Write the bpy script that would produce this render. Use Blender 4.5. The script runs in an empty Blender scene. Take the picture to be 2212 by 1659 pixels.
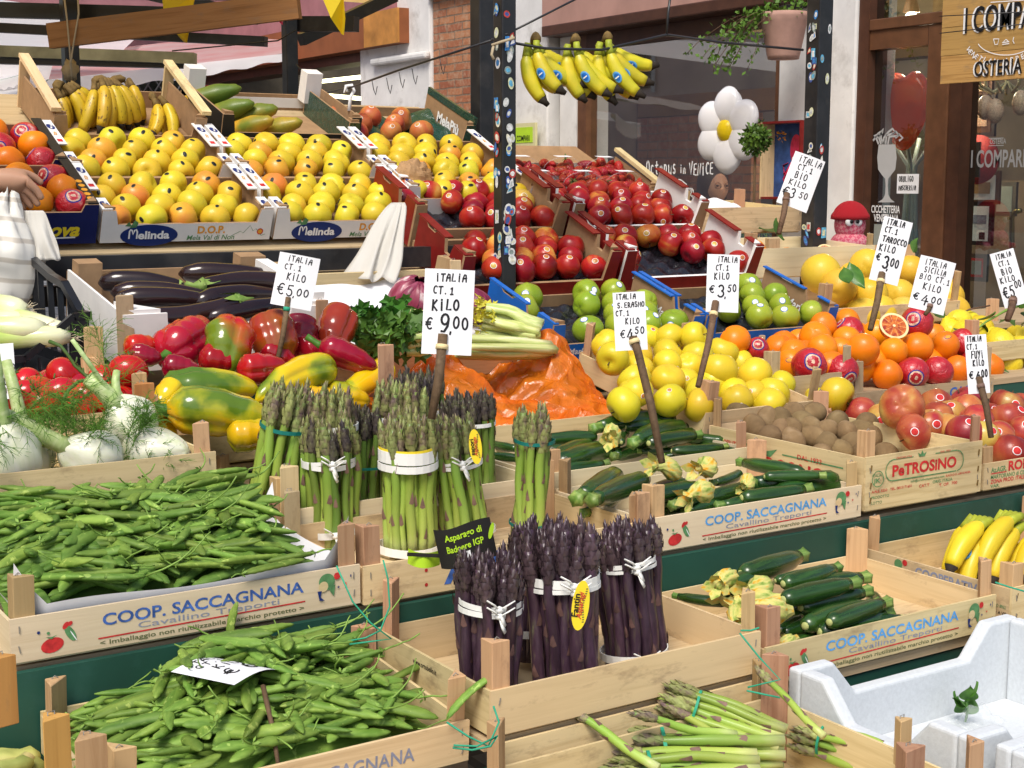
import bpy, math, random
import numpy as np
from mathutils import Vector, Matrix, Euler, Quaternion
random.seed(7); rng = np.random.default_rng(7)
SC = bpy.context.scene; COL = SC.collection; RAD = math.radians
# ---------------- camera ----------------
CH = 1.5; PITCH = RAD(8); YAW = RAD(33)
cd = bpy.data.cameras.new('camera'); cam = bpy.data.objects.new('camera', cd); COL.objects.link(cam)
cam.location = (0, 0, CH); cam.rotation_euler = (RAD(90) - PITCH, 0, -YAW)
cd.sensor_width = 36; cd.lens = 3130 / 2212 * 36; cd.clip_start = .05; cd.clip_end = 500
SC.camera = cam
# ---------------- sky, sun, exposure ----------------
SUN_EL, SUN_AZ = RAD(54), RAD(228)
wd = bpy.data.worlds.new('World'); SC.world = wd; wd.use_nodes = True
nt = wd.node_tree; sky = nt.nodes.new('ShaderNodeTexSky'); sky.sky_type = 'NISHITA'; sky.sun_disc = False
sky.sun_elevation = SUN_EL; sky.sun_rotation = SUN_AZ; sky.dust_density = 2.5; sky.air_density = 1.0; sky.ozone_density = .6
bg = nt.nodes['Background']; bg.inputs[1].default_value = .10; nt.links.new(sky.outputs[0], bg.inputs[0])
sd = bpy.data.lights.new('sun', 'SUN'); sd.energy = 2.2; sd.angle = RAD(24); sd.color = (1, .95, .87)
so = bpy.data.objects.new('sun', sd); COL.objects.link(so)
so.rotation_euler = Vector((math.sin(SUN_AZ) * math.cos(SUN_EL), math.cos(SUN_AZ) * math.cos(SUN_EL), math.sin(SUN_EL))).to_track_quat('Z', 'Y').to_euler()
SC.view_settings.view_transform = 'Standard'; SC.view_settings.look = 'None'; SC.view_settings.exposure = .62; SC.view_settings.gamma = 1
SC.render.engine = 'CYCLES'; SC.cycles.max_bounces = 8; SC.cycles.transparent_max_bounces = 16; SC.cycles.use_denoising = True
# ---------------- measuring: photograph position (2212 wide) to a point on a real plane ----------------
_cy, _sy, _cp, _sp = math.cos(YAW), math.sin(YAW), math.cos(PITCH), math.sin(PITCH)
_F = Vector((_sy * _cp, _cy * _cp, -_sp)); _R = Vector((_cy, -_sy, 0)); _U = Vector((_sy * _sp, _cy * _sp, _cp)); EYE = Vector((0, 0, CH))
def ray(u, v): return _F + _R * ((u - 1106) / 3130) + _U * ((829.5 - v) / 3130)
def atY(u, v, y): r = ray(u, v); return EYE + r * (y / r.y)
def atX(u, v, x): r = ray(u, v); return EYE + r * (x / r.x)
def atZ(u, v, z): r = ray(u, v); return EYE + r * ((z - CH) / r.z)
def atD(u, v, d): return EYE + ray(u, v) * d
# ---------------- mesh builder ----------------
class MB:
    def __init__(s): s.v = []; s.f = []; s.m = []; s.s = []
    def add(s, vs, fs, mi=0, sm=False):
        o = len(s.v); s.v.extend(tuple(p) for p in vs)
        for f in fs: s.f.append(tuple(i + o for i in f)); s.m.append(mi); s.s.append(sm)
        return s
    def box(s, x0, x1, y0, y1, z0, z1, mi=0):
        return s.add([(x0, y0, z0), (x1, y0, z0), (x1, y1, z0), (x0, y1, z0), (x0, y0, z1), (x1, y0, z1), (x1, y1, z1), (x0, y1, z1)],
                     [(0, 3, 2, 1), (4, 5, 6, 7), (0, 1, 5, 4), (1, 2, 6, 5), (2, 3, 7, 6), (3, 0, 4, 7)], mi)
    def beam(s, a, b, w, h, mi=0, up=(0, 0, 1)):
        a = Vector(a); b = Vector(b); d = (b - a).normalized(); r = d.cross(Vector(up)).normalized(); u = r.cross(d)
        q = [p + r * i * w / 2 + u * j * h / 2 for p in (a, b) for i, j in ((-1, -1), (1, -1), (1, 1), (-1, 1))]
        return s.add(q, [(3, 2, 1, 0), (4, 5, 6, 7), (0, 1, 5, 4), (1, 2, 6, 5), (2, 3, 7, 6), (3, 0, 4, 7)], mi)
    def prism(s, poly, a, b, mi=0, sm=False):   # poly of 3D points, swept by the vector from a to b
        n = len(poly); d = Vector(b) - Vector(a); p = [Vector(q) for q in poly]
        s.add(p + [q + d for q in p], [tuple(range(n - 1, -1, -1)), tuple(range(n, 2 * n))], mi)
        o = len(s.v) - 2 * n
        for i in range(n): s.f.append((o + i, o + (i + 1) % n, o + n + (i + 1) % n, o + n + i)); s.m.append(mi); s.s.append(sm)
        return s
    def tube(s, path, rad, n=8, mi=0, sq=1.0, cap=True, sm=True, up=None):
        P = [Vector(p) for p in path]; k = len(P); rad = rad if hasattr(rad, '__len__') else [rad] * k
        T = [(P[min(i + 1, k - 1)] - P[max(i - 1, 0)]).normalized() for i in range(k)]
        ref = Vector(up) if up else (Vector((0, 0, 1)) if abs(T[0].z) < .9 else Vector((1, 0, 0)))
        vs = []; N = (ref - T[0] * ref.dot(T[0])).normalized()
        for i in range(k):
            N = (N - T[i] * N.dot(T[i])); N = N.normalized() if N.length > 1e-6 else Vector((1, 0, 0)); B = T[i].cross(N)
            for j in range(n):
                a = 2 * math.pi * j / n; vs.append(P[i] + N * math.cos(a) * rad[i] * sq + B * math.sin(a) * rad[i])
        fs = [(i * n + j, i * n + (j + 1) % n, (i + 1) * n + (j + 1) % n, (i + 1) * n + j) for i in range(k - 1) for j in range(n)]
        if cap: fs += [tuple(range(n - 1, -1, -1)), tuple((k - 1) * n + j for j in range(n))]
        return s.add(vs, fs, mi, sm)
    def grid(s, fn, nu, nv, mi=0, sm=True):
        vs = [fn(i / nu, j / nv) for j in range(nv + 1) for i in range(nu + 1)]; w = nu + 1
        return s.add(vs, [(j * w + i, j * w + i + 1, (j + 1) * w + i + 1, (j + 1) * w + i) for j in range(nv) for i in range(nu)], mi, sm)
    def star(s, fn, nt=14, nph=20, mi=0, M=None):   # fn(theta, phi) -> point; poles at theta 0 and pi
        vs = [fn(math.pi * i / nt, 2 * math.pi * j / nph) for i in range(1, nt) for j in range(nph)]
        a = len(vs); vs += [fn(0, 0), fn(math.pi, 0)]
        if M: vs = [M @ Vector(p) for p in vs]
        fs = [(i * nph + j, (i + 1) * nph + j, (i + 1) * nph + (j + 1) % nph, i * nph + (j + 1) % nph) for i in range(nt - 2) for j in range(nph)]
        fs += [(a, j, (j + 1) % nph) for j in range(nph)] + [(a + 1, (nt - 2) * nph + (j + 1) % nph, (nt - 2) * nph + j) for j in range(nph)]
        return s.add(vs, fs, mi, True)
    def mesh(s, name, mats):
        me = bpy.data.meshes.new(name); me.from_pydata(s.v, [], s.f)
        for m in (mats if isinstance(mats, (list, tuple)) else [mats]): me.materials.append(m)
        me.polygons.foreach_set('material_index', s.m); me.polygons.foreach_set('use_smooth', s.s); me.update(); return me
    def build(s, name, mats, parent=None, loc=None, rot=None): return ob(name, s.mesh(name, mats), parent, loc, rot)
def ob(name, me, parent=None, loc=None, rot=None):
    o = bpy.data.objects.new(name, me); COL.objects.link(o)
    if parent is not None: o.parent = parent
    if loc is not None: o.location = loc
    if rot is not None:
        if isinstance(rot, Quaternion): o.rotation_mode = 'QUATERNION'; o.rotation_quaternion = rot
        else: o.rotation_euler = rot
    return o
def tag(o, label, cat, group=None, kind=None):
    if kind in ('structure',): o['kind'] = kind; return o
    o['label'] = label; o['category'] = cat
    if group: o['group'] = group
    if kind: o['kind'] = kind
    return o
def empty(name, label, cat, loc=(0, 0, 0), rot=(0, 0, 0), group=None):
    o = bpy.data.objects.new(name, None); COL.objects.link(o); o.location = loc; o.empty_display_size = .05
    if isinstance(rot, Quaternion): o.rotation_mode = 'QUATERNION'; o.rotation_quaternion = rot
    else: o.rotation_euler = rot
    return tag(o, label, cat, group)
def struct(o): o['kind'] = 'structure'; return o
def bevel(o, w=.002, seg=2): m = o.modifiers.new('bevel', 'BEVEL'); m.width = w; m.segments = seg; m.limit_method = 'ANGLE'; return o
def copy_tree(o, parent=None):
    c = o.copy(); COL.objects.link(c)
    if parent is not None: c.parent = parent
    for ch in o.children: copy_tree(ch, c)
    return c
ORD = ['', 'first', 'second', 'third', 'fourth', 'fifth', 'sixth', 'seventh', 'eighth', 'ninth', 'tenth', 'eleventh', 'twelfth', 'thirteenth', 'fourteenth']
U = random.uniform
# ---------------- materials ----------------
class NT:
    def __init__(s, name):
        s.mat = bpy.data.materials.new(name); s.mat.use_nodes = True; s.t = s.mat.node_tree; s.b = s.t.nodes['Principled BSDF']
    def n(s, ty, **kw):
        n = s.t.nodes.new('ShaderNode' + ty)
        for k, v in kw.items():
            if k.startswith('i_'): n.inputs[int(k[2:]) if k[2:].isdigit() else k[2:]].default_value = v
            else: setattr(n, k, v)
        return n
    def l(s, a, b): s.t.links.new(a, b)
    def coords(s, scale=(1, 1, 1), rand=True, what='Object'):
        tc = s.n('TexCoord'); mp = s.n('Mapping'); s.l(tc.outputs[what], mp.inputs[0]); mp.inputs['Scale'].default_value = scale
        if rand:
            oi = s.n('ObjectInfo'); m = s.n('Math', operation='MULTIPLY', i_1=37.0); s.l(oi.outputs['Random'], m.inputs[0]); s.l(m.outputs[0], mp.inputs['Location'])
        return mp.outputs[0]
    def noise(s, co, scale=5, detail=4, rough=.55, dist=0):
        n = s.n('TexNoise'); n.inputs['Scale'].default_value = scale; n.inputs['Detail'].default_value = detail; n.inputs['Roughness'].default_value = rough; n.inputs['Distortion'].default_value = dist
        s.l(co, n.inputs['Vector']); return n.outputs[0]
    def ramp(s, fac, stops, interp='LINEAR'):
        r = s.n('ValToRGB'); r.color_ramp.interpolation = interp; e = r.color_ramp.elements
        while len(e) < len(stops): e.new(.5)
        for k, (p, c) in enumerate(stops): e[k].position = p; e[k].color = (*c, 1) if len(c) == 3 else c
        s.l(fac, r.inputs[0]); return r.outputs[0]
    def mix(s, fac, a, b, mode='MIX'):
        m = s.n('MixRGB', blend_type=mode)
        for i, x in enumerate((fac, a, b)):
            if hasattr(x, 'is_output'): s.l(x, m.inputs[i])
            else: m.inputs[i].default_value = x if i == 0 else (*x, 1)
        return m.outputs[0]
    def math(s, op, a, b=0.0, clamp=False):
        m = s.n('Math', operation=op, use_clamp=clamp)
        for i, x in enumerate((a, b)):
            if hasattr(x, 'is_output'): s.l(x, m.inputs[i])
            else: m.inputs[i].default_value = x
        return m.outputs[0]
    def vary(s, col, h=.01, v=.12):
        oi = s.n('ObjectInfo'); hs = s.n('HueSaturation'); s.l(col, hs.inputs['Color'])
        s.l(s.math('ADD', s.math('MULTIPLY', oi.outputs['Random'], 2 * h), .5 - h), hs.inputs['Hue'])
        x = s.math('FRACT', s.math('MULTIPLY', oi.outputs['Random'], 7.31)); s.l(s.math('ADD', s.math('MULTIPLY', x, 2 * v), 1 - v), hs.inputs['Value']); return hs.outputs[0]
    def bump(s, h, strength=.3, dist=.002):
        b = s.n('Bump'); b.inputs['Strength'].default_value = strength; b.inputs['Distance'].default_value = dist; s.l(h, b.inputs['Height']); s.l(b.outputs[0], s.b.inputs['Normal'])
    def fin(s, col, rough=.5, coat=0, spec=.5, sss=0, trans=0):
        if hasattr(col, 'is_output'): s.l(col, s.b.inputs['Base Color'])
        else: s.b.inputs['Base Color'].default_value = (*col, 1)
        if hasattr(rough, 'is_output'): s.l(rough, s.b.inputs['Roughness'])
        else: s.b.inputs['Roughness'].default_value = rough
        s.b.inputs['Coat Weight'].default_value = coat; s.b.inputs['Coat Roughness'].default_value = .12; s.b.inputs['Specular IOR Level'].default_value = spec
        if sss: s.b.inputs['Subsurface Weight'].default_value = sss; s.b.inputs['Subsurface Radius'].default_value = (.01, .006, .003); s.b.inputs['Subsurface Scale'].default_value = .5
        return s.mat
def plain(name, c, rough=.6, var=.08, scale=20, bump=0, coat=0, spec=.3, dirt=None):
    s = NT(name); co = s.coords(); n = s.noise(co, scale, 5)
    col = s.ramp(n, [(.3, tuple(x * (1 - var) for x in c)), (.7, tuple(min(1, x * (1 + var)) for x in c))])
    if dirt: col = s.mix(s.ramp(s.noise(co, dirt[1], 6, .65), [(.55, (0, 0, 0)), (.75, (.8, .8, .8))]), col, dirt[0])
    if bump: s.bump(n, bump, .002)
    return s.fin(col, rough, coat, spec)
def wood(name, c1, c2, axis=0, knots=True, rough=.75, stain=(.25, .16, .09), h=.012, v=.13):
    s = NT(name); sc = [55, 55, 55]; sc[axis] = 2.2; co = s.coords(tuple(sc)); sc2 = [5, 5, 5]; sc2[axis] = 2.0; co2 = s.coords(tuple(sc2))
    g = s.noise(co, 1.6, 6, .6, .6); col = s.ramp(g, [(.34, c2), (.52, c1), (.70, tuple(min(.95, x * 1.06) for x in c1))])
    col = s.mix(s.ramp(s.noise(co2, 1.0, 3), [(.3, (0, 0, 0)), (.72, (.85, .85, .85))]), col, tuple(a * .72 + b * .12 for a, b in zip(c1, c2)))
    if knots: col = s.mix(s.ramp(s.noise(co2, 5, 6, .7), [(.55, (0, 0, 0)), (.70, (.6, .6, .6))]), col, stain)
    s.bump(g, .25, .0015); return s.fin(s.vary(col, h, v), rough, 0, .25)
def fruit(name, stops, scale=25, stretch=(1, 1, 1), rough=.4, coat=.15, bump=None, h=.01, v=.1, speck=None, streak=None, sss=.1, low=.5):
    s = NT(name); co = s.coords(stretch); a = s.noise(co, scale, 4, .5, .3); lo = s.noise(s.coords(), scale * .35, 2)
    f = s.math('ADD', s.math('MULTIPLY', a, 1 - low), s.math('MULTIPLY', lo, low))
    oi = s.n('ObjectInfo'); f = s.math('ADD', f, s.math('MULTIPLY', s.math('SUBTRACT', s.math('FRACT', s.math('MULTIPLY', oi.outputs['Random'], 13.7)), .5), .12))
    col = s.vary(s.ramp(f, stops), h, v)
    if speck: col = s.mix(s.ramp(s.noise(s.coords(), speck[1], 2), [(speck[2], (0, 0, 0)), (speck[2] + .06, (.8, .8, .8))]), col, speck[0])
    if bump: s.bump(s.noise(s.coords(), bump[0], 3), bump[1], bump[2] if len(bump) > 2 else .001)
    return s.fin(col, rough, coat, .32, sss)
def emit(name, c, st): s = NT(name); s.b.inputs['Emission Color'].default_value = (*c, 1); s.b.inputs['Emission Strength'].default_value = st; return s.fin(c)
def film(name, c, alpha, rough=.1, trl=0, wr=None):
    s = NT(name); s.b.inputs['Alpha'].default_value = alpha
    if wr: s.bump(s.noise(s.coords((1, 1, 1)), wr[0], 4, .6, 1.2), wr[1], .01)
    return s.fin(c, rough, .3, .6)
def glass(name, tint=(.9, .95, .95), refl=.16):
    s = NT(name); out = s.t.nodes['Material Output']; tr = s.n('BsdfTransparent'); tr.inputs[0].default_value = (*tint, 1); gl = s.n('BsdfGlossy'); gl.inputs['Roughness'].default_value = .02
    fr = s.n('Fresnel'); fr.inputs[0].default_value = 1.5; ge = s.n('NewGeometry'); f = s.math('MULTIPLY', s.math('ADD', s.math('MULTIPLY', fr.outputs[0], 1.3), refl, True), s.math('SUBTRACT', 1.0, ge.outputs['Backfacing']))
    m = s.n('MixShader'); s.l(f, m.inputs[0]); s.l(tr.outputs[0], m.inputs[1]); s.l(gl.outputs[0], m.inputs[2]); s.l(m.outputs[0], out.inputs[0]); return s.mat
P1, P2 = (.73, .56, .31), (.58, .42, .21)
M = {}
for i, ax in enumerate('xyz'):
    M['pine_' + ax] = wood('pale_poplar_' + ax, P1, P2, i); M['post_' + ax] = wood('beech_' + ax, (.54, .34, .18), (.38, .21, .10), i, True, .8, (.2, .11, .06), .02, .22)
    M['white_' + ax] = wood('white_poplar_' + ax, (.78, .65, .43), (.67, .53, .32), i, False); M['grey_' + ax] = wood('grey_poplar_' + ax, (.52, .38, .23), (.38, .26, .14), i)
    M['brown_' + ax] = wood('brown_plank_' + ax, (.40, .20, .07), (.22, .10, .03), i)
M['white_card'] = plain('white_cardboard', (.78, .76, .73), .7, .04); M['brown_card'] = plain('brown_cardboard', (.34, .21, .11), .85, .12, 40, .1)
M['kraft'] = plain('kraft_paper', (.42, .25, .12), .8, .15, 30, .2); M['navy'] = plain('navy_card', (.012, .018, .10), .45, .1)
M['redcard'] = plain('dark_red_card', (.20, .012, .010), .45, .2); M['bluecard'] = plain('blue_card', (.012, .13, .50), .45, .12); M['blackcard'] = plain('black_card', (.02, .018, .016), .5, .2)
M['blackplast'] = plain('black_plastic', (.012, .013, .016), .3, .2); M['paper'] = plain('white_paper', (.80, .80, .82), .7, .03); M['ink'] = plain('black_ink', (.008, .008, .01), .5, .1)
M['steel'] = plain('black_painted_steel', (.018, .018, .02), .35, .3, 15, .05, 0, .5, ((.06, .055, .05), 6)); M['greenpanel'] = plain('green_panel', (.013, .066, .045), .55, .22, 5, .15, 0, .4, ((.03, .10, .08), 9))
M['white'] = plain('white_plastic', (.8, .8, .8), .4, .03); M['foam'] = plain('white_polystyrene', (.60, .63, .65), .8, .06, 160, .25); M['twine'] = plain('green_twine', (.03, .33, .19), .6, .2)
M['raffia'] = plain('white_raffia', (.82, .82, .78), .6, .05); M['teal'] = plain('teal_rubber', (.01, .17, .14), .5, .1); M['stickwood'] = wood('stick_wood', (.15, .09, .05), (.07, .04, .022), 2, True)
M['stapl'] = plain('steel_staple', (.25, .23, .2), .4); M['blueink'] = plain('blue_print', (.05, .12, .38), .7, .5, 90); M['skyink'] = plain('light_blue_print', (.10, .34, .68), .7, .3, 90)
M['redink'] = plain('red_print', (.55, .03, .03), .7, .3, 90); M['greenink'] = plain('green_print', (.10, .25, .10), .7, .3, 90); M['greyink'] = plain('grey_blue_print', (.25, .27, .36), .7, .2, 90); M['oliveink'] = plain('olive_print', (.12, .13, .05), .7, .2, 90)
M['orangeink'] = plain('orange_print', (.75, .33, .03), .6, .1); M['yellowink'] = plain('yellow_print', (.85, .65, .03), .5, .06); M['whiteink'] = plain('white_print', (.85, .85, .85), .6, .03)
M['navyink'] = plain('navy_print', (.010, .03, .16), .5, .1); M['limeink'] = plain('lime_print', (.45, .70, .03), .5, .1)
# ---------------- produce: meshes ----------------
def sph(th, ph, r, sx=1, sy=1, sz=1): return Vector((math.sin(th) * math.cos(ph) * r * sx, math.sin(th) * math.sin(ph) * r * sy, math.cos(th) * r * sz))
def f_apple(R, seed, tall=.9):
    q = random.Random(seed); lean = q.uniform(-.07, .07); ph0 = q.uniform(0, 6); am = q.uniform(.012, .03); tp = q.uniform(.03, .12)
    def fn(th, ph):
        r = 1 - .34 * math.exp(-(th / .36) ** 2) - .20 * math.exp(-((math.pi - th) / .42) ** 2); r *= 1 + am * math.cos(5 * (ph + ph0)) * (1 - math.cos(th)) / 2 + .02 * math.cos(2 * ph + ph0)
        p = sph(th, ph, r * R, 1 - tp * (1 - math.cos(th)) / 2, 1 - tp * (1 - math.cos(th)) / 2, tall); p.x += lean * p.z; return p
    return fn
def f_orange(R, seed, tall=.97, nip=0, dip=.05):
    q = random.Random(seed); a = q.uniform(-.03, .03); b = q.uniform(0, 6)
    def fn(th, ph):
        r = 1 - dip * math.exp(-(th / .22) ** 2) + nip * math.exp(-((math.pi - th) / .35) ** 2) + nip * .6 * math.exp(-(th / .3) ** 2)
        r *= 1 + .02 * math.cos(2 * ph + b) + a * math.cos(3 * ph + 2 * th + b) + (.02 * math.cos(5 * th + 3 * ph + b) if nip else 0)
        return sph(th, ph, r * R, 1, 1, tall)
    return fn
def f_tomato(R, seed):
    q = random.Random(seed); b = q.uniform(0, 6)
    return lambda th, ph: sph(th, ph, R * (1 - .16 * math.exp(-(th / .4) ** 2) - .04 * math.exp(-((math.pi - th) / .3) ** 2) + .015 * math.cos(5 * ph + b) * math.sin(th)), 1, 1, .86)
def f_kiwi(R, seed):
    q = random.Random(seed); b = q.uniform(0, 6); e = q.uniform(.0, .06)
    return lambda th, ph: sph(th, ph, R * (1 + .012 * math.cos(3 * ph + b) + (.05 * math.exp(-((math.pi - th) / .2) ** 2))), 1, .93 + e, 1.28)
def f_berry(R, seed):
    q = random.Random(seed); b = q.uniform(0, 6); w = q.uniform(.0, .12)
    return lambda th, ph: sph(th, ph, R * (1 + .04 * math.cos(2 * ph + b)), .70 + .30 * math.cos(th) + w * .5, .70 + .30 * math.cos(th), 1.25)
def patch(fn, a, b, th0, inner, outer, R):
    mb = MB(); n = 14; vs = [fn(th0, -math.pi / 2) * 1.012]
    for rho in (.84, 1.0):
        for j in range(n):
            al = 2 * math.pi * j / n; th = th0 + rho * math.sin(al) * b / R; vs.append(fn(th, -math.pi / 2 + rho * math.cos(al) * a / R / max(.3, math.sin(th))) * (1.012 if rho < .95 else 1.004))
    mb.add(vs, [(0, 1 + j, 1 + (j + 1) % n) for j in range(n)], 0, True)
    mb.f += [(1 + j, 1 + n + j, 1 + n + (j + 1) % n, 1 + (j + 1) % n) for j in range(n)]; mb.m += [1] * n; mb.s += [True] * n
    return mb.mesh('sticker', [inner, outer])
class Kind:
    def __init__(s, name, cat, R, maker, mats, stick=None, stem=0, nt=14, nph=20, nv=4, stemmat=None, calyx=None):
        s.name, s.cat, s.R, s.v, s.mats = name, cat, R, [], mats if isinstance(mats, list) else [mats]
        for k in range(nv):
            fn = maker(R, hash_s(name) + k); me = MB().star(fn, nt, nph).mesh(name, s.mats[k % len(s.mats)])
            st = patch(fn, stick[0], stick[1], stick[4] if len(stick) > 4 else 1.35, stick[2], stick[3], R) if stick else None
            sm = None
            if stem:
                z = fn(0, 0).z; sm = MB().tube([(0, 0, z - .001), (.001, .001, z + stem * .5), (.003, .002, z + stem)], [.0016, .0013, .0019], 6).mesh('stem', stemmat or M['stem'])
            if calyx:
                z = fn(.2, 0).z; mb = MB()
                for j in range(calyx[0]):
                    a = 2 * math.pi * j / calyx[0]; L = calyx[1]; d = Vector((math.cos(a), math.sin(a), 0)); t = Vector((-d.y, d.x, 0))
                    mb.add([d * .001 + Vector((0, 0, z)), d * L * .5 + t * L * .16 + Vector((0, 0, z + .0025)), d * L + Vector((0, 0, z + U(-.001, .006))), d * L * .5 - t * L * .16 + Vector((0, 0, z + .0025))], [(0, 1, 2, 3)])
                mb.tube([(0, 0, z), (.002, 0, z + .006), (.005, .002, z + .012)], [.0022, .0017, .0015], 6); sm = mb.mesh('calyx', M['calyx'])
            s.v.append((me, st, sm))
    def put(s, loc, label, group=None, face=None, spin=None, sticker=True, stem=True, scale=1.0, rot=None, v=None):
        me, st, sm = s.v[random.randrange(len(s.v)) if v is None else v]
        if rot is not None: q = rot
        elif face is not None:
            q = (Vector(face) if random.random() < .72 else Vector((U(-1, 1), U(-1, .3), U(-.6, .6)))).normalized().rotation_difference(Vector((0, -1, 0))).inverted(); q = q @ Quaternion((0, -1, 0), U(-math.pi, math.pi) if spin is None else spin)
        else: q = Euler((U(-3, 3), U(-3, 3), U(-3, 3))).to_quaternion()
        o = ob(s.name, me, None, loc, q); o.scale = (scale,) * 3; tag(o, label, s.cat, group)
        if st and sticker: ob('sticker', st, o)
        if sm and stem: ob('calyx' if sm.name.startswith('calyx') else 'stem', sm, o)
        return o
def hash_s(t): return sum((i + 1) * ord(c) for i, c in enumerate(t))
M['stem'] = plain('fruit_stem', (.09, .06, .03), .7); M['calyx'] = plain('calyx_green', (.07, .14, .03), .6, .3)
M['yap'] = fruit('golden_apple_skin', [(.30, (.50, .46, .03)), (.46, (.66, .50, .025)), (.62, (.71, .49, .03)), (.74, (.72, .34, .04))], 14, (1, 1, .7), .38, .12, None, .012, .1, ((.30, .20, .04), 420, .70))
M['yap2'] = fruit('blushed_golden_skin', [(.32, (.66, .48, .03)), (.48, (.70, .36, .03)), (.64, (.68, .20, .04))], 14, (1, 1, .7), .38, .12, None, .01, .08, ((.35, .22, .05), 420, .70))
M['gap'] = fruit('green_apple_skin', [(.35, (.20, .30, .014)), (.6, (.32, .40, .03)), (.7, (.44, .46, .09))], 20, (1, 1, .8), .30, .25, None, .012, .1, ((.55, .62, .25), 380, .69))
M['lap'] = fruit('yellow_green_apple_skin', [(.3, (.56, .46, .02)), (.5, (.68, .53, .022)), (.66, (.72, .48, .03)), (.74, (.72, .34, .06))], 14, (1, 1, .8), .36, .15, None, .012, .1, ((.34, .25, .05), 420, .72))
M['rap'] = fruit('red_apple_skin', [(.34, (.17, .004, .007)), (.50, (.32, .007, .010)), (.61, (.44, .03, .014)), (.70, (.62, .28, .05))], 22, (1, 1, .22), .34, .12, None, .006, .12, ((.6, .35, .12), 300, .73), low=.45)
M['rap2'] = fruit('streaked_apple_skin', [(.34, (.26, .006, .010)), (.48, (.42, .022, .014)), (.56, (.58, .18, .03)), (.66, (.70, .46, .08))], 22, (1, 1, .22), .34, .12, None, .006, .12, ((.5, .3, .1), 300, .73), low=.45)
M['fuji'] = fruit('pink_apple_skin', [(.34, (.20, .010, .014)), (.47, (.34, .035, .026)), (.58, (.46, .13, .045)), (.68, (.56, .36, .10))], 26, (1, 1, .16), .34, .18, None, .014, .14, ((.62, .42, .2), 300, .70), low=.4)
M['fuji2'] = fruit('yellow_pink_apple_skin', [(.34, (.38, .04, .03)), (.48, (.50, .20, .05)), (.6, (.58, .38, .08))], 26, (1, 1, .16), .34, .18, None, .014, .12, None, low=.4)
M['mpiu'] = fruit('orange_red_apple_skin', [(.34, (.32, .035, .02)), (.5, (.52, .13, .04)), (.66, (.56, .30, .06))], 18, (1, 1, .4), .4, .1, None, .01, .1)
M['org'] = fruit('orange_skin', [(.3, (.74, .17, .003)), (.6, (.86, .25, .004)), (.75, (.84, .32, .012))], 10, (1, 1, 1), .36, .15, (420, .35, .0012), .01, .07)
M['pom'] = fruit('grapefruit_skin', [(.3, (.66, .40, .02)), (.55, (.74, .47, .04)), (.7, (.70, .50, .10))], 10, (1, 1, 1), .45, .1, (330, .4, .0014), .01, .07, ((.30, .19, .05), 60, .72))
M['lem'] = fruit('lemon_skin', [(.3, (.66, .50, .012)), (.6, (.74, .60, .03)), (.75, (.62, .56, .06))], 12, (1, 1, 1), .42, .12, (110, .6, .004), .01, .06, ((.34, .25, .05), 70, .74))
M['tom'] = fruit('tomato_skin', [(.3, (.40, .008, .006)), (.6, (.56, .025, .010)), (.75, (.62, .09, .02))], 8, (1, 1, 1), .2, .4, None, .008, .1, ((.7, .3, .15), 500, .72))
M['kiw'] = fruit('kiwi_skin', [(.35, (.17, .105, .048)), (.6, (.27, .18, .085)), (.75, (.38, .27, .15))], 40, (1, 1, 1), .85, 0, (700, .9, .002), .008, .15, sss=0)
M['str'] = fruit('strawberry_skin', [(.35, (.26, .005, .007)), (.65, (.42, .012, .010))], 20, (1, 1, 1), .38, .1, (260, 1.0, .004), .01, .2, ((.62, .36, .10), 330, .62))
M['bla'] = M['ink']
K = {}
K['mel'] = Kind('yellow_apple', 'apple', .0405, f_apple, [M['yap'], M['yap'], M['yap2'], M['yap'], M['yap'], M['yap']], (.0052, .0095, M['ink'], M['oliveink']), 0, nv=6)
K['mel_s'] = Kind('yellow_apple', 'apple', .0385, f_apple, [M['yap'], M['yap']], None, .016, nv=2)
K['gap'] = Kind('green_apple', 'apple', .0385, f_apple, M['gap'], (.0095, .0095, M['whiteink'], M['bluecard']), .010, nv=3)
K['lap'] = Kind('yellow_apple', 'apple', .042, f_apple, M['lap'], (.0062, .0062, M['fuji2'], M['whiteink']), .010, nv=4)
K['rap'] = Kind('red_apple', 'apple', .0385, f_apple, [M['rap'], M['rap'], M['rap2'], M['rap'], M['rap']], (.009, .009, M['fuji2'], M['whiteink']), .012, nv=5)
K['fuj'] = Kind('pink_apple', 'apple', .043, f_apple, [M['fuji'], M['fuji'], M['fuji2']], (.010, .010, M['redink'], M['whiteink']), .012, nv=3)
K['mpi'] = Kind('orange_red_apple', 'apple', .0385, f_apple, M['mpiu'], (.0085, .0085, M['fuji2'], M['whiteink']), .01, nv=3)
K['org'] = Kind('orange', 'orange', .040, f_orange, M['org'], (.006, .010, M['orangeink'], M['navyink']), nv=3, nt=20, nph=28)
K['pom'] = Kind('grapefruit', 'grapefruit', .052, f_orange, M['pom'], nv=3, nt=20, nph=28)
K['lem'] = Kind('lemon', 'lemon', .040, lambda R, s: f_orange(R, s, 1.12, .22, .0), M['lem'], nv=3, nt=20, nph=28)
K['tom'] = Kind('tomato', 'tomato', .035, f_tomato, M['tom'], nv=3, calyx=(6, .020), nt=16, nph=24)
K['kiw'] = Kind('kiwi', 'kiwi', .0265, f_kiwi, M['kiw'], nv=3, nt=18, nph=22, calyx=None)
K['str'] = Kind('strawberry', 'strawberry', .0165, f_berry, M['str'], nv=4, nt=10, nph=14, calyx=(6, .012))
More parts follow.
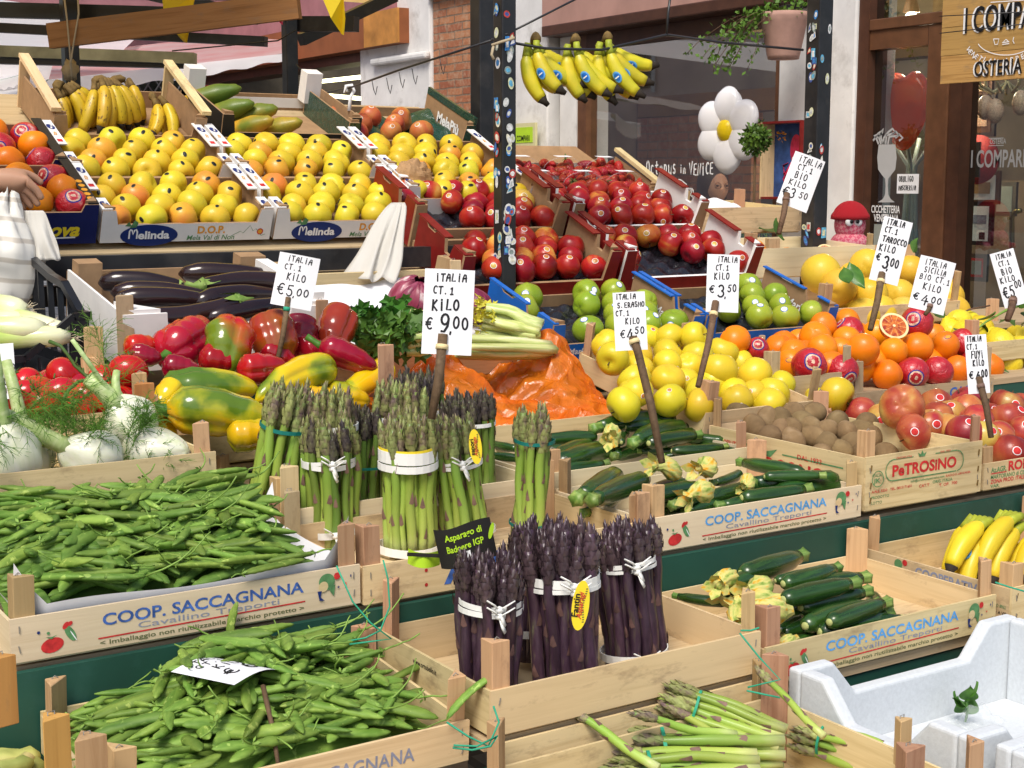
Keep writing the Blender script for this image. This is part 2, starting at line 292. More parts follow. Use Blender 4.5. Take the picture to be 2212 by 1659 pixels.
# wrapped oranges: printed tissue
M['tissue'] = NT('red_printed_tissue').fin((.46, .012, .022), .3, .35)
_t = NT('crinkled_red_tissue'); _c = _t.coords(); _t.bump(_t.noise(_c, 45, 4, .6, 1.5), .8, .006); M['tissue'] = _t.fin(_t.ramp(_t.noise(_c, 20, 4), [(.4, (.40, .008, .016)), (.62, (.52, .02, .03)), (.72, (.75, .45, .4))]), .28, .4)
M['cream'] = plain('tissue_portrait', (.62, .42, .30), .4, .45, 120); M['tblue'] = plain('tissue_blue_band', (.03, .03, .22), .4, .2)
K['wra'] = Kind('wrapped_orange', 'wrapped orange', .041, f_orange, M['tissue'], (.021, .021, M['cream'], M['tblue'], 1.3), nv=3, nt=20, nph=28)
# long vegetables -------------------------------------------------
def gourd(mb, path, radii, n=18, k=3, amp=.05, mi=0, ph=0, sq=1.0, cre=0):
    P = [Vector(p) for p in path]; m = len(P); T = [(P[min(i + 1, m - 1)] - P[max(i - 1, 0)]).normalized() for i in range(m)]
    N = Vector((0, 0, 1)) if abs(T[0].z) < .9 else Vector((1, 0, 0)); vs = []
    for i in range(m):
        N = (N - T[i] * N.dot(T[i])).normalized(); B = T[i].cross(N)
        for j in range(n):
            a = 2 * math.pi * j / n; r = radii[i] * (1 + amp * math.cos(k * (a + ph)) - (cre * math.exp(-(((k * (a + ph) - math.pi + math.pi) % (2 * math.pi) - math.pi) / .55) ** 2) * (1 - .55 * i / m) if cre else 0)); vs.append(P[i] + N * math.cos(a) * r * sq + B * math.sin(a) * r)
    fs = [(i * n + j, i * n + (j + 1) % n, (i + 1) * n + (j + 1) % n, (i + 1) * n + j) for i in range(m - 1) for j in range(n)] + [tuple(range(n - 1, -1, -1)), tuple((m - 1) * n + j for j in range(n))]
    return mb.add(vs, fs, mi, True)
def arc(L, bend, n, sag=0): return [(-L / 2 + L * i / (n - 1), bend * (4 * (i / (n - 1)) * (1 - i / (n - 1))), sag * math.sin(3 * i / (n - 1))) for i in range(n)]
def prof(ts, t):
    for (a, x), (b, y) in zip(ts, ts[1:]):
        if t <= b: u = (t - a) / (b - a + 1e-9); u = u * u * (3 - 2 * u); return x + (y - x) * u
    return ts[-1][1]
def streaky(name, base, light, rough, coat, speck):
    s = NT(name); co = s.coords((3, 60, 60)); n = s.noise(co, 1.5, 3); col = s.ramp(n, [(.4, base), (.7, light)])
    col = s.mix(s.ramp(s.noise(s.coords(), 260, 2), [(.66, (0, 0, 0)), (.74, (.6, .6, .6))]), col, speck); return s.fin(s.vary(col, .01, .15), rough, coat, .5)
M['zuc'] = streaky('zucchini_skin', (.012, .042, .007), (.034, .098, .014), .26, .25, (.09, .16, .035)); M['zstem'] = streaky('zucchini_stem', (.10, .20, .03), (.30, .40, .10), .5, 0, (.4, .5, .2))
M['zend'] = plain('zucchini_blossom_scar', (.42, .45, .16), .6)
_b = NT('courgette_flower'); _n = _b.noise(_b.coords((.5, 1.6, 1.6)), 55, 4); M['blos'] = _b.fin(_b.ramp(_n, [(.34, (.20, .30, .05)), (.45, (.50, .52, .14)), (.54, (.62, .54, .18)), (.63, (.72, .42, .04)), (.72, (.76, .28, .01))]), .6, 0, .3, .2)
ZUC = []
for k in range(4):
    L = .155 + .01 * k; be = (-.006, .004, .010, -.012)[k]; n = 14; L *= 1.08; P = arc(L, be, n); R_ = [1.12 * prof([(0, .009), (.06, .0155), (.4, .0185), (.8, .0165), (.93, .0125), (1, .0115)], i / (n - 1)) for i in range(n)]
    me = gourd(MB(), P, R_, 20, 5, .025).mesh('zucchini', M['zuc']); e = Vector(P[-1]); d = (Vector(P[-1]) - Vector(P[-2])).normalized()
    sm = MB(); gourd(sm, [e - d * .004, e + d * .008, e + d * .018, e + d * .024], [.0118, .0105, .0112, .0130], 15, 5, .16)
    s0 = Vector(P[0]); d0 = (s0 - Vector(P[1])).normalized(); en = MB(); gourd(en, [s0 - d0 * .001, s0 + d0 * .002, s0 + d0 * .0028], [.0085, .006, .002], 10, 5, 0)
    ZUC.append((me, sm.mesh('stem', M['zstem']), en.mesh('blossom_end', M['zend']), s0, d0))
def blossom_mesh(seed):
    q = random.Random(seed); mb = MB(); n = 8; L = q.uniform(.065, .08)
    gourd(mb, [(-L * i / (n - 1), .006 * math.sin(i), .004 * math.sin(i * 1.3)) for i in range(n)], [prof([(0, .007), (.30, .021), (.5, .021), (.78, .010), (1, .006)], i / (n - 1)) for i in range(n)], 28, 9, .09, 0, q.uniform(0, 1), .8)
    for j in range(5):
        a = j * 1.26; c = Vector((-L + .004, math.cos(a) * .008, math.sin(a) * .008)); t = Vector((-.018, math.cos(a) * q.uniform(.006, .02), math.sin(a) * q.uniform(.006, .02))); sd_ = Vector((0, -math.sin(a), math.cos(a))) * .010
        mb.add([c - sd_ * .7, c + sd_ * .7, c + t * .6 + sd_, c + t * 1.2, c + t * .6 - sd_], [(0, 1, 2, 3, 4)], 0, True)
    return mb.mesh('blossom', M['blos'])
BLOS = [blossom_mesh(i) for i in range(3)]
def zucchini(loc, yaw, pitch=0, roll=0, label='', group=None, v=None, flower=False, scale=1.0):
    me, sm, en, s0, d0 = ZUC[random.randrange(4) if v is None else v]
    o = ob('zucchini', me, None, loc, Euler((roll, -pitch, yaw))); o.scale = (scale,) * 3; tag(o, label, 'zucchini', group); ob('stem', sm, o)
    if flower:
        b = ob('blossom', random.choice(BLOS), o, s0 + d0 * .002); b.rotation_euler = (U(0, 6), 0, 0)
    else: ob('blossom_end', en, o)
    return o
# heap: drop long things on a height map -------------------------------------------------
class Heap:
    def __init__(s, x0, x1, y0, y1, fn, g=.004):
        s.x0, s.y0, s.g = x0, y0, g; s.nx = int((x1 - x0) / g) + 1; s.ny = int((y1 - y0) / g) + 1
        s.h = np.array([[fn(x0 + i * g, y0 + j * g) for j in range(s.ny)] for i in range(s.nx)])
    def win(s, x, y, r):
        i0 = max(0, int((x - r - s.x0) / s.g)); i1 = min(s.nx, int((x + r - s.x0) / s.g) + 1); j0 = max(0, int((y - r - s.y0) / s.g)); j1 = min(s.ny, int((y + r - s.y0) / s.g) + 1)
        return (slice(i0, max(i1, i0)), slice(j0, max(j1, j0)))
    def drop(s, x, y, yaw, L, r, rx=None, sink=.35, maxp=.38):
        c, sn = math.cos(yaw), math.sin(yaw); T = np.linspace(-.46, .46, 7); hs = []
        for t in T:
            w = s.h[s.win(x + c * L * t, y + sn * L * t, r * .6)]; hs.append(w.max() if w.size else s.h.min())
        hs = np.array(hs); A = hs[:3].mean(); B = hs[4:].mean(); p = max(-maxp, min(maxp, math.atan2(B - A, L * .75)))
        z = float(np.percentile(hs - T * L * math.sin(p), 70)) + r - sink * r
        for t in np.linspace(-.5, .5, 13):
            xx, yy, zz = x + c * L * t * math.cos(p), y + sn * L * t * math.cos(p), z + L * t * math.sin(p); w = s.win(xx, yy, r)
            if s.h[w].size: s.h[w] = np.maximum(s.h[w], zz + r * .6)
        return Vector((x, y, z)), p
# pea pods -------------------------------------------------
_p = NT('pea_pod_skin'); _co = _p.coords((1, 1, 1)); _c1 = _p.ramp(_p.noise(_p.coords((8, 40, 40)), 2, 4), [(.35, (.095, .18, .024)), (.65, (.20, .31, .055))])
_c1 = _p.mix(_p.ramp(_p.noise(_co, 48, 3, .55, 1.4), [(.62, (0, 0, 0)), (.68, (.75, .75, .75))]), _c1, (.36, .48, .11)); M['pod'] = _p.fin(_p.vary(_c1, .015, .28), .55, .0, .25, .05)
M['podst'] = plain('pea_stem', (.20, .33, .06), .55, .3)
PODS = []; PST = []
for k in range(5):
    L = (.138, .126, .145, .132, .116)[k]; be = (.007, -.006, .015, .004, -.012)[k]; n = 25; P = arc(L, be, n)
    R_ = [prof([(0, .0016), (.08, .0062), (.22, .0096), (.80, .0098), (.94, .0060), (1, .0010)], i / (n - 1)) * (1 + .055 * math.cos(i * 2.1 + k)) for i in range(n)]
    PODS.append(gourd(MB(), P, R_, 12, 2, .05, 0, math.pi / 2, .62).mesh('pea_pod', M['pod']))
    e = Vector(P[0]); mb = MB()
    for j in range(5):
        a = j * 1.257; t = Vector((U(.000, .010), math.cos(a) * .0075, math.sin(a) * .0075)); sd_ = Vector((0, -math.sin(a), math.cos(a))) * .0024; b = e + Vector((.002, math.cos(a) * .002, math.sin(a) * .002))
        mb.add([b, b + t * .5 + sd_, b + t, b + t * .5 - sd_], [(0, 1, 2, 3)])
    q = [e]; d = Vector((-1, U(-.3, .3), U(-.1, .5)))
    for i in range(6): q.append(q[-1] + d.normalized() * (.006 + .004 * (k % 3))); d += Vector((U(-.2, .2), U(-.5, .5), U(-.2, .5)))
    mb.tube(q, [.0017, .0015, .0014, .0013, .0012, .0012, .001], 6); PST.append(mb.mesh('stalk', M['podst']))
def pod_at(loc, yaw, pitch, label, group, scale=1.0, stalk=True, roll=None, v=None):
    k = random.randrange(5) if v is None else v; o = ob('pea_pod', PODS[k], None, loc, Euler((U(-.7, .7) if roll is None else roll, -pitch, yaw))); o.scale = (scale,) * 3
    tag(o, label, 'pea pod', group)
    if stalk: ob('stalk', PST[k], o)
    return o
# asparagus -------------------------------------------------
def aspm(name, stops, rough=.45):
    s = NT(name); tc = s.n('TexCoord'); sp = s.n('SeparateXYZ'); s.l(tc.outputs['Object'], sp.inputs[0]); n = s.noise(s.coords((30, 30, 6)), 2.5, 4)
    z = s.math('ADD', s.math('MULTIPLY', sp.outputs['Z'], 4.0), s.math('MULTIPLY', s.math('SUBTRACT', n, .5), .25)); return s.fin(s.vary(s.ramp(z, stops), .015, .18), rough, .1, .35, .05)
M['asp'] = aspm('green_asparagus_skin', [(0, (.50, .52, .22)), (.14, (.36, .46, .09)), (.5, (.26, .39, .055)), (.80, (.18, .27, .05)), (.92, (.14, .16, .06))])
M['aspd'] = aspm('dark_asparagus_skin', [(0, (.30, .36, .12)), (.2, (.16, .25, .04)), (.7, (.10, .17, .03)), (.9, (.055, .05, .035))])
M['tip'] = fruit('asparagus_tip', [(.35, (.15, .10, .09)), (.45, (.22, .18, .10)), (.54, (.25, .27, .09)), (.68, (.36, .40, .14))], 120, (1, 1, .5), .6, 0, None, .02, .2, sss=0)
M['tipd'] = fruit('dark_asparagus_tip', [(.35, (.045, .036, .042)), (.5, (.09, .072, .06)), (.65, (.15, .15, .07))], 120, (1, 1, .5), .6, 0, None, .02, .2, sss=0)
M['bract'] = plain('asparagus_bract', (.20, .12, .09), .6, .35, 60)
def purp(name, c):
    s = NT(name); n = s.noise(s.coords((40, 40, 9)), 2.5, 5, .65); col = s.ramp(n, [(.35, c), (.55, tuple(x * 1.9 for x in c)), (.68, (.10, .075, .06)), (.76, (.20, .18, .10))]); return s.fin(s.vary(col, .02, .3), .38, .15, .45)
M['pur'] = purp('purple_asparagus_skin', (.034, .017, .028)); M['purt'] = purp('purple_asparagus_tip', (.045, .028, .034)); M['purb'] = plain('purple_bract', (.14, .075, .065), .6, .4, 60)
def spear(seed, L, r, mats, tipL=.055):
    q = random.Random(seed); mb = MB(); n = 10; bx, by = q.uniform(-.006, .006), q.uniform(-.006, .006)
    C = lambda t: Vector((bx * math.sin(3.1 * t) + .003 * math.sin(9 * t + seed), by * math.sin(2.7 * t + .3), L * t))
    mb.tube([C(i / (n - 1) * .93) for i in range(n)], [r * prof([(0, 1.0), (.6, .95), (.85, .78), (1, .6)], i / (n - 1)) for i in range(n)], 9, 0)
    # tip: overlapping pointed scales on a tapering core
    t0 = 1 - tipL / L; m = 7
    mb.tube([C(t0 + (1 - t0) * i / (m - 1)) for i in range(m)], [r * x for x in (.78, 1.0, 1.06, .94, .68, .36, .05)], 8, 2)
    for i in range(24):
        f = i / 23; t = t0 + (1 - t0) * (.0 + .84 * f); a = i * 2.4 + seed; c = C(t); rr = r * prof([(0, .78), (.3, 1.05), (.6, .90), (1, .34)], f); d = Vector((math.cos(a), math.sin(a), 0)); s_ = Vector((-d.y, d.x, 0)); h = .016 * (1 - .35 * f) * L / .23; w = rr * .75
        mb.add([c + d * rr * .9 - s_ * w, c + d * rr * 1.12, c + d * rr * .9 + s_ * w, c + d * (rr * 1.06 + .0012) + s_ * w * .55 + Vector((0, 0, h * .6)), c + d * (rr * .95 + .0022) + Vector((0, 0, h)), c + d * (rr * 1.06 + .0012) - s_ * w * .55 + Vector((0, 0, h * .6))], [(0, 1, 5), (1, 3, 5), (1, 2, 3), (5, 3, 4)], 2, False)
    for i in range(6):
        t = .12 + .13 * i + q.uniform(-.03, .03); a = i * 2.4 + q.uniform(-.5, .5) + seed; c = C(t * .93)
        if t > t0 - .02: continue
        rr = r * 1.02; h = .020 * L / .23; w = .62; pt = lambda da, dz, k=1.0: c + Vector((math.cos(a + da), math.sin(a + da), 0)) * rr * k + Vector((0, 0, dz))
        mb.add([pt(-w, 0), pt(0, -.002, 1.06), pt(w, 0), pt(.28, h * .55, 1.10), pt(0, h, 1.04), pt(-.28, h * .55, 1.10)], [(0, 1, 5), (1, 3, 5), (1, 2, 3), (5, 3, 4)], 1, True)
    return mb.mesh('spear', mats)
SP_G = [spear(i, .235, .0076 + .0009 * (i % 3), [M['asp'], M['bract'], M['tip']], .068) for i in range(5)]
SP_D = [spear(20 + i, .225, .0070 + .0006 * (i % 3), [M['aspd'], M['bract'], M['tipd']], .058) for i in range(4)]
SP_P = [spear(40 + i, .225, .0088 + .0009 * (i % 3), [M['pur'], M['purb'], M['purt']], .066) for i in range(5)]
def ringband(mb, r, z, w, n=24, wob=.0015, th=.0012, seed=0, ex=1.0):
    q = random.Random(seed); ph = q.uniform(0, 6); f = lambda a: z + wob * math.sin(2 * a + ph)
    vs = []
    for j in range(n):
        a = 2 * math.pi * j / n
        for rr, dz in ((r, -w / 2), (r + th, -w / 2), (r + th, w / 2), (r, w / 2)): vs.append((math.cos(a) * rr, math.sin(a) * rr * ex, f(a) + dz))
    mb.add(vs, [(j * 4 + k, ((j + 1) % n) * 4 + k, ((j + 1) % n) * 4 + (k + 1) % 4, j * 4 + (k + 1) % 4) for j in range(n) for k in range(4)], 0, False)
def bundle(loc, label, group, SP, n, r0, rb, zb, rt, lean=(0, 0), bands=(), yaw=0, H=.235, scale=1.0, cat='asparagus bundle', name='asparagus_bundle', bow=False, flat=1.0, rot=None):
    """spears packed in a disc r0 at the base, rb at the band height zb, flaring again above; lean tilts the bundle"""
    R_ = rot if rot is not None else (Vector((lean[0], lean[1], 1)).to_track_quat('Z', 'Y') @ Quaternion((0, 0, 1), 0))
    if rot is None: R_ = Vector((0, 0, 1)).rotation_difference(Vector((lean[0], lean[1], 1)).normalized())
    e = empty(name, label, cat, loc, R_, group); e.scale = (scale,) * 3
    for i in range(n):
        rr = math.sqrt((i + .5) / n); a = i * 2.39996 + yaw; dx, dy = math.cos(a) * rr, math.sin(a) * rr * flat
        p0 = Vector((dx * r0, dy * r0, U(-.002, .004))); p1 = Vector((dx * rb, dy * rb, zb)); d = p1 - p0 ; o = ob('spear', random.choice(SP), e, p0)
        o.rotation_mode = 'QUATERNION'; o.rotation_quaternion = Vector((0, 0, 1)).rotation_difference((d + Vector((dx, dy, 0)) * rt * .10).normalized()) @ Quaternion((0, 0, 1), U(0, 6.28)); s_ = U(.93, 1.05); o.scale = (s_, s_, s_)
    for (z, w, mat, k) in bands:
        mb = MB(); rz = (r0 + (rb - r0) * z / zb + .0105) * k; ringband(mb, rz, z, w, seed=int(z * 1e4), ex=flat if flat != 1 else 1.0)
        b = mb.build('band', M[mat], e)
        if bow and w < .02:
            kb = MB(); c = Vector((math.sin(YAW) * -.6, -1, 0)).normalized(); x = Vector((-c.y, c.x, 0)); B = c * (rz + .003) * (flat if flat != 1 else 1) + Vector((0, 0, z))
            kb.tube([B - x * .006, B, B + x * .006], [.003, .006, .003], 8)
            for sx, dz, ln in ((-1, .016, .02), (1, .013, .022), (.4, -.024, .02)): kb.tube([B, B + x * sx * ln * .5 + Vector((0, 0, dz * .6)) + c * .006, B + x * sx * ln + Vector((0, 0, dz)) + c * .004], [.0022, .0042, .0036], 6, 0, .3)
            kb.build('knot', M[mat], b)
    return e
# bananas -------------------------------------------------
def banm(name, c1, c2, spots):
    s = NT(name); n = s.noise(s.coords(), 14, 3); col = s.ramp(n, [(.35, c1), (.65, c2)])
    if spots: col = s.mix(s.ramp(s.noise(s.coords((3, 1, 1)), 45, 4, .6), [(.60, (0, 0, 0)), (.66, (.85, .85, .85))]), col, (.10, .05, .015))
    return s.fin(s.vary(col, .008, .08), .42, .1, .4, .05)
M['ban'] = banm('banana_peel', (.66, .48, .015), (.74, .56, .03), False); M['bang'] = banm('greenish_banana_peel', (.44, .42, .015), (.64, .52, .02), False); M['bans'] = banm('spotted_banana_peel', (.52, .34, .012), (.62, .42, .02), True)
M['bantip'] = plain('banana_tip', (.025, .018, .012), .8, .3); M['crown'] = plain('banana_crown', (.16, .10, .03), .8, .4, 60); M['banneck'] = plain('banana_neck', (.34, .38, .03), .5, .2)
def banana_mesh(mat, seed, L=.19, r=.0195):
    q = random.Random(seed); n = 16; A = q.uniform(1.0, 1.25); Rc = L / A; mb = MB()
    P = [(0, -Rc * (1 - math.cos(A * i / (n - 1))), -Rc * math.sin(A * i / (n - 1))) for i in range(n)]   # hangs down from the crown, tip curling to -y
    R_ = [r * prof([(0, .42), (.16, .5), (.30, .92), (.55, 1.05), (.82, .85), (.95, .45), (1, .32)], i / (n - 1)) for i in range(n)]
    gourd(mb, P[:14], R_[:14], 15, 5, .055); gourd(mb, P[13:], [R_[13], R_[14] * .9, R_[15]], 15, 5, .03, 1); gourd(mb, P[:4], [x * 1.03 for x in R_[:4]], 15, 5, .05, 2)
    return mb.mesh('banana', [mat, M['bantip'], M['banneck'] if mat != M['bans'] else M['crown']]), P, R_, Rc, A
BAN = {k: [banana_mesh(M[k], 3 * i + j, .165 + .012 * i) for i in range(3)] for j, k in enumerate(('ban', 'bang', 'bans'))}
def banana_bunch(loc, n, label, kind='ban', rot=(0, 0, 0), spread=.9, group='banana bunches', stick=0, scale=1.0, fan=.30, rows=2, curl=0.0, sside=0):
    e = empty('banana_bunch', label, 'bananas', loc, rot, group); e.scale = (scale,) * 3
    cb = MB(); gourd(cb, [(-.02, .004, .016), (-.005, 0, .022), (.012, 0, .018), (.03, .004, .010)], [.008, .014, .014, .009], 12, 3, .1); cb.build('crown', M['crown'], e)
    for i in range(n):
        row = i % rows if rows > 1 else 0; k = (i // rows) if rows > 1 else i; m = max(1, (n + rows - 1) // rows - 1); t = (k / m - .5) if m else 0
        me, P, R_, Rc, A = random.choice(BAN[kind]); o = ob('banana', me, e, (t * .05, row * .022, .012 - row * .006)); o.rotation_euler = (row * .22 + U(-.06, .06) - (t + .5) * curl, t * fan * -2 + U(-.05, .05), t * spread * .35 + U(-.1, .1))
        if stick and row == 0 and i // rows < stick:
            j = 8; c = Vector(P[j]); d = Vector((0, -math.cos(A * j / 15), math.sin(A * j / 15)))  # outer side of the curve
            d = Vector((0, 1, 0)); d = -(Vector((0, -Rc, 0)) - c).normalized(); tt = (Vector(P[j + 1]) - Vector(P[j - 1])).normalized(); bb = d.cross(tt); d = (d * (1 - .6 * abs(sside)) + bb * sside).normalized(); bb = d.cross(tt); mb = MB()
            m_ = 12; f = lambda u, v: c + tt * v * .016 + (d * math.cos(u * .011 / R_[j]) + bb * math.sin(u * .011 / R_[j])) * R_[j] * 1.085
            vs = [f(0, 0)] + [f(math.cos(2 * math.pi * a / m_) * q, math.sin(2 * math.pi * a / m_) * q) for q in (.7, 1) for a in range(m_)]
            mb.add(vs, [(0, 1 + a, 1 + (a + 1) % m_) for a in range(m_)], 0, True); mb.f += [(1 + a, 1 + m_ + a, 1 + m_ + (a + 1) % m_, 1 + (a + 1) % m_) for a in range(m_)]; mb.m += [1] * m_; mb.s += [True] * m_
            mb.add([f(-.55, -.06), f(.55, -.06), f(.5, .14), f(-.5, .14)], [(0, 1, 2, 3)], 2)
            for p in range(len(mb.v) - 4, len(mb.v)): mb.v[p] = tuple(Vector(mb.v[p]) + d * .0012)
            mb.build('sticker', [M['bluecard'], M['skyink'], M['whiteink']], o)
    return e
# ---------------- lettering ----------------
_TX = {}
def text_mesh(s, h, mat, bold=0.0, width=None, shear=0.0, align='LEFT', space=1.0):
    c = bpy.data.curves.new('lettering', 'FONT'); c.body = s; c.size = h / .70; c.offset = bold * h; c.shear = shear; c.align_x = align; c.space_character = space; c.resolution_u = 3
    o = bpy.data.objects.new('t', c); COL.objects.link(o); dg = bpy.context.evaluated_depsgraph_get(); dg.update()
    me = bpy.data.meshes.new_from_object(o.evaluated_get(dg)); bpy.data.objects.remove(o); me.materials.clear(); me.materials.append(M[mat] if isinstance(mat, str) else mat)
    n = len(me.vertices)
    if n and width:
        co = np.empty(n * 3); me.vertices.foreach_get('co', co); co = co.reshape(-1, 3); x0, x1 = co[:, 0].min(), co[:, 0].max(); co[:, 0] = (co[:, 0] - (x0 if align == 'LEFT' else (x0 + x1) / 2)) * width / max(1e-6, x1 - x0)
        me.vertices.foreach_set('co', co.ravel())
    me.name = 'lettering'; return me
def front_text(parent, s, x, y, z, h, mat, bold=.02, width=None, shear=0, rot=0, align='LEFT', name='lettering'):   # on a face that looks towards -y
    return ob(name, text_mesh(s, h, mat, bold, width, shear, align), parent, (x, y, z), Euler((RAD(90), 0, 0)) if not rot else (Matrix.Rotation(RAD(90), 3, 'X') @ Matrix.Rotation(rot, 3, 'Z')).to_euler())
def side_text(parent, s, x, y, z, h, mat, bold=.02, width=None, shear=0):   # on a face that looks towards -x, read along -y
    return ob('lettering', text_mesh(s, h, mat, bold, width, shear), parent, (x, y, z), Euler((RAD(90), 0, RAD(-90))))
def top_shape(parent, pts, mat, name='printed_mark', z=0.0, M4=None):
    mb = MB(); mb.add([(x, y, z) for x, y in pts], [tuple(range(len(pts)))]); o = mb.build(name, M[mat] if isinstance(mat, str) else mat, parent)
    if M4 is not None: o.matrix_local = M4
    return o
def front_shapes(parent, y, shapes, name='printed_mark'):   # list of (material, [(x, z), ...]) on a face towards -y
    mats = []; mb = MB()
    for k, (m, pts) in enumerate(shapes):
        if m not in mats: mats.append(m)
        mb.add([(a, y - .00012 * k, b) for a, b in pts], [tuple(range(len(pts)))], mats.index(m))
    return mb.build(name, [M[m] for m in mats], parent)
def ell(cx, cz, a, b, rot=0, n=16, a0=0, a1=2 * math.pi):
    return [(cx + a * math.cos(t) * math.cos(rot) - b * math.sin(t) * math.sin(rot), cz + a * math.cos(t) * math.sin(rot) + b * math.sin(t) * math.cos(rot)) for t in [a0 + (a1 - a0) * i / (n if a1 - a0 > 6.2 else n - 1) for i in range(n)]]
def bar(x0, z0, x1, z1, w):
    d = Vector((x1 - x0, z1 - z0)).normalized(); p = Vector((-d.y, d.x)) * w / 2; return [(x0 - p.x, z0 - p.y), (x1 - p.x, z1 - p.y), (x1 + p.x, z1 + p.y), (x0 + p.x, z0 + p.y)]
def starp(cx, cz, r): return [(cx + (r if i % 2 == 0 else r * .42) * math.cos(math.pi / 2 + i * math.pi / 5), cz + (r if i % 2 == 0 else r * .42) * math.sin(math.pi / 2 + i * math.pi / 5)) for i in range(10)]
# handwriting: strokes in a 1 x 1 box per letter
def _arc(cx, cy, rx, ry, a0, a1, n=10): return [(cx + rx * math.cos(RAD(a0 + (a1 - a0) * i / n)), cy + ry * math.sin(RAD(a0 + (a1 - a0) * i / n))) for i in range(n + 1)]
HW = {'I': [[(.5, 0), (.5, .78)], [(.5, .98), (.52, 1.04)]], 'T': [[(.45, 0), (.5, 1)], [(.05, .98), (.98, 1.02)]], 'A': [[(.05, 0), (.25, .6), (.55, 1), (.85, .95), (.9, 0)], [(.1, .42), (1.0, .5)]], 'L': [[(.2, 1), (.12, .02), (.85, .05)]],
 'C': [_arc(.55, .5, .42, .5, 50, 300)], 'K': [[(.15, 0), (.2, 1)], [(.85, 1), (.2, .48), (.9, 0)]], 'O': [_arc(.5, .5, .42, .48, 90, 460, 16)], '.': [[(.3, .0), (.38, .04)]], ',': [[(.4, .08), (.3, -.18)]], ' ': [],
 '1': [[(.2, .75), (.5, 1), (.5, 0)], [(.2, 0), (.8, .02)]], '€': [_arc(.62, .5, .42, .5, 55, 305), [(.02, .6), (.7, .62)], [(.02, .4), (.66, .42)]], '9': [_arc(.45, .70, .32, .30, 10, 370, 14), [(.78, .72), (.72, .3), (.45, -.02), (.2, .0)]],
 '0': [_arc(.5, .5, .36, .5, 90, 455, 16)], '5': [[(.85, 1), (.3, .98), (.22, .55)] + _arc(.42, .32, .36, .32, 100, -150)], '3': [_arc(.42, .74, .34, .26, 150, -80) + _arc(.42, .26, .40, .27, 85, -150)], '4': [[(.6, 1), (.08, .35), (.95, .38)], [(.68, .7), (.6, -.05)]],
 '6': [[(.75, 1), (.35, .75), (.16, .3)] + _arc(.48, .27, .32, .27, 180, -190, 14)], '8': [_arc(.5, .74, .28, .25, -90, 270, 12) + _arc(.5, .24, .36, .25, 90, -270, 12)], 'S': [[(.85, .92)] + _arc(.5, .74, .32, .26, 60, 260) + _arc(.48, .26, .36, .26, 80, -150)], 'E': [[(.85, 1), (.2, .98), (.15, .02), (.9, 0)], [(.2, .5), (.75, .52)]],
 'R': [[(.15, 0), (.2, 1)] + [(.2, 1)] + _arc(.4, .74, .38, .25, 70, -90) + [(.9, 0)]], 'M': [[(.02, 0), (.14, 1), (.5, .35), (.88, 1), (.98, 0)]], 'B': [[(.15, 0), (.18, 1)] + _arc(.4, .76, .34, .24, 80, -90) + _arc(.42, .26, .42, .26, 90, -120)], 'F': [[(.15, 0), (.2, 1), (.9, 1)], [(.2, .52), (.75, .54)]],
 'U': [[(.12, 1), (.15, .3)] + _arc(.48, .3, .33, .3, 180, 360) + [(.85, 1)]], 'Y': [[(.1, 1), (.5, .5)], [(.92, 1), (.3, -.1)]], 'G': [_arc(.52, .5, .42, .5, 50, 340) + [(.92, .42), (.55, .45)]], 'H': [[(.15, 0), (.18, 1)], [(.85, 0), (.85, 1)], [(.18, .5), (.85, .52)]], 'N': [[(.1, 0), (.14, 1), (.85, .02), (.9, 1)]],
 'V': [[(.05, 1), (.45, 0), (.95, 1.15)]], 'c': [_arc(.5, .33, .33, .33, 50, 310)], 't': [[(.5, .95), (.45, .1), (.7, 0)], [(.15, .65), (.85, .68)]], 'o': [_arc(.5, .33, .33, .33, 90, 455, 12)], 'p': [[(.2, .66), (.2, -.35)], _arc(.48, .33, .3, .33, 150, -150, 12)], 'u': [[(.15, .66), (.2, .15), (.45, 0), (.75, .2), (.8, .66), (.85, 0)]], 's': [_arc(.5, .49, .24, .17, 50, 260) + _arc(.48, .16, .26, .17, 80, -150)], 'i': [[(.5, 0), (.5, .62)], [(.5, .85), (.52, .9)]], 'n': [[(.15, 0), (.18, .66), (.2, .45), (.5, .66), (.75, .5), (.8, 0)]]}
def strokes(mb, paths, w, z=0.0, mi=0, put=None):
    for k, P in enumerate(paths):
        if len(P) < 2: continue
        P = [Vector((a, b)) for a, b in P]; vs = []
        for i in range(len(P)):
            d = P[min(i + 1, len(P) - 1)] - P[max(i - 1, 0)]; d = d.normalized() if d.length > 1e-9 else Vector((1, 0)); n = Vector((-d.y, d.x)) * w / 2
            e = -d * w * .35 if i == 0 else (d * w * .35 if i == len(P) - 1 else Vector((0, 0)))
            for s in (-1, 1): q = P[i] + e + n * s; vs.append((q.x, q.y, z + .00004 * (k % 5)) if put is None else put(q.x, q.y, .00004 * (k % 5)))
        mb.add(vs, [(2 * i, 2 * i + 2, 2 * i + 3, 2 * i + 1) for i in range(len(P) - 1)], mi)
def hand(mb, s, x, y, h, w, thick, put=None, jit=.06, gap=.28, mi=0):
    n = max(1, len(s)); cw = w / (n + gap * (n - 1))
    for i, ch in enumerate(s):
        ox = x + i * cw * (1 + gap); oy = y + U(-jit, jit) * h; sh = U(-.05, .12)
        strokes(mb, [[(ox + (a + sh * b) * cw, oy + b * h) for a, b in P] for P in HW.get(ch, [])], thick, 0, mi, put)
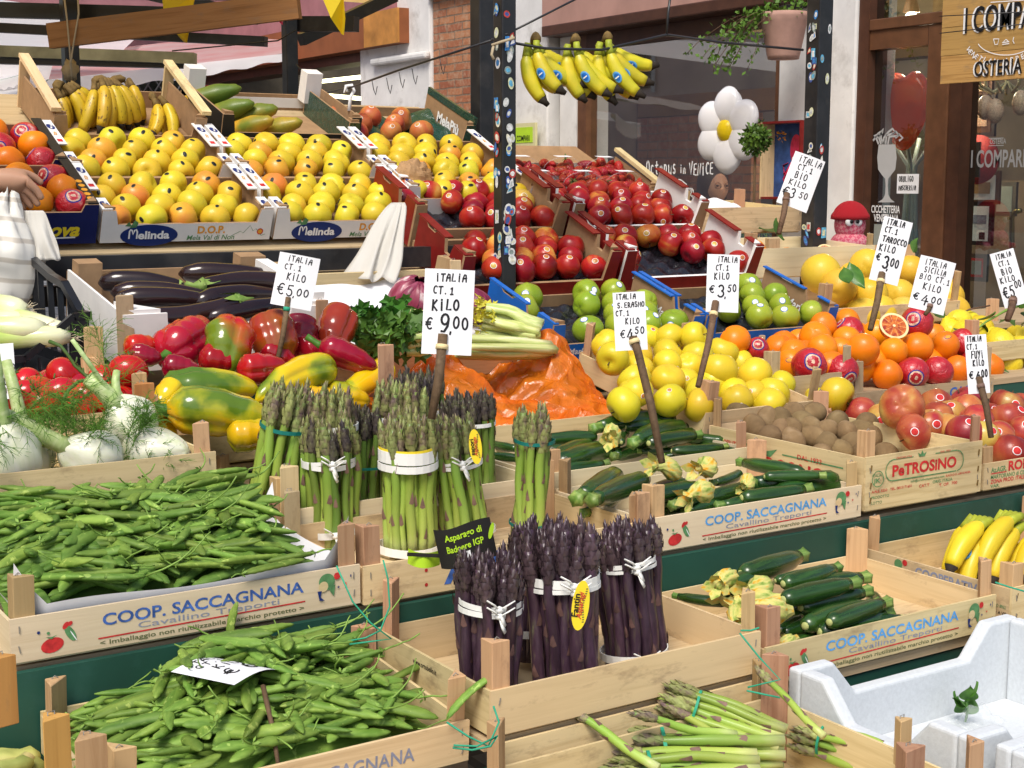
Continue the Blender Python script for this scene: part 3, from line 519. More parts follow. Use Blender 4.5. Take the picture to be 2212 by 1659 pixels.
# ---------------- crates ----------------
CR = {}
def crate(key, label, x0, x1, y0, y1, z, hb=.06, hp=.115, tilt=0.0, tone='pine', ptone='post', t=.005, group='wooden produce crates', liner=None, gap0=0.0, slat=None, front=True, pw=.030, cross=0.0):
    """root at the front left bottom corner; boards butt between corner posts; tilt raises the back"""
    W, D = x1 - x0, y1 - y0; e = empty('wooden_crate', label, 'crate', (x0, y0, z), (tilt, 0, 0), group); CR[key] = e; e['w'] = W; e['d'] = D
    q = lambda a: U(-a, a)
    fb = MB().box(0, W, 0, t, gap0, hb).build('front_board', M[tone + '_x'], e) if front else None
    if slat: MB().box(0, W, -.001, t - .001, -slat - .012, -.012).build('front_board', M[tone + '_x'], e)
    MB().box(0, W, D - t, D, gap0, hb + q(.003)).build('back_board', M[tone + '_x'], e)
    MB().box(0, t, t + .0005, D - t - .0005, gap0, hb - .003 + q(.002)).build('side_board', M[tone + '_y'], e); sb = MB().box(W - t, W, t + .0005, D - t - .0005, gap0, hb - .003 + q(.002)).build('side_board', M[tone + '_y'], e)
    MB().box(t + .0006, W - t - .0006, t + .0006, D - t - .0006, -.004, .001).build('bottom', M[tone + '_x'], e)
    for cx, cy, sx, sy in ((t + .0004, t + .0004, 1, 1), (W - t - .0004, t + .0004, -1, 1), (t + .0004, D - t - .0004, 1, -1), (W - t - .0004, D - t - .0004, -1, -1)):
        h = hp + q(.012); o = MB().prism([(cx, cy, .002), (cx + sx * pw, cy, .002), (cx, cy + sy * pw, .002)][::(1 if sx * sy > 0 else -1)], (0, 0, 0), (q(.003), q(.003), h)).build('corner_post', M[ptone + '_z'], e); bevel(o, .0012, 1)
        sx_, sy_ = cx + sx * pw * .4, cy + sy * pw * .25
        MB().tube([(sx_ - .004, sy_, h - .008), (sx_ - .004, sy_, h + .003), (sx_, sy_, h + .006), (sx_ + .004, sy_, h + .003), (sx_ + .004, sy_, h - .008)], .0008, 5).build('staple', M['stapl'], o)
    if fb:
        mb = MB()
        for sx in (.012, W - .012):
            for dz in (.3, .75): mb.beam((sx, -.0012, hb * dz - .005), (sx + U(-.003, .003), -.0012, hb * dz + .005), .0012, .0012)
        mb.build('staples', M['stapl'], fb)
    if liner:
        s = random.Random(hash_s(key)); L = lambda u, v: Vector((.012 + u * (W - .024), .012 + v * (D - .024), .004 + (hb + liner) * (max(0, abs(u - .5) * 2 - .86) / .14 * .9) + (hb + liner) * (max(0, abs(v - .5) * 2 - .88) / .12) * .9 + .004 * math.sin(9 * u + 5 * v)))
        MB().grid(L, 24, 18).build('paper_liner', M['paper'], e)
    return e, fb
def fboard(e): return [c for c in e.children if c.name.startswith('front_board')][0]
def sboard(e, left=True):
    b = [c for c in e.children if c.name.startswith('side_board')]; return b[0 if left else 1]
def coop_print(e, W, hb, ink='blueink'):
    f = fboard(e); y = -.0006; k = W / .525
    front_text(f, 'COOP. SACCAGNANA', .125 * k, y, hb * .53, hb * .27, ink, .03, .305 * k); front_text(f, 'Cavallino Treporti', .175 * k, y, hb * .335, hb * .14, 'greyink', .0, .215 * k)
    front_shapes(f, y, [('redink', bar(.118 * k, hb * .24, .432 * k, hb * .29, hb * .035))]); front_text(f, '< Imballaggio non riutilizzabile marchio protetto >', .12 * k, y, hb * .08, hb * .105, 'oliveink', .015, .31 * k)
    u = hb / .062
    front_shapes(f, y, [('redink', ell(.055 * k, .017 * u, .016 * u, .0105 * u, .2)), ('greenink', ell(.080 * k, .030 * u, .013 * u, .0058 * u, -1.05)), ('redink', ell(.074 * k, .042 * u, .006 * u, .0035 * u, .9)), ('redink', ell(.080 * k, .044 * u, .004 * u, .0028 * u, .7)), ('greenink', ell(.050 * k, .035 * u, .0022, .0022)), ('navyink', ell(.037 * k, .038 * u, .0022, .0022)), ('greenink', [(.046 * k, .030 * u), (.054 * k, .026 * u), (.062 * k, .031 * u), (.055 * k, .029 * u)]),
        ('whiteink', ell(.084 * k, .026 * u, .009 * u, .0008, -1.05)), ('greenink', ell(.468 * k, .043 * u, .0135 * u, .013 * u, 0, 22)), ('pine_x', ell(.462 * k, .036 * u, .008 * u, .0085 * u, -.6, 14)), ('greenink', [(.470 * k, .034 * u), (.482 * k, .037 * u), (.479 * k, .019 * u), (.474 * k, .026 * u)]), ('navyink', [(.452 * k, .030 * u), (.459 * k, .030 * u), (.457 * k, .020 * u), (.464 * k, .014 * u), (.455 * k, .015 * u)]), ('redink', ell(.485 * k, .050 * u, .0055 * u, .0055 * u)), ('navyink', starp(.487 * k, .032 * u, .0028)), ('redink', starp(.499 * k, .036 * u, .0028)), ('navyink', ell(.508 * k, .047 * u, .0012, .0022))])
# ---------------- ground, stall structure ----------------
g = MB().add([(-60, -20, 0), (90, -20, 0), (90, 120, 0), (-60, 120, 0)], [(0, 1, 2, 3)]).build('pavement', None)
s = NT('grey_stone_paving'); br = s.n('TexBrick'); s.l(s.coords((1, 1, 1), False), br.inputs[0]); br.inputs['Scale'].default_value = 1.2
for i_, c_ in ((1, (.22, .21, .20)), (2, (.17, .165, .16)), (3, (.07, .07, .07))): br.inputs[i_].default_value = (*c_, 1)
g.data.materials.clear(); g.data.materials.append(s.fin(br.outputs[0], .7)); struct(g)
st = empty('market_stall', 'green panelled stepped market stall that carries all the wooden crates', 'market stall')
for (x0, x1, y0, y1, z) in ((.1, 1.01, 1.67, 1.985, .694), (1.012, 1.52, 1.63, 1.985, .735), (1.522, 3.2, 1.63, 1.985, .709), (-.1, 3.4, 1.99, 2.30, .838), (.05, .999, 2.305, 2.62, .905), (1.001, 3.8, 2.305, 2.62, .866), (.2, 4.3, 2.625, 3.02, .955), (.2, 4.6, 3.025, 3.42, 1.05)):
    MB().box(x0, x1, y0, y1, z - .02, z - .004).build('shelf', M['grey_x'], st)
for (x0, x1, y, z0, z1) in ((.1, 3.2, 1.635, .35, .684), (-.1, 3.4, 1.96, .60, .834), (.05, 3.8, 2.306, .72, .884), (.2, 4.3, 2.627, .75, .934), (.2, 4.6, 3.03, .75, 1.029)):
    MB().box(x0, x1, y, y + .012, z0, z1).build('green_panel' if y < 2.1 else 'riser', M['greenpanel'], st)
for x in (.3, 1.6, 2.9):
    for y in (1.72, 3.3): MB().box(x, x + .05, y, y + .05, 0, .7).build('leg', M['steel'], st)
MB().box(-.1, 3.3, 1.16, 1.60, .575, .598).build('shelf', M['grey_x'], st)
# ---------------- rows of crates (metres along the stall, into the stall, up) ----------------
def C(key, label, x0, x1, y0, y1, z, **k): return crate(key, label, x0, x1, y0, y1, z, **k)[0]
A1 = C('A1', 'low crate of pea pods at the bottom left with a fallen price card', .495, 1.002, 1.655, 1.955, .697, liner=.0, hb=.06, hp=.115, tilt=.07)
A2 = C('A2', 'crate with a plain front board holding purple asparagus bundles', 1.018, 1.515, 1.62, 1.955, .738, hb=.066, hp=.135, liner=.0, slat=.052)
A3 = C('A3', 'crate of zucchini with blossoms, printed in blue, behind the white foam box', 1.527, 2.075, 1.62, 1.955, .712, hb=.062, hp=.125)
A4 = C('A4', 'crate of yellow bananas at the right edge', 2.092, 2.60, 1.60, 1.955, .712, hb=.075, hp=.125)
B1 = C('B1', 'upper crate heaped with pea pods, front board printed in blue and red', .465, .997, 1.97, 2.285, .846, hb=.062, hp=.115, tone='white', liner=.012)
B2 = C('B2', 'crate with green asparagus bundles and large blue letters on its front', 1.003, 1.565, 1.97, 2.285, .841, hb=.062, hp=.115, liner=.0)
B3 = C('B3', 'middle crate of zucchini with light blue print above the green panel', 1.573, 2.100, 1.97, 2.27, .844, hb=.062, hp=.112, tone='white')
B4 = C('B4', 'narrow crate of kiwis with a red and green printed front', 2.110, 2.455, 1.97, 2.44, .852, hb=.108, hp=.165, pw=.026)
B5 = C('B5', 'low crate of pink apples with red print at the right edge', 2.464, 3.00, 1.97, 2.46, .853, hb=.056, hp=.10)
C1 = C('C1', 'crate of white fennel bulbs with feathery leaves behind the peas', .34, .895, 2.30, 2.605, .985, hb=.060, hp=.118)
C2 = C('C2', 'rear crate of asparagus bundles under the yellow peppers', 1.003, 1.56, 2.30, 2.60, .868, hb=.058, hp=.12, liner=.0, tone='white')
C3 = C('C3', 'rear crate of zucchini in front of the orange plastic bag', 1.568, 2.095, 2.285, 2.60, .868, hb=.066, hp=.108, tone='white')
D1 = C('D1', 'crate of vine tomatoes between the leeks and the fennel', .33, .895, 2.615, 2.945, 1.012, hb=.065, hp=.125)
D2 = C('D2', 'crate of long yellow and red peppers in front of the eggplant carton', .90, 1.40, 2.615, 2.945, .96, hb=.06, hp=.12)
D3 = C('D3', 'crate with the orange bag of carrots and the celery', 1.50, 2.045, 2.615, 2.945, .912, hb=.060, hp=.12)
D4 = C('D4', 'crate of yellow green apples behind the kiwis', 2.102, 2.452, 2.452, 2.945, .925, hb=.062, hp=.128, tilt=.18)
D5 = C('D5', 'crate of loose and wrapped oranges behind the pink apples', 2.76, 3.30, 2.62, 2.98, .900, hb=.056, hp=.135, tone='grey', ptone='grey')
D6 = C('D6', 'small crate with one orange between yellow apples and the orange heap', 2.462, 2.75, 2.62, 2.98, .945, hb=.07, hp=.13, tone='grey', ptone='grey')
E1 = C('E1', 'crate of lemons with leaves at the right edge', 3.33, 3.9, 2.72, 3.12, .985, hb=.055, hp=.12)
E2 = C('E2', 'crate of large grapefruits beside the right stall post', 3.03, 3.62, 3.02, 3.42, 1.07, hb=.06, hp=.14, tilt=.10)
F1 = C('F1', 'crate with red peppers and radicchio lined with white paper behind the celery', 1.43, 1.93, 2.96, 3.36, 1.035, hb=.085, hp=.125, tone='pine', tilt=.40, liner=.0)
Z1 = C('Z1', 'front crate of loose asparagus lying on their sides', .98, 1.515, 1.18, 1.585, .612, hb=.10, hp=.16, tone='pine', liner=0)
Z2 = C('Z2', 'crate of dried bean husks at the bottom left corner', .10, .482, 1.30, 1.60, .665, hb=.06, hp=.135)
coop_print(B1, .532, .062); coop_print(B3, .527, .062, 'skyink'); coop_print(A3, .548, .062, 'skyink')
f = fboard(B2); front_text(f, 'ASPARAGI', .145, -.0006, .013, .040, 'blueink', .05, .33); front_shapes(f, -.0006, [('redink', ell(x, z, .003, .003)) for x in (.112, .47) for z in (.016, .040)])
f = fboard(B4); front_text(f, 'PeTROSiNO', .075, -.0006, .062, .022, 'redink', .05, .19)
front_shapes(f, -.0006, [('greenink', bar(.075, .096, .135, .096, .0022)), ('greenink', bar(.20, .096, .265, .096, .0022)), ('greenink', bar(.075, .053, .265, .053, .0022)), ('greenink', [(.152, .094), (.147, .103), (.156, .099), (.160, .107), (.165, .099), (.173, .103), (.168, .094)])] + [('greenink', bar(*p, .0022)) for c, s_ in ((.075, -1), (.265, 1)) for p in [(c + s_ * .02 * math.sin(a * .52), .0745 + .0215 * math.cos(a * .52), c + s_ * .02 * math.sin((a + 1) * .52), .0745 + .0215 * math.cos((a + 1) * .52)) for a in range(6)]] + [('greenink', bar(.032 + .016 * math.cos(a * .5), .062 + .016 * math.sin(a * .5), .032 + .016 * math.cos(a * .5 + .5), .062 + .016 * math.sin(a * .5 + .5), .002)) for a in range(13)])
front_text(f, 'ITALIA', .019, -.0006, .066, .0055, 'greenink', .02, .026); front_text(f, 'JK', .022, -.0006, .054, .009, 'greenink', .04, .02)
front_text(f, 'ORTOFRUTTA', .085, -.0008, .0955, .0042, 'redink', .02, .045); front_text(f, 'DAL 1933', .215, -.0008, .0955, .0042, 'redink', .02, .03)
front_text(f, 'info@ortofruttapetrosino.com', .13, -.0006, .0435, .0045, 'greenink', .02, .10); front_text(f, 'R.N.D.O.O. n.001014USA', .235, -.0006, .0435, .0045, 'redink', .02, .075)
front_text(f, 'A.N.E. 5253   TEL. 0815171651', .018, -.0006, .034, .0052, 'redink', .02, .115); front_text(f, "CAT.'I'", .155, -.0006, .030, .006, 'redink', .02, .03); front_text(f, 'ORIG. ITALIA', .195, -.0006, .034, .006, 'greenink', .02, .06); front_text(f, 'T. OP.  700', .215, -.0006, .025, .006, 'redink', .02, .055)
front_text(f, 'PRODOTTO', .018, -.0006, .022, .0055, 'greenink', .01, .05); front_text(f, 'LOTTO', .018, -.0006, .011, .0055, 'greenink', .01, .03)
mb = MB()
for x in (.013, .332):
    for z in (.02, .05, .085): mb.beam((x, -.0015, z - .006), (x + .002, -.0015, z + .006), .0025, .0018)
mb.build('staples', M['crown'], f)
sb_ = sboard(B4)
side_text(sb_, 'ORTOFRUTTA', -.0006, .445, .072, .010, 'redink', .03, .08); side_text(sb_, 'PeTROSiNO', -.0006, .36, .030, .034, 'redink', .05, .25); side_text(sb_, 'DAL 1933', -.0006, .19, .074, .010, 'redink', .02, .07)
mb = MB(); mb.add([(-.0006, y, z) for y, z in ((.33, .066), (.35, .085), (.315, .076), (.30, .092), (.285, .076), (.25, .085), (.27, .066))], [(0, 1, 2), (2, 3, 4), (4, 5, 6), (0, 2, 4, 6)]); mb.build('printed_mark', M['greenink'], sb_); mb = MB(); mb.add([(-.0006, y, z) for y, z in ((.235, .078), (.235, .075), (.06, .075), (.06, .078))], [(0, 1, 2, 3)]); mb.build('printed_mark', M['greenink'], sb_)
f = fboard(B5); front_text(f, 'Az.AGR.', .022, -.0006, .035, .011, 'greenink', .03, .05); front_text(f, 'ROMAGNA', .078, -.0006, .034, .020, 'redink', .05, .17); front_text(f, 'MARTORANO di CESENA', .022, -.0006, .021, .0085, 'greenink', .02, .14); front_text(f, 'ZONA PROD. ITALIA EM.', .022, -.0006, .011, .0085, 'redink', .02, .14); front_text(f, 'VAR.', .022, -.0006, .002, .007, 'greenink', .02, .03); front_shapes(f, -.0006, [('redink', bar(.022, .0325, .072, .0325, .002))])
f = fboard(D5); front_text(f, 'CASALE', .36, -.0006, .016, .026, 'blueink', .04, .15); front_shapes(f, -.0006, [('navyink', ell(.03, .03, .003, .003)), ('navyink', ell(.05, .015, .002, .002))])
f = fboard(A4); front_text(f, 'Agricola', .055, -.0006, .024, .026, 'ink', .03, .17); front_shapes(f, -.0006, [('crown', bar(.012, z, .016, z + .014, .002)) for z in (.012, .05)])
s_ = sboard(A4); side_text(s_, 'COOPERATIVA', -.0006, .22, .046, .018, 'greyink', .04, .16); side_text(s_, 'SACCAGNANA', -.0006, .22, .022, .018, 'greyink', .04, .16); side_text(s_, 'BNDOO 8962', -.0006, .052, .034, .006, 'greenink', .01, .04); side_text(s_, 'Prod : A VIS', -.0006, .05, .022, .006, 'ink', .02, .04)
mb = MB(); mb.add([(-.0006, .262 + a, .060 + b) for a, b in ell(0, 0, .010, .010)], [tuple(range(16))]); mb.build('printed_mark', M['greenink'], s_); mb = MB(); mb.add([(-.0007, .246 + a, .066 + b) for a, b in ell(0, 0, .006, .006)], [tuple(range(16))]); mb.build('printed_mark', M['redink'], s_)
f = fboard(A1); front_text(f, 'COOPERATIVA SACCAGNANA', .06, -.0006, .02, .020, 'greyink', .02, .36)
side_text(sboard(A2), 'www.ortobello.it', -.0006, .22, .045, .008, 'ink', .02, .07)
# ---------------- produce in the wooden crates ----------------
ORD += ['fifteenth', 'sixteenth', 'seventeenth', 'eighteenth', 'nineteenth', 'twentieth', 'twenty-first', 'twenty-second', 'twenty-third', 'twenty-fourth', 'twenty-fifth', 'twenty-sixth', 'twenty-seventh', 'twenty-eighth', 'twenty-ninth', 'thirtieth', 'thirty-first', 'thirty-second', 'thirty-third', 'thirty-fourth', 'thirty-fifth']
def ranked(items): return [sum(1 for b in items if b[0] < a[0]) + 1 for a in items]   # place from the left
TOCAM = Vector((-.5, -.8, .28)).normalized()
def facing(sp=.5, up=.35): return Vector((-.5 + U(-sp, sp), -.8, up + U(-sp, sp)))
# peas
def pea_heap(e, floor, fn, x0, x1, y0, y1, n_stuff, n, label, group, aim):
    Hp = Heap(x0, x1, y0, y1, fn); mb = MB(); mb.grid(lambda u, v: Vector((x0 + u * (x1 - x0), y0 + v * (y1 - y0), fn(x0 + u * (x1 - x0), y0 + v * (y1 - y0)) - .006)), 30, 20)
    base = [([tuple(v.co) for v in me.vertices], [tuple(p.vertices) for p in me.polygons]) for me in PODS]
    cnt = [0]
    def one():
        x, y = U(x0 + .03, x1 - .03), U(y0 + .02, y1 - .02); yaw = random.gauss(aim, .85); L = .13; m = .070
        x = min(max(x, x0 + abs(math.cos(yaw)) * m), x1 - abs(math.cos(yaw)) * m); y = min(max(y, y0 + abs(math.sin(yaw)) * m), y1 - abs(math.sin(yaw)) * m); c, p = Hp.drop(x, y, yaw, L, .0085)
        top = fn(x, y) + .012 + .030 * cnt[0] / (n_stuff + n); cnt[0] += 1
        if c.z > top: c.z = top; p *= .4
        return c, p, yaw
    for i in range(n_stuff):
        c, p, yaw = one(); Mx = Matrix.Translation(c) @ Euler((U(-.7, .7), -p, yaw)).to_matrix().to_4x4(); vs, fs = random.choice(base); mb.add([Mx @ Vector(v) for v in vs], fs, 0, True)
    o = mb.build('pea_pods', M['pod']); tag(o, label.replace('green pea pod', 'green pea pods') + ', the lower layers', 'pea pods', None, 'stuff')
    for i in range(n):
        c, p, yaw = one(); pod_at(c, yaw + (math.pi if random.random() < .4 else 0), p if True else 0, label, group, U(.78, 1.03), random.random() < .55)
    return Hp
hB = lambda x, y: .868 + .128 * max(0, (y - 1.97) / .315) ** .8 * max(0, 1 - max(0, (x - .80) / .22) ** 2 * .65)
H1 = pea_heap(B1, .85, hB, .475, .945, 1.985, 2.275, 110, 160, 'green pea pod heaped in the upper pea crate with blue printed front', 'pea pods in the upper crate', -.15)
hA = lambda x, y: .705 + .125 * math.exp(-((x - .77) / .21) ** 2) * max(0, (y - 1.655) / .3) ** .6
H2 = pea_heap(A1, .70, hA, .515, .985, 1.672, 1.945, 80, 120, 'green pea pod heaped in the low crate around the fallen price card', 'pea pods in the lower crate', -.05)
def pod2(a, b, label, k=0, stalk=True):
    a, b = Vector(a), Vector(b); d = b - a; L = (.138, .126, .145, .132, .116)[k]; return pod_at((a + b) / 2, math.atan2(d.y, d.x), math.asin(max(-1, min(1, d.z / d.length))), label, 'pea pods in the lower crate', d.length / L, stalk, 0, k)
pod2(atY(965, 1555, 1.63), atY(1072, 1455, 1.64), 'large pea pod sticking out over the post beside the purple asparagus crate', 2)
pod2(atY(815, 1490, 1.80), atY(925, 1430, 1.83), 'plump pea pod rising at the back right of the low pea crate', 0)
pod2(atY(507, 1440, 1.945), atY(513, 1300, 1.955), 'long pea pod hanging straight down the green panel from the upper crate', 2)
pod2(atY(462, 1440, 1.90), atY(565, 1412, 1.90), 'short pea pod lying at the foot of the hanging pod', 1)
pod2(atY(520, 1240, 1.96), atY(660, 1208, 1.97), 'pea pod lying over the front board of the upper crate at its right', 3)
# zucchini from both ends
def zset(lst, z, label, group, fl=()):
    rk = ranked([(min(a[0], a[2]),) for a in lst])
    for i, (u0, v0, u1, v1, dz) in enumerate(lst):   # stem end, blossom end
        a, b = atZ(u0, v0, z + dz), atZ(u1, v1, z + dz); d = (a - b); c = (a + b) / 2; k = random.randrange(4); L = max(.09, min(.21, d.length))
        zucchini(c, math.atan2(d.y, d.x), 0, U(-.5, .5), f'zucchini, {ORD[rk[i]]} from left {label}', group, k, i in fl, L / (.172 + .01 * k))
zset([(1858, 1250, 1702, 1275, .045), (1862, 1280, 1728, 1313, .03), (1878, 1309, 1738, 1353, .02), (1908, 1329, 1768, 1366, .008), (1944, 1339, 1808, 1371, 0), (1724, 1203, 1598, 1241, .06), (1772, 1234, 1674, 1255, .055), (1880, 1284, 1900, 1330, 0), (1475, 1290, 1560, 1302, .02), (1730, 1335, 1685, 1362, .0), (1772, 1366, 1707, 1386, -.004), (1640, 1262, 1560, 1290, .02), (1700, 1300, 1600, 1330, .0), (1820, 1300, 1700, 1330, -.01), (1835, 1262, 1690, 1296, .055), (1905, 1305, 1790, 1345, .03), (1800, 1230, 1690, 1262, .065), (1925, 1352, 1790, 1384, -.002), (1790, 1340, 1690, 1370, -.008), (1670, 1235, 1560, 1270, .05)], .752, 'in the lower crate behind the foam box', 'zucchini in the lower crate')
zset([(1608, 1000, 1738, 1022, .03), (1628, 1044, 1812, 1034, .02), (1668, 1068, 1818, 1047, .006), (1528, 1075, 1644, 1050, .01), (1562, 1092, 1674, 1070, 0), (1488, 1103, 1572, 1083, -.005), (1462, 1088, 1532, 1056, .015), (1545, 1042, 1598, 1022, .02), (1231, 1088, 1352, 1012, .04), (1250, 1092, 1428, 1021, .05), (1395, 1066, 1480, 1040, .025), (1270, 1106, 1330, 1074, .0), (1404, 1090, 1480, 1064, .01), (1330, 1060, 1420, 1040, .0), (1600, 1100, 1500, 1112, -.02), (1420, 1110, 1520, 1095, -.02), (1690, 1088, 1600, 1100, -.02), (1800, 1066, 1700, 1090, -.015), (1770, 1028, 1650, 1030, .035), (1735, 1058, 1600, 1076, .012), (1500, 1050, 1400, 1076, .03), (1640, 1088, 1540, 1104, -.01), (1450, 1100, 1350, 1122, -.015)], .888, 'in the middle crate with light blue print', 'zucchini in the middle crate')
zset([(1277, 924, 1474, 902, .05), (1168, 952, 1290, 944, .03), (1372, 952, 1480, 922, .035), (1200, 985, 1278, 960, .02), (1318, 968, 1200, 1002, .01), (1302, 1002, 1200, 1015, 0), (1350, 938, 1342, 956, .03), (1438, 955, 1500, 934, .025), (1060, 958, 1112, 968, .02), (1062, 985, 1112, 990, .01), (1462, 928, 1532, 912, .03), (1462, 946, 1564, 952, .015), (1508, 962, 1590, 980, 0), (1440, 985, 1522, 986, 0), (1390, 975, 1470, 975, .0), (1330, 985, 1400, 965, .0), (1380, 930, 1300, 940, .01), (1500, 940, 1400, 958, .03), (1560, 966, 1450, 974, .015), (1270, 966, 1160, 972, .015), (1440, 912, 1350, 922, .045)], .915, 'in the rear zucchini crate below the orange bag', 'zucchini in the rear crate')
def flower(u, v, z, label, yaw=None, s=1.0):
    o = ob('courgette_flower', random.choice(BLOS), None, atZ(u, v, z), Euler((U(0, 6), U(-.3, .3), U(0, 6) if yaw is None else yaw))); o.scale = (s, s, s); return tag(o, label, 'courgette flower', 'courgette flowers')
for u, v, z, l, yw in ((1575, 1250, .815, 'wilted pale courgette flower leaning over the corner posts of the lower zucchini crate', .6), (1668, 1262, .815, 'yellow green ribbed courgette flower behind the upright post of the purple asparagus crate', .2), (1715, 1318, .80, 'large yellow green courgette flower at the right of the lower flower group', -.4), (1590, 1312, .79, 'orange tipped courgette flower left of the upright post in the lower crate', .9), (1690, 1290, .81, 'courgette flower with orange tip between the larger lower flowers', -.9), (1640, 1330, .775, 'limp orange courgette flower beneath the lower flower group', -1.2), (1725, 1375, .768, 'small orange flower remnant at the front of the lower crate', 0),
    (1468, 1016, .945, 'orange and cream courgette flower in the left of the middle crate', .2), (1545, 1003, .945, 'closed cream courgette flower at the back of the middle crate', .3), (1540, 1048, .94, 'wrinkled cream courgette flower in the centre of the middle crate', .1), (1625, 1032, .925, 'small pale courgette flower right of the wrinkled cream one', .5), (1330, 935, .975, 'bright orange courgette flower in the rear zucchini crate', .75)):
    flower(u, v, z, l, yw, 1.0 if 'small' not in l else .7)
# kiwis, apples, oranges, grapefruits, lemons
def pile(kind, lst, label, group, org, yfn=None, face=None, sc=1.0, jit=0, sp=1.0):
    rk = ranked(lst)
    for i, t in enumerate(lst):
        u, v = org[0] + t[0] / 3, org[1] + t[1] / 3; y = t[2] if len(t) > 2 else yfn(u, v)
        K[kind].put(atY(u, v, y), label.replace('#', ORD[rk[i]]), group, None if face is None else face(), None, random.random() < sp, True, sc * (t[3] if len(t) > 3 else 1))
O6, O5, O3 = (1474.7, 553), (737.3, 553), (1474.7, 0)
kl = [(365, 1035, 2.40, 1.12), (470, 1110, 2.33), (545, 1060, 2.38), (640, 1065, 2.33), (635, 1135, 2.26), (715, 1020, 2.40), (850, 1020, 2.40), (790, 1085, 2.31), (830, 1115, 2.26), (840, 1165, 2.20), (1000, 1080, 2.30, 1.08), (1065, 1150, 2.20), (715, 1195, 2.20), (930, 1215, 2.14, 1.05), (1010, 1260, 2.08), (1105, 1215, 2.11), (1195, 1085, 2.27), (1320, 1285, 2.02), (900, 1290, 2.06), (560, 1170, 2.22), (920, 1140, 2.26), (1160, 1270, 2.07), (1220, 1180, 2.15), (700, 1120, 2.30), (1150, 1130, 2.24)]
rk = ranked(kl)
for i, t in enumerate(kl): K['kiw'].put(atZ(O6[0] + t[0] / 3, O6[1] + t[1] / 3, .968 - (t[1] - 1020) / 270 * .075), f'brown fuzzy kiwi, {ORD[rk[i]]} from the left in the narrow crate', 'kiwis', None, None, False, True, t[3] if len(t) > 3 else 1)
al = [(1720 - 2212, 575, 2.82), (1760 - 2212, 665, 2.70), (1850 - 2212, 590, 2.88), (1930 - 2212, 650, 2.80), (1925 - 2212, 735, 2.70), (1900 - 2212, 805, 2.60), (1905 - 2212, 885, 2.52), (2130 - 2212, 530, 2.90), (2120 - 2212, 635, 2.83), (2110 - 2212, 705, 2.74), (2118 - 2212, 800, 2.62), (2130 - 2212, 940, 2.50), (75, 525, 2.86), (95, 650, 2.78), (40, 720, 2.72), (255, 630, 2.80, 1.1), (235, 740, 2.62, 1.16), (460, 775, 2.62, 1.16), (110, 890, 2.55), (330, 885, 2.58), (345, 935, 2.50), (585, 890, 2.54), (640, 845, 2.62), (110, 965, 2.48), (990, 905, 2.47, 1.16), (860, 950, 2.60), (380, 700, 2.78), (560, 960, 2.47), (470, 905, 2.56), (1990 - 2212, 540, 2.95), (10, 830, 2.64), (1830 - 2212, 960, 2.50), (200, 820, 2.62)]
pile('lap', al, 'yellow green apple, # from the left in the pile behind the kiwis', 'yellow green apples', O6, None, lambda: facing(.6), sp=.35)
ol = [(340, 550, 2.80), (655, 575, 2.88), (720, 635, 2.75), (860, 525, 2.83, 1.1), (910, 455, 2.92), (1060, 430, 2.96), (905, 600, 2.74), (1060, 545, 2.84), (1020, 620, 2.74), (1170, 605, 2.70, 1.13), (1255, 505, 2.86), (1365, 620, 2.72), (1520, 595, 2.72, 1.08), (1700, 580, 2.75, 1.04), (960, 715, 2.68), (1325, 770, 2.67, 1.02), (1780, 735, 2.68), (1990, 720, 2.72), (620, 600, 2.85), (760, 560, 2.92), (1440, 520, 2.86), (1620, 520, 2.86), (1160, 720, 2.72), (1240, 690, 2.75), (1450, 690, 2.75), (1600, 680, 2.77), (1700, 680, 2.76), (1130, 520, 2.90), (700, 700, 2.72), (790, 640, 2.8), (1900, 640, 2.8)]
pile('org', [(a[0], a[1], *a[2:]) for a in ol], 'bare orange, # from the left in the orange heap', 'oranges', O6, None, lambda: facing(1.2, -.2))
for o in [o for o in bpy.data.objects if o.name.startswith('orange') and o.parent is None]:
    if random.random() > .22:
        for c in list(o.children): bpy.data.objects.remove(c)
wl = [(480, 605, 2.78, .8), (1080, 485, 2.88), (1520, 430, 2.76, 1.12), (820, 705, 2.66, 1.12), (1030, 745, 2.65, 1.05), (1490, 760, 2.655, 1.1), (1655, 750, 2.655, 1.04), (1815, 560, 2.76), (1890, 700, 2.70)]
pile('wra', wl, 'orange wrapped in red printed tissue, # from the left among the wrapped ones', 'wrapped oranges', O6, None, lambda: facing(.5, .3))
# cut blood orange
c = atY(1474.7 + 1370 / 3, 553 + 452 / 3, 2.74); fc = (TOCAM + Vector((.12, 0, .38))).normalized(); rq = Vector((0, 0, 1)).rotation_difference(fc)
mb = MB(); n = 28; R0 = .041
mb.add([(math.cos(2 * math.pi * j / n) * R0 * math.sin(a), math.sin(2 * math.pi * j / n) * R0 * math.sin(a), -R0 * math.cos(a) * .95) for a in [math.pi / 2 * k / 7 for k in range(1, 8)] for j in range(n)] + [(0, 0, -R0 * .95)], [(k * n + j, k * n + (j + 1) % n, (k + 1) * n + (j + 1) % n, (k + 1) * n + j) for k in range(6) for j in range(n)] + [(7 * n, (j + 1) % n, j) for j in range(n)], 0, True)
h = mb.build('half_orange', M['org'], None, c, rq); tag(h, 'blood orange cut in half showing its dark flesh on top of the heap', 'cut orange')
_s = NT('blood_orange_flesh'); _tc = _s.n('TexCoord'); _sp = _s.n('SeparateXYZ'); _s.l(_tc.outputs['Object'], _sp.inputs[0]); _at = _s.math('ARCTAN2', _sp.outputs['Y'], _sp.outputs['X']); _w = _s.math('ABSOLUTE', _s.math('SINE', _s.math('MULTIPLY', _at, 5.0)))
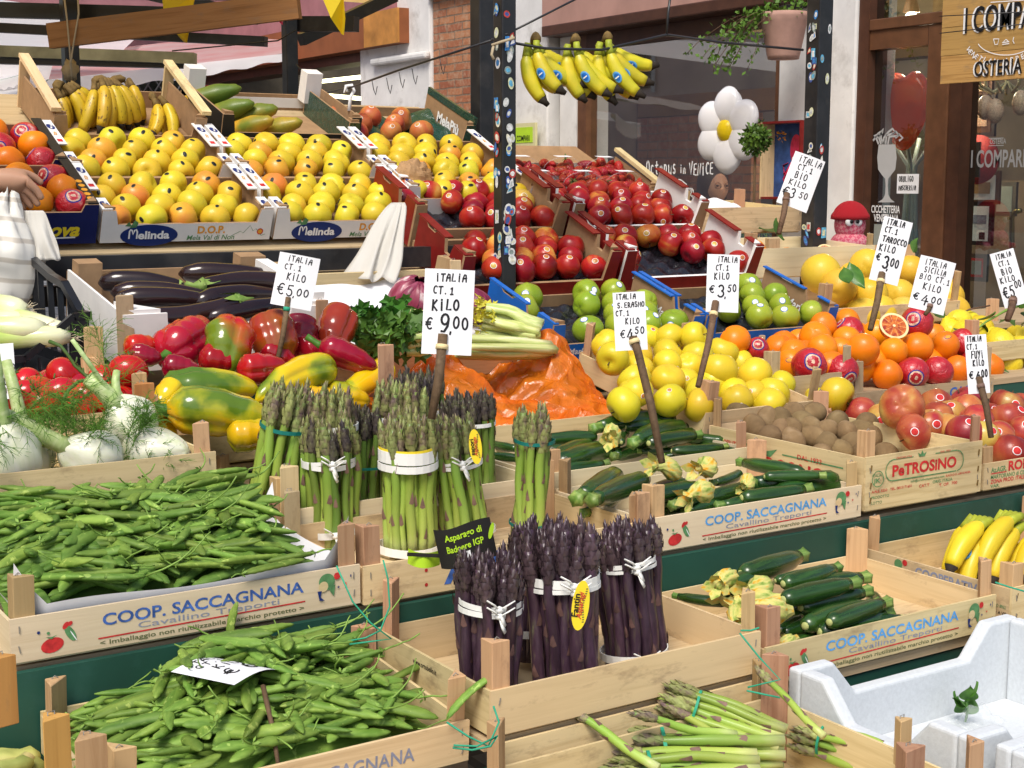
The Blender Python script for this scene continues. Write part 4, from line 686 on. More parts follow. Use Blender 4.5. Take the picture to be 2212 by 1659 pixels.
_fl = _s.ramp(_s.noise(_s.coords((60, 60, 60)), 1.5, 4), [(.35, (.30, .03, .01)), (.6, (.62, .16, .02)), (.75, (.70, .26, .03))]); _s.bump(_s.noise(_s.coords(), 260, 3), .3, .001); M['flesh'] = _s.fin(_s.mix(_s.ramp(_w, [(.06, (1, 1, 1)), (.16, (0, 0, 0))]), _fl, (.72, .42, .14)), .25, .3)
M['pith'] = plain('orange_pith', (.78, .62, .32), .6)
def disc(r0, r1, z, n=28): mb = MB(); mb.add([(math.cos(2 * math.pi * j / n) * r, math.sin(2 * math.pi * j / n) * r, z) for r in (r0, r1) for j in range(n)], [(j, (j + 1) % n, n + (j + 1) % n, n + j) for j in range(n)]); return mb
disc(.034, .0409, .0003).build('pith', M['pith'], h); disc(.0004, .0342, .0006).build('flesh', M['flesh'], h); disc(.0001, .004, .0012).build('core', M['pith'], h)
gl = [(895, 115, 3.22, 1.22), (1010, 205, 3.14, 1.1), (1215, 250, 3.11, 1.05), (1400, 252, 3.16), (1190, 60, 3.28, 1.05), (1475, 95, 3.28, 1.0), (1720, 270, 3.18, 1.05), (1280, 365, 3.06), (1430, 370, 3.08), (1170, 380, 3.06), (1760, 360, 3.10), (1600, 330, 3.14), (1330, 90, 3.36), (1560, 200, 3.26), (1050, 300, 3.22, .9), (1100, 130, 3.30, .9), (1650, 180, 3.34)]
pile('pom', gl, 'yellow grapefruit, # from the left in the crate by the right post', 'grapefruits', O6)
ll = [(1790, 430, 2.96), (1830, 500, 2.90), (1930, 470, 2.96), (2060, 580, 2.78, 1.12), (2170, 530, 2.90), (2190, 600, 2.80), (2110, 700, 2.76), (1850, 440, 3.02), (1880, 520, 2.88), (2040, 690, 2.80), (2200, 690, 2.82), (1990, 560, 2.9), (1740, 500, 2.95)]
pile('lem', ll, 'bumpy yellow lemon, # from the left in the crate beyond the oranges', 'lemons', O6)
fl_ = [(1420, 980, 2.20, 1.22), (1640, 965, 2.36), (1835, 945, 2.42), (1830, 1000, 2.32, 1.1), (1150, 1020, 2.42), (1290, 1060, 2.34), (1650, 1050, 2.26), (1590, 1105, 2.18, 1.08), (1830, 1160, 2.10, 1.1), (1890, 1085, 2.20, 1.1), (2100, 970, 2.34, 1.08), (2110, 1065, 2.22, 1.12), (2120, 1275, 2.03, 1.1), (1500, 1140, 2.14), (1720, 1130, 2.15), (1940, 1180, 2.08), (2050, 1180, 2.10), (2200, 1150, 2.14), (1990, 1060, 2.28), (1740, 1040, 2.30), (2190, 990, 2.38)]
pile('fuj', fl_, 'pink and yellow apple, # from the left in the crate at the right edge', 'pink apples', O6, None, lambda: facing(.6, .5))
# leaves
M['leaf'] = fruit('citrus_leaf', [(.35, (.035, .085, .012)), (.6, (.07, .15, .02)), (.75, (.14, .22, .04))], 30, (1, 1, 1), .4, .1, None, .02, .2, sss=0)
def leaf_mesh(L, w, bend=.2, n=8): return MB().grid(lambda u, v: Vector((L * v, (u - .5) * 2 * w * math.sin(math.pi * v ** .8) * (1 if v < .98 else .1), bend * L * (v * v - v) - abs(u - .5) * w * .5)), 4, n)
def leaf(loc, L, w, rot, label, mat='leaf', name='leaf', bend=.3):
    return tag(leaf_mesh(L, w, bend).build(name, M[mat], None, loc, Euler(rot)), label, 'leaf')
leaf(atY(1835, 565, 3.06), .095, .026, (.5, .9, -1.4), 'dark citrus leaf hanging between the two front grapefruits')
leaf(atY(1822, 575, 3.05), .075, .022, (.3, .6, -2.1), 'smaller citrus leaf behind the largest grapefruit')
leaf(atY(1975, 545, 3.3), .06, .02, (1.2, -.9, .4), 'light citrus leaf behind the tarocco price card')
leaf(atY(2022, 680, 2.75), .05, .02, (.6, -.4, .2), 'rounded leaf beside the wrapped orange on top of the heap')
leaf(atY(2060, 708, 2.85), .05, .018, (.3, .1, -.3), 'lemon leaf between the oranges and the lemons')
leaf(atY(2150, 775, 2.72), .055, .013, (.2, .7, -1.2), 'narrow green leaf beside the front lemon')
mb = MB(); br = [atY(2100, 720, 2.84), atY(2130, 695, 2.84), atY(2170, 672, 2.86), atY(2215, 655, 2.86)]; mb.tube(br, [.003, .0034, .004, .004], 7)
tw = mb.build('lemon_twig', M['podst']); tag(tw, 'green lemon twig with leaves at the right edge', 'twig')
for k, (u, v, r) in enumerate(((2130, 700, 1.2), (2160, 690, -1.9), (2180, 690, .3), (2195, 660, -1.5), (2205, 700, -2.2), (2185, 650, .9), (2150, 672, 2.2), (2205, 675, -.4))): leaf_mesh(.055, .02, .3).build('leaf', M['leaf'], tw, atY(u, v, 2.84), Euler((U(.2, 1), U(-.6, .6), r)))
tw2 = MB().tube([atY(2012, 668, 3.0), atY(2055, 688, 3.0), atY(2095, 668, 3.0), atY(2138, 660, 3.0)], [.0035, .003, .003, .0025], 6).build('dry_twig', M['stickwood']); tag(tw2, 'dry bare twig lying across the lemons', 'twig')
# ---------------- asparagus bundles ----------------
def basepx(u, v, z): return atZ(u, v, z)
GB = 'green asparagus bundles'
def floorpt(u, y, z):
    a, b = 200.0, 3000.0
    for _ in range(40): c_ = (a + b) / 2; a, b = (c_, b) if atY(u, c_, y).z > z else (a, c_)
    return atY(u, a, y)
def asp(u, v, z, ut, vt, label, SP, n, r0, rb, zb, rt, bands, bow=False, sc=1.0, grp=GB, H=.235, fl=1.0, dy=0.0):
    b = atZ(u, v, z) if v > 0 else floorpt(u, dy, z); r = ray(ut, vt); # top point: in the plane facing the viewer through the base
    nrm = Vector((math.sin(YAW), math.cos(YAW), 0)); t = (b - EYE).dot(nrm) / r.dot(nrm); top = EYE + r * t; d = top - b; sc_ = d.length / H * sc
    return bundle(b, label, grp, SP, n, r0, rb, zb, rt, (d.x / d.z, d.y / d.z), bands, U(0, 6), H, sc_, bow=bow, flat=fl)
z2 = .848
asp(884, 1190, z2, 880, 896, 'thick bright green asparagus bundle with two wide white bands in the centre', SP_G, 30, 0.0415, 0.0375, .165, .10, ((.168, .020, 'raffia', 1.03), (.150, .012, 'raffia', 1.04), (.180, .004, 'yellowink', 1.02), (.008, .014, 'raffia', 1.05)))
asp(716, 1178, z2, 706, 900, 'green asparagus bundle tied with white raffia behind the left corner posts', SP_G[:3] + SP_D[:2], 29, 0.0417, 0.0348, .150, .10, ((.150, .009, 'raffia', 1.05), (.158, .006, 'raffia', 1.06), (.030, .012, 'raffia', 1.06)), True)
b = asp(1010, 1172, z2, 975, 905, 'curving green asparagus bundle with a yellow tag and a black printed sleeve', SP_G, 26, 0.0439, 0.0325, .150, .14, ((.150, .007, 'raffia', 1.08), (.158, .005, 'raffia', 1.07), (.022, .010, 'raffia', 1.04)), True)
asp(1146, 1165, z2, 1158, 880, 'slim single green asparagus bundle with a teal rubber band', SP_G, 14, 0.0268, 0.0225, .175, .09, ((.176, .006, 'teal', 1.06), (.03, .005, 'teal', 1.05)))
asp(795, 1090, z2 + .01, 812, 905, 'thin leaning green asparagus bundle behind the centre bundle', SP_G[:3] + SP_D, 11, 0.0220, 0.0175, .10, .08, ((.105, .005, 'teal', 1.1),))
z3 = .878
asp(578, -1, z3, 632, 832, 'leaning green asparagus bundle with teal band at the left rear', SP_G, 21, 0.0390, 0.0261, .165, .10, ((.165, .006, 'teal', 1.1),), dy=2.4)
asp(695, -1, z3, 706, 842, 'rear green asparagus bundle with a flat white band and purple tips', SP_G, 30, 0.0473, 0.0449, .17, .04, ((.172, .012, 'raffia', 1.02),), dy=2.38)
asp(778, -1, z3, 792, 868, 'dark green asparagus bundle behind the left bundles', SP_D, 16, 0.0306, 0.0232, .15, .10, ((.10, .005, 'teal', 1.1),), dy=2.4)
asp(862, -1, z3, 868, 828, 'rear green asparagus bundle beside the stick of the nine euro card', SP_G, 31, 0.0473, 0.0435, .165, .06, ((.170, .010, 'raffia', 1.04),), dy=2.42)
asp(905, -1, z3, 895, 790, 'dark asparagus bundle furthest back behind the nine euro stick', SP_D, 30, 0.0445, 0.0406, .17, .10, ((.15, .008, 'raffia', 1.04),), dy=2.53)
asp(1022, -1, z3, 1008, 838, 'dark tipped asparagus bundle in front of the orange bag', SP_D, 32, 0.0473, 0.0435, .165, .14, ((.16, .008, 'raffia', 1.04),), dy=2.4)
za = .744; GP = 'purple asparagus bundles'
asp(1058, 1506, za, 1062, 1176, 'purple asparagus bundle tied with white raffia at the front left of its crate', SP_P, 24, 0.0390, 0.0348, .150, .12, ((.150, .008, 'raffia', 1.04), (.140, .008, 'raffia', 1.05)), True, 1.0, GP)
p2 = asp(1225, 1482, za, 1212, 1125, 'purple asparagus bundle with the yellow oval tag in the middle', SP_P, 26, 0.0430, 0.0369, .155, .14, ((.157, .012, 'raffia', 1.05), (.147, .006, 'raffia', 1.06)), True, 1.0, GP)
asp(1150, 1420, za + .01, 1160, 1112, 'purple asparagus bundle standing behind the front left one', SP_P, 18, 0.0328, 0.0287, .15, .14, ((.15, .008, 'raffia', 1.05), (.05, .012, 'raffia', 1.04)), False, 1.0, GP)
asp(1372, 1432, za, 1345, 1115, 'purple asparagus bundle at the right rear with a bow of raffia', SP_P, 25, 0.0410, 0.0317, .165, .13, ((.166, .007, 'raffia', 1.05), (.158, .005, 'raffia', 1.06), (.02, .012, 'raffia', 1.04)), True, 1.0, GP)
# tags and sleeve belong to their bundles
def facequad(c, w, h, rotz=0.0, tilt=0.0):
    q = Vector((0, 0, 1)).rotation_difference(Vector((-math.sin(YAW), -math.cos(YAW), tilt)).normalized()); m = (Matrix.Translation(c) @ Euler((RAD(90) - tilt, 0, -YAW)).to_matrix().to_4x4() @ Matrix.Rotation(rotz, 4, 'Z')); return m
def settle(o, e): bpy.context.view_layer.update(); mw = o.matrix_world.copy(); o.parent = e; o.matrix_parent_inverse = Matrix(); bpy.context.view_layer.update(); o.matrix_basis = e.matrix_world.inverted() @ mw
def tagoval(e, u, v, d, w, h, rz, s1, s2, vert=True):
    m = facequad(atD(u, v, d), w, h, rz); o = MB().add([(x, y, 0) for x, y in ell(0, 0, w / 2, h / 2, 0, 28)], [tuple(range(28))]).build('tag', M['yellowink']); o.matrix_world = m; settle(o, e)
    sc = h * .5; mb = MB()
    for k in range(15):
        y = -h * .33 + k * h * .66 / 14; x = w * .13 + w * .06 * math.cos(k * .45); mb.add([(x, y, .0006), (x + w * .12, y + .0006, .0006), (x + w * .12, y + .0018, .0006), (x, y + .0012, .0006)], [(0, 1, 2, 3)])
    mb.build('printed_mark', M['oliveink'], o)
    ob('lettering', text_mesh(s1, h * .12, 'ink', .03, h * .46), o, (-w * .10, -h * .23, .0009), Euler((0, 0, RAD(90)))); ob('lettering', text_mesh(s2, h * .10, 'redink', .02, h * .55, .3), o, (w * .12, -h * .27, .0009), Euler((0, 0, RAD(90))))
tagoval(p2, 1254, 1308, 1.84, .022, .066, -.12, 'Fantin', 'Asparagi')
tagoval(b, 1027, 965, 2.27, .020, .056, .1, 'sapori', 'Asparago')
def sleeve(e, u, v, d, R_, w0, w1, h, rz):
    c = atD(u, v, d); m = facequad(c, 1, 1, rz); F_ = lambda x, y: Vector((R_ * math.sin(x / R_), y + .003 * math.sin(x * 60), R_ * (math.cos(x / R_) - 1)))
    o = MB().grid(lambda a, b: F_(w0 + a * (w1 - w0), (b - .5) * h), 16, 4).build('sleeve', M['blackcard']); o.matrix_world = m; settle(o, e)
    for s, x, y, hh, mt in (('Asparago di', -.028, .012, .010, 'limeink'), ('Badoere IGP', -.028, -.006, .010, 'limeink')):
        me = text_mesh(s, hh, mt, .03, .060)
        for v_ in me.vertices: v_.co = F_(v_.co.x + x, v_.co.y + y) + Vector((0, 0, .0009))
        ob('lettering', me, o)
    mk = MB().add([F_(a, bb) + Vector((0, 0, .0009)) for a, bb in ((-.012, -.026), (.008, -.026), (.008, -.010), (-.012, -.010))], [(0, 1, 2, 3)]).build('printed_mark', M['whiteink'], o)
    MB().add([F_(a, bb) + Vector((0, 0, .0014)) for a, bb in ell(.048, .010, .004, .014, -.5)], [tuple(range(16))]).build('printed_mark', M['limeink'], o)
sleeve(b, 1002, 1178, 2.19, .07, -.045, .050, .062, .20)
lb = MB().grid(lambda a, c_: Vector(((a - .5) * .05, (c_ - .5) * .024, -.012 * (a - .5) ** 2 * 8)), 8, 2).build('label', M['limeink']); lb.matrix_world = facequad(atD(914, 1211, 2.225), 1, 1, -.05)
settle(lb, [o for o in bpy.data.objects if o.get('label', '').startswith('thick bright green')][0]); MB().box(-.025, .025, .006, .012, .0006, .001).build('printed_mark', M['blackcard'], lb)
# loose asparagus lying in the front crate
for i, (u0, v0, u1, v1, z, S, lab, nn) in enumerate(((1960, 1650, 1728, 1585, .672, SP_G, 'lying asparagus bundle with dark tips pointing left at the front right', 10), (1690, 1620, 1322, 1622, .675, SP_G, 'long pale asparagus bundle lying across the front crate with a green band', 11), (1690, 1598, 1530, 1538, .690, SP_G, 'green asparagus bundle with tips standing up behind the lying ones', 14), (1640, 1665, 1300, 1672, .665, SP_G, 'asparagus bundle lying at the very front of the front crate', 10))):
    a, t_ = atZ(u0, v0, z), atZ(u1, v1, z + (.03 if i == 2 else .0)); d = t_ - a; q = Vector((0, 0, 1)).rotation_difference(d.normalized())
    e = bundle(a, lab, 'asparagus lying in the front crate', S if i != 1 else SP_G, nn, .026, .020, .14, .08, bands=((.165, .005, 'twine', 1.08),), scale=max(.8, min(1.25, d.length / .235)), rot=q)
for i, (u0, v0, u1, v1, z) in enumerate(((1560, 1600, 1478, 1545, .70), (1590, 1590, 1500, 1570, .70), (1420, 1660, 1345, 1610, .69), (1780, 1590, 1722, 1530, .72))):
    a, t_ = atZ(u0, v0, z), atZ(u1, v1, z + .02); q = Vector((0, 0, 1)).rotation_difference((t_ - a).normalized()); o = ob('asparagus_spear', SP_G[i % 5], None, a, q); o.scale = ((t_ - a).length / .235 * 1.0,) * 3; o.scale = tuple(max(.75, s_) for s_ in o.scale); tag(o, ['loose asparagus spear pointing up at the left rear of the front crate', 'loose asparagus spear beside the standing tips', 'loose asparagus spear at the front left under the others', 'loose asparagus spear leaning on the right side board'][i], 'asparagus spear')
# ---------------- fennel, tomatoes, peppers, eggplants, leeks ----------------
_s = NT('fennel_bulb'); _c = _s.coords((25, 25, 3)); M['fenb'] = _s.fin(_s.ramp(_s.noise(_c, 2, 3), [(.35, (.62, .66, .42)), (.55, (.76, .76, .60)), (.7, (.80, .78, .66))]), .35, .15, .4, .1); M['fens'] = streaky('fennel_stalk', (.36, .50, .16), (.58, .66, .34), .45, .1, (.6, .66, .4))
M['frond'] = plain('fennel_frond', (.085, .20, .02), .6, .5, 60)
def frond_mesh(mb, base, d, L, q, depth=0):
    d = Vector(d).normalized(); n = 7 if depth == 0 else 5
    P = [Vector(base)]
    for i in range(n): d = (d + Vector((q.uniform(-.2, .2), q.uniform(-.2, .2), q.uniform(-.25, .12)))).normalized(); P.append(P[-1] + d * L / n)
    r = .0011 if depth == 0 else .00055
    mb.tube(P, [r * (1 - .6 * i / n) for i in range(n + 1)], 3, 0, 1, False)
    if depth < 2:
        for i in range(1, n + 1):
            for k in range(3 if depth == 0 else 2): frond_mesh(mb, P[i], (d + Vector((q.uniform(-1, 1), q.uniform(-1, 1), q.uniform(-.7, .9)))), L * q.uniform(.30, .5), q, depth + 1)
def fennel(loc, rot, R_, label, stalks, fr=2, seed=0):
    q = random.Random(seed); mb = MB(); mb.star(lambda th, ph: sph(th, ph, R_ * (1 + .05 * math.cos(6 * ph + 2 * math.cos(th)) * math.sin(th)) * (1 + .30 * math.exp(-(th / .5) ** 2)), 1.05, .78, .95), 20, 40)
    o = mb.build('fennel', M['fenb'], None, loc, Euler(rot)); tag(o, label, 'fennel', 'fennel bulbs')
    for (dx, dy, L, r) in stalks:
        p = [(dx * .3 * R_, dy * .3 * R_, R_ * .8), (dx * .5 * R_, dy * .5 * R_, R_ * 1.3), (dx * R_, dy * R_, R_ * 1.3 + L * .5), (dx * R_ * 1.6, dy * R_ * 1.6, R_ * 1.2 + L)]
        gourd(MB(), p, [r * 1.5, r * 1.15, r, r * .9], 14, 7, .06).build('stalk', M['fens'], o)
    if fr:
        mb = MB()
        for k in range(fr): frond_mesh(mb, (q.uniform(-.4, .4) * R_, q.uniform(-.4, .4) * R_, R_ * 1.1), (q.uniform(-1, 1), q.uniform(-1, .5), q.uniform(.2, 1)), q.uniform(.09, .14), q)
        mb.build('fronds', M['frond'], o)
    return o
fz = 1.03
fennel(atY(18, 995, 2.36), (.2, -.25, .3), .056, 'white fennel bulb cut off by the left edge of the picture', ((.2, .2, .12, .011), (-.5, .1, .10, .009)), 2, 1)
fennel(atY(62, 985, 2.43), (-.1, .15, 1), .052, 'white fennel bulb right behind the one at the left edge', ((.1, .3, .10, .010),), 2, 2)
fennel(atY(202, 995, 2.36), (.35, -1.05, -.5), .050, 'fennel bulb lying with its cut stalk pointing up left', ((.2, .0, .12, .012), (-.2, .3, .05, .006)), 0, 3)
fennel(atY(335, 985, 2.37), (1.2, .9, .3), .056, 'fennel bulb lying on its side beside the right corner post', (), 0, 4)
fennel(atY(285, 915, 2.46), (-.1, -.55, .2), .047, 'fennel bulb with a tall thin stem in front of the tomatoes', ((-.2, .1, .055, .014), (.5, .2, .03, .007), (-.1, -.2, .13, .004)), 1, 5)
fmb = MB(); q_ = random.Random(5)
for k in range(30): frond_mesh(fmb, atY(85 + k * 7.5, 975 - 28 * math.sin(k * .25) + q_.uniform(-22, 25), 2.34 + q_.uniform(0, .12)), (q_.uniform(-1, 1), q_.uniform(-.6, .6), q_.uniform(.2, 1)), q_.uniform(.05, .085), q_)
tag(fmb.build('fennel_fronds', M['frond']), 'tangle of feathery green fennel leaves between the bulbs', 'fennel leaves', None, 'stuff')
tl = [(570, 725, 2.80, 1.1), (1115, 690, 2.70, 1.1), (215, 800, 2.82), (330, 865, 2.76), (365, 975, 2.66, 1.05), (525, 885, 2.70, 1.05), (770, 915, 2.68, 1.2), (920, 775, 2.80, 1.05), (1035, 915, 2.70), (110, 970, 2.67), (680, 1000, 2.65), (880, 870, 2.74), (460, 800, 2.84), (700, 830, 2.78), (230, 900, 2.72), (40, 830, 2.80), (960, 960, 2.655)]
rk = ranked(tl)
for i, (a, b_, y, s_) in enumerate([(*t, 1.0)[:4] for t in tl]): K['tom'].put(atY(a * .248, 630.9 + b_ * .248, y), f'ripe red tomato, {ORD[rk[i]]} from the left in the vine tomato crate', 'vine tomatoes', None, None, True, True, s_, Euler((U(-.7, .5), U(-.6, .6), U(0, 6))).to_quaternion())
V = lambda a, b_, y: atY(a * .248, 630.9 + b_ * .248, y)
vm = MB(); vm.tube([V(430, 430, 2.75), V(530, 470, 2.73), V(600, 560, 2.72), V(650, 640, 2.72), V(750, 730, 2.71), V(830, 760, 2.70)], [.004, .0034, .003, .003, .0034, .003], 7); vm.tube([V(540, 960, 2.60), V(590, 860, 2.61), V(680, 780, 2.64), V(800, 765, 2.66), V(900, 790, 2.68), V(990, 740, 2.70)], [.0036, .0036, .0032, .003, .003, .0026], 7); vm.tube([V(850, 780, 2.67), V(960, 850, 2.66), V(1030, 820, 2.67)], [.003, .0026, .002], 6); vm.tube([V(540, 985, 2.6), V(640, 1000, 2.6)], [.003, .002], 6)
tag(vm.build('tomato_vine', M['calyx']), 'dark green branching vine stalk lying over the tomatoes', 'vine stalk')
def pepm(name, stops, scale=9): return fruit(name, stops, scale * 1.6, (1, 1, 1), .14, .45, None, .01, .08, None, sss=.03, low=.75)
M['pry'] = pepm('yellow_pepper_skin', [(.40, (.70, .40, .006)), (.49, (.66, .46, .008)), (.53, (.36, .37, .015)), (.58, (.09, .17, .012))]); M['prr'] = pepm('red_pepper_skin', [(.36, (.20, .003, .006)), (.55, (.34, .006, .008)), (.7, (.44, .02, .01))]); M['pro'] = pepm('orange_red_pepper_skin', [(.38, (.14, .22, .012)), (.43, (.42, .14, .01)), (.47, (.52, .035, .006)), (.7, (.50, .02, .008))]); M['prb'] = pepm('olive_red_pepper_skin', [(.40, (.13, .11, .010)), (.47, (.28, .07, .010)), (.54, (.36, .02, .010)), (.70, (.22, .008, .01))])
M['pst'] = plain('pepper_stem', (.06, .16, .02), .45, .2)
def pepper(a, b, r, mat, label, stem=True, k=3, amp=.05, bend=(0, 0, 0), pr=None):
    a, b = Vector(a), Vector(b); d = b - a; L = d.length; c = (a + b) / 2; q = Vector((1, 0, 0)).rotation_difference(d.normalized()); n = 16; bd = q.inverted() @ Vector(bend)
    P = [Vector((-L / 2 + L * t, 0, 0)) + bd * (4 * t * (1 - t)) for t in [i / (n - 1) for i in range(n)]]; pr = pr or [(0, .30), (.04, .62), (.14, .96), (.35, 1.0), (.65, .84), (.88, .55), (.97, .3), (1, .08)]
    o = gourd(MB(), P, [r * prof(pr, i / (n - 1)) * (1 + .03 * math.sin(1.9 * i + L * 90)) for i in range(n)], 42, k, amp * .5, 0, U(0, 6), 1.0, .17).build('pepper', M[mat], None, c, q); tag(o, label, 'pepper', 'sweet peppers')
    if stem: s0 = P[0]; gourd(MB(), [s0 + Vector((.006, 0, 0)), s0 + Vector((-.004, 0, 0)), s0 + Vector((-.016, .002, .003)), s0 + Vector((-.030, .006, .006))], [r * .34, r * .22, .006, .007], 12, 5, .08).build('stem', M['pst'], o)
    return o
pY = lambda u, v, y: atY(u, v, y)
pepper(pY(360, 885, 2.56), pY(612, 925, 2.50), .047, 'pry', 'big glossy yellow and green pepper lying at the front of the crate', True, 3, .08, (0, 0, .012))
pepper(pY(345, 850, 2.66), pY(560, 842, 2.62), .040, 'pry', 'smooth yellow pepper with green tip lying behind the big one', False, 3, .05, (0, 0, .01))
pepper(pY(722, 800, 2.68), pY(552, 868, 2.60), .036, 'pry', 'curved yellow green pepper running down towards the asparagus', False, 3, .06, (0, 0, .02))
pepper(pY(845, 790, 2.70), pY(722, 870, 2.62), .030, 'pry', 'slim green yellow pepper at the right behind the asparagus', False, 3, .06)
pepper(pY(490, 940, 2.50), pY(600, 935, 2.47), .034, 'pry', 'green yellow pepper under the big front pepper', False, 3, .1)
pepper(pY(600, 900, 2.62), pY(650, 835, 2.62), .036, 'pry', 'pure yellow pepper mostly hidden by the asparagus', False); pepper(pY(350, 900, 2.60), pY(372, 960, 2.58), .02, 'pry', 'yellow green pepper end below the front pepper', True)
pepper(pY(640, 880, 2.62), pY(740, 860, 2.58), .036, 'pry', 'yellow pepper behind the rear asparagus tips', False)
pepper(pY(360, 768, 2.80), pY(440, 712, 2.90), .050, 'prr', 'dark red bell pepper with its green stem facing the tomatoes', True, 4, .06, pr=[(0, .4), (.05, .75), (.18, 1), (.6, 1), (.85, .8), (1, .1)])
pepper(pY(500, 690, 2.78), pY(478, 815, 2.72), .046, 'pro', 'tall orange red pepper with a green flank in the middle', False, 3, .10, (.0, -.006, 0), [(0, .25), (.06, .7), (.25, 1.12), (.5, 1), (.75, .72), (.95, .4), (1, .1)])
pepper(pY(575, 678, 2.82), pY(610, 785, 2.76), .050, 'prb', 'olive and red pepper left of the five euro stick', False, 3, .07, (0, 0, 0), [(0, .4), (.08, .8), (.3, 1), (.7, .95), (.92, .6), (1, .1)])
pepper(pY(645, 690, 2.86), pY(640, 780, 2.80), .046, 'prr', 'dark red pepper right of the five euro stick', False); pepper(pY(268, 752, 2.84), pY(345, 745, 2.84), .028, 'pro', 'small orange red pepper beside the hanging tomato', False); pepper(pY(350, 790, 2.70), pY(432, 800, 2.68), .027, 'prr', 'crimson pepper below the bell pepper', False)
pepper(pY(515, 800, 2.66), pY(620, 790, 2.66), .032, 'prr', 'shiny crimson pepper in front of the olive one', False); pepper(pY(740, 668, 2.88), pY(705, 770, 2.80), .044, 'prb', 'brown and red pepper leaning against the white paper', False)
pepper(pY(690, 745, 2.70), pY(815, 795, 2.66), .032, 'prr', 'bright red pepper with curled stem above the green one', True, 3, .08); pepper(pY(648, 760, 2.78), pY(690, 745, 2.8), .034, 'prr', 'red pepper between the stick and the brown pepper', False); pepper(pY(280, 765, 2.78), pY(350, 775, 2.76), .024, 'prr', 'thin red pepper behind the tomato crate post', False)
pepper(pY(700, 850, 2.66), pY(800, 868, 2.62), .032, 'pry', 'yellow pepper end between the rear asparagus tips and the green one', False); pepper(pY(430, 770, 2.74), pY(520, 790, 2.72), .032, 'prr', 'red pepper in the gap left of the tall orange red one', False); pepper(pY(560, 760, 2.78), pY(640, 790, 2.74), .034, 'prr', 'red pepper in the gap under the olive red pepper', False)
pepper(pY(385, 830, 2.62), pY(330, 900, 2.58), .030, 'pry', 'yellow pepper squeezed behind the orange stained stake', False)
M['egg'] = fruit('eggplant_skin', [(.35, (.012, .005, .006)), (.6, (.024, .011, .009)), (.75, (.04, .018, .010))], 6, (1, 1, 1), .13, .5, None, .01, .2, None, sss=0); M['cal'] = fruit('eggplant_calyx', [(.35, (.11, .20, .03)), (.6, (.25, .36, .08)), (.75, (.36, .42, .16))], 60, (1, 1, 1), .6, 0, None, sss=0)
def eggplant(a, b, r, label, cal=True):   # a = calyx end
    a, b = Vector(a), Vector(b); d = b - a; L = d.length; q = Vector((1, 0, 0)).rotation_difference(d.normalized()); n = 18; P = [Vector((-L / 2 + L * t, 0, .012 * math.sin(math.pi * t))) for t in [i / (n - 1) for i in range(n)]]
    o = gourd(MB(), P, [r * prof([(0, .55), (.1, .74), (.5, .92), (.8, 1), (.95, .72), (1, .1)], i / (n - 1)) for i in range(n)], 22, 3, .015).build('eggplant', M['egg'], None, (a + b) / 2, q); tag(o, label, 'eggplant', 'eggplants')
    if cal:
        mb = MB(); rr = r * .70; x = -L / 2; gourd(mb, [(x - .030, .006, .004), (x - .014, .002, 0), (x - .003, 0, 0), (x + .010, 0, .001)], [.0075, .0065, rr * .7, rr * 1.10], 16, 5, .05)
        for k in range(5):
            an = k * 1.2566; c = lambda t, da, k_: Vector((x + t, math.cos(an + da) * rr * k_, math.sin(an + da) * rr * k_)); mb.add([c(.004, -.5, 1.06), c(.004, .5, 1.06), c(.024, .30, 1.17), c(.046, 0, 1.26), c(.024, -.30, 1.17)], [(0, 1, 2, 3, 4)], 0, True)
        mb.build('calyx', M['cal'], o)
    return o
eggplant(atY(395, 622, 3.16), atY(212, 612, 3.22), .025, 'dark eggplant at the left rear with its green cap to the right'); eggplant(atY(620, 606, 3.24), atY(385, 592, 3.30), .026, 'dark eggplant lying furthest back in the white carton', False)
eggplant(atY(430, 618, 3.12), atY(640, 618, 3.14), .025, 'dark eggplant with a long green cap at its left end', True); eggplant(atY(450, 643, 3.10), atY(238, 633, 3.16), .023, 'slim eggplant in the middle layer with a cap in the centre', True)
eggplant(atY(470, 655, 3.06), atY(245, 648, 3.10), .025, 'eggplant whose green cap touches the front eggplant', True); eggplant(atY(520, 650, 3.0), atY(300, 690, 3.0), .027, 'glossy front eggplant with a jagged green cap', True); eggplant(atY(620, 655, 3.02), atY(440, 690, 2.99), .026, 'eggplant lowest at the front behind the red peppers', False); eggplant(atY(600, 640, 3.1), atY(420, 655, 3.05), .025, 'eggplant partly hidden behind the five euro card', False)
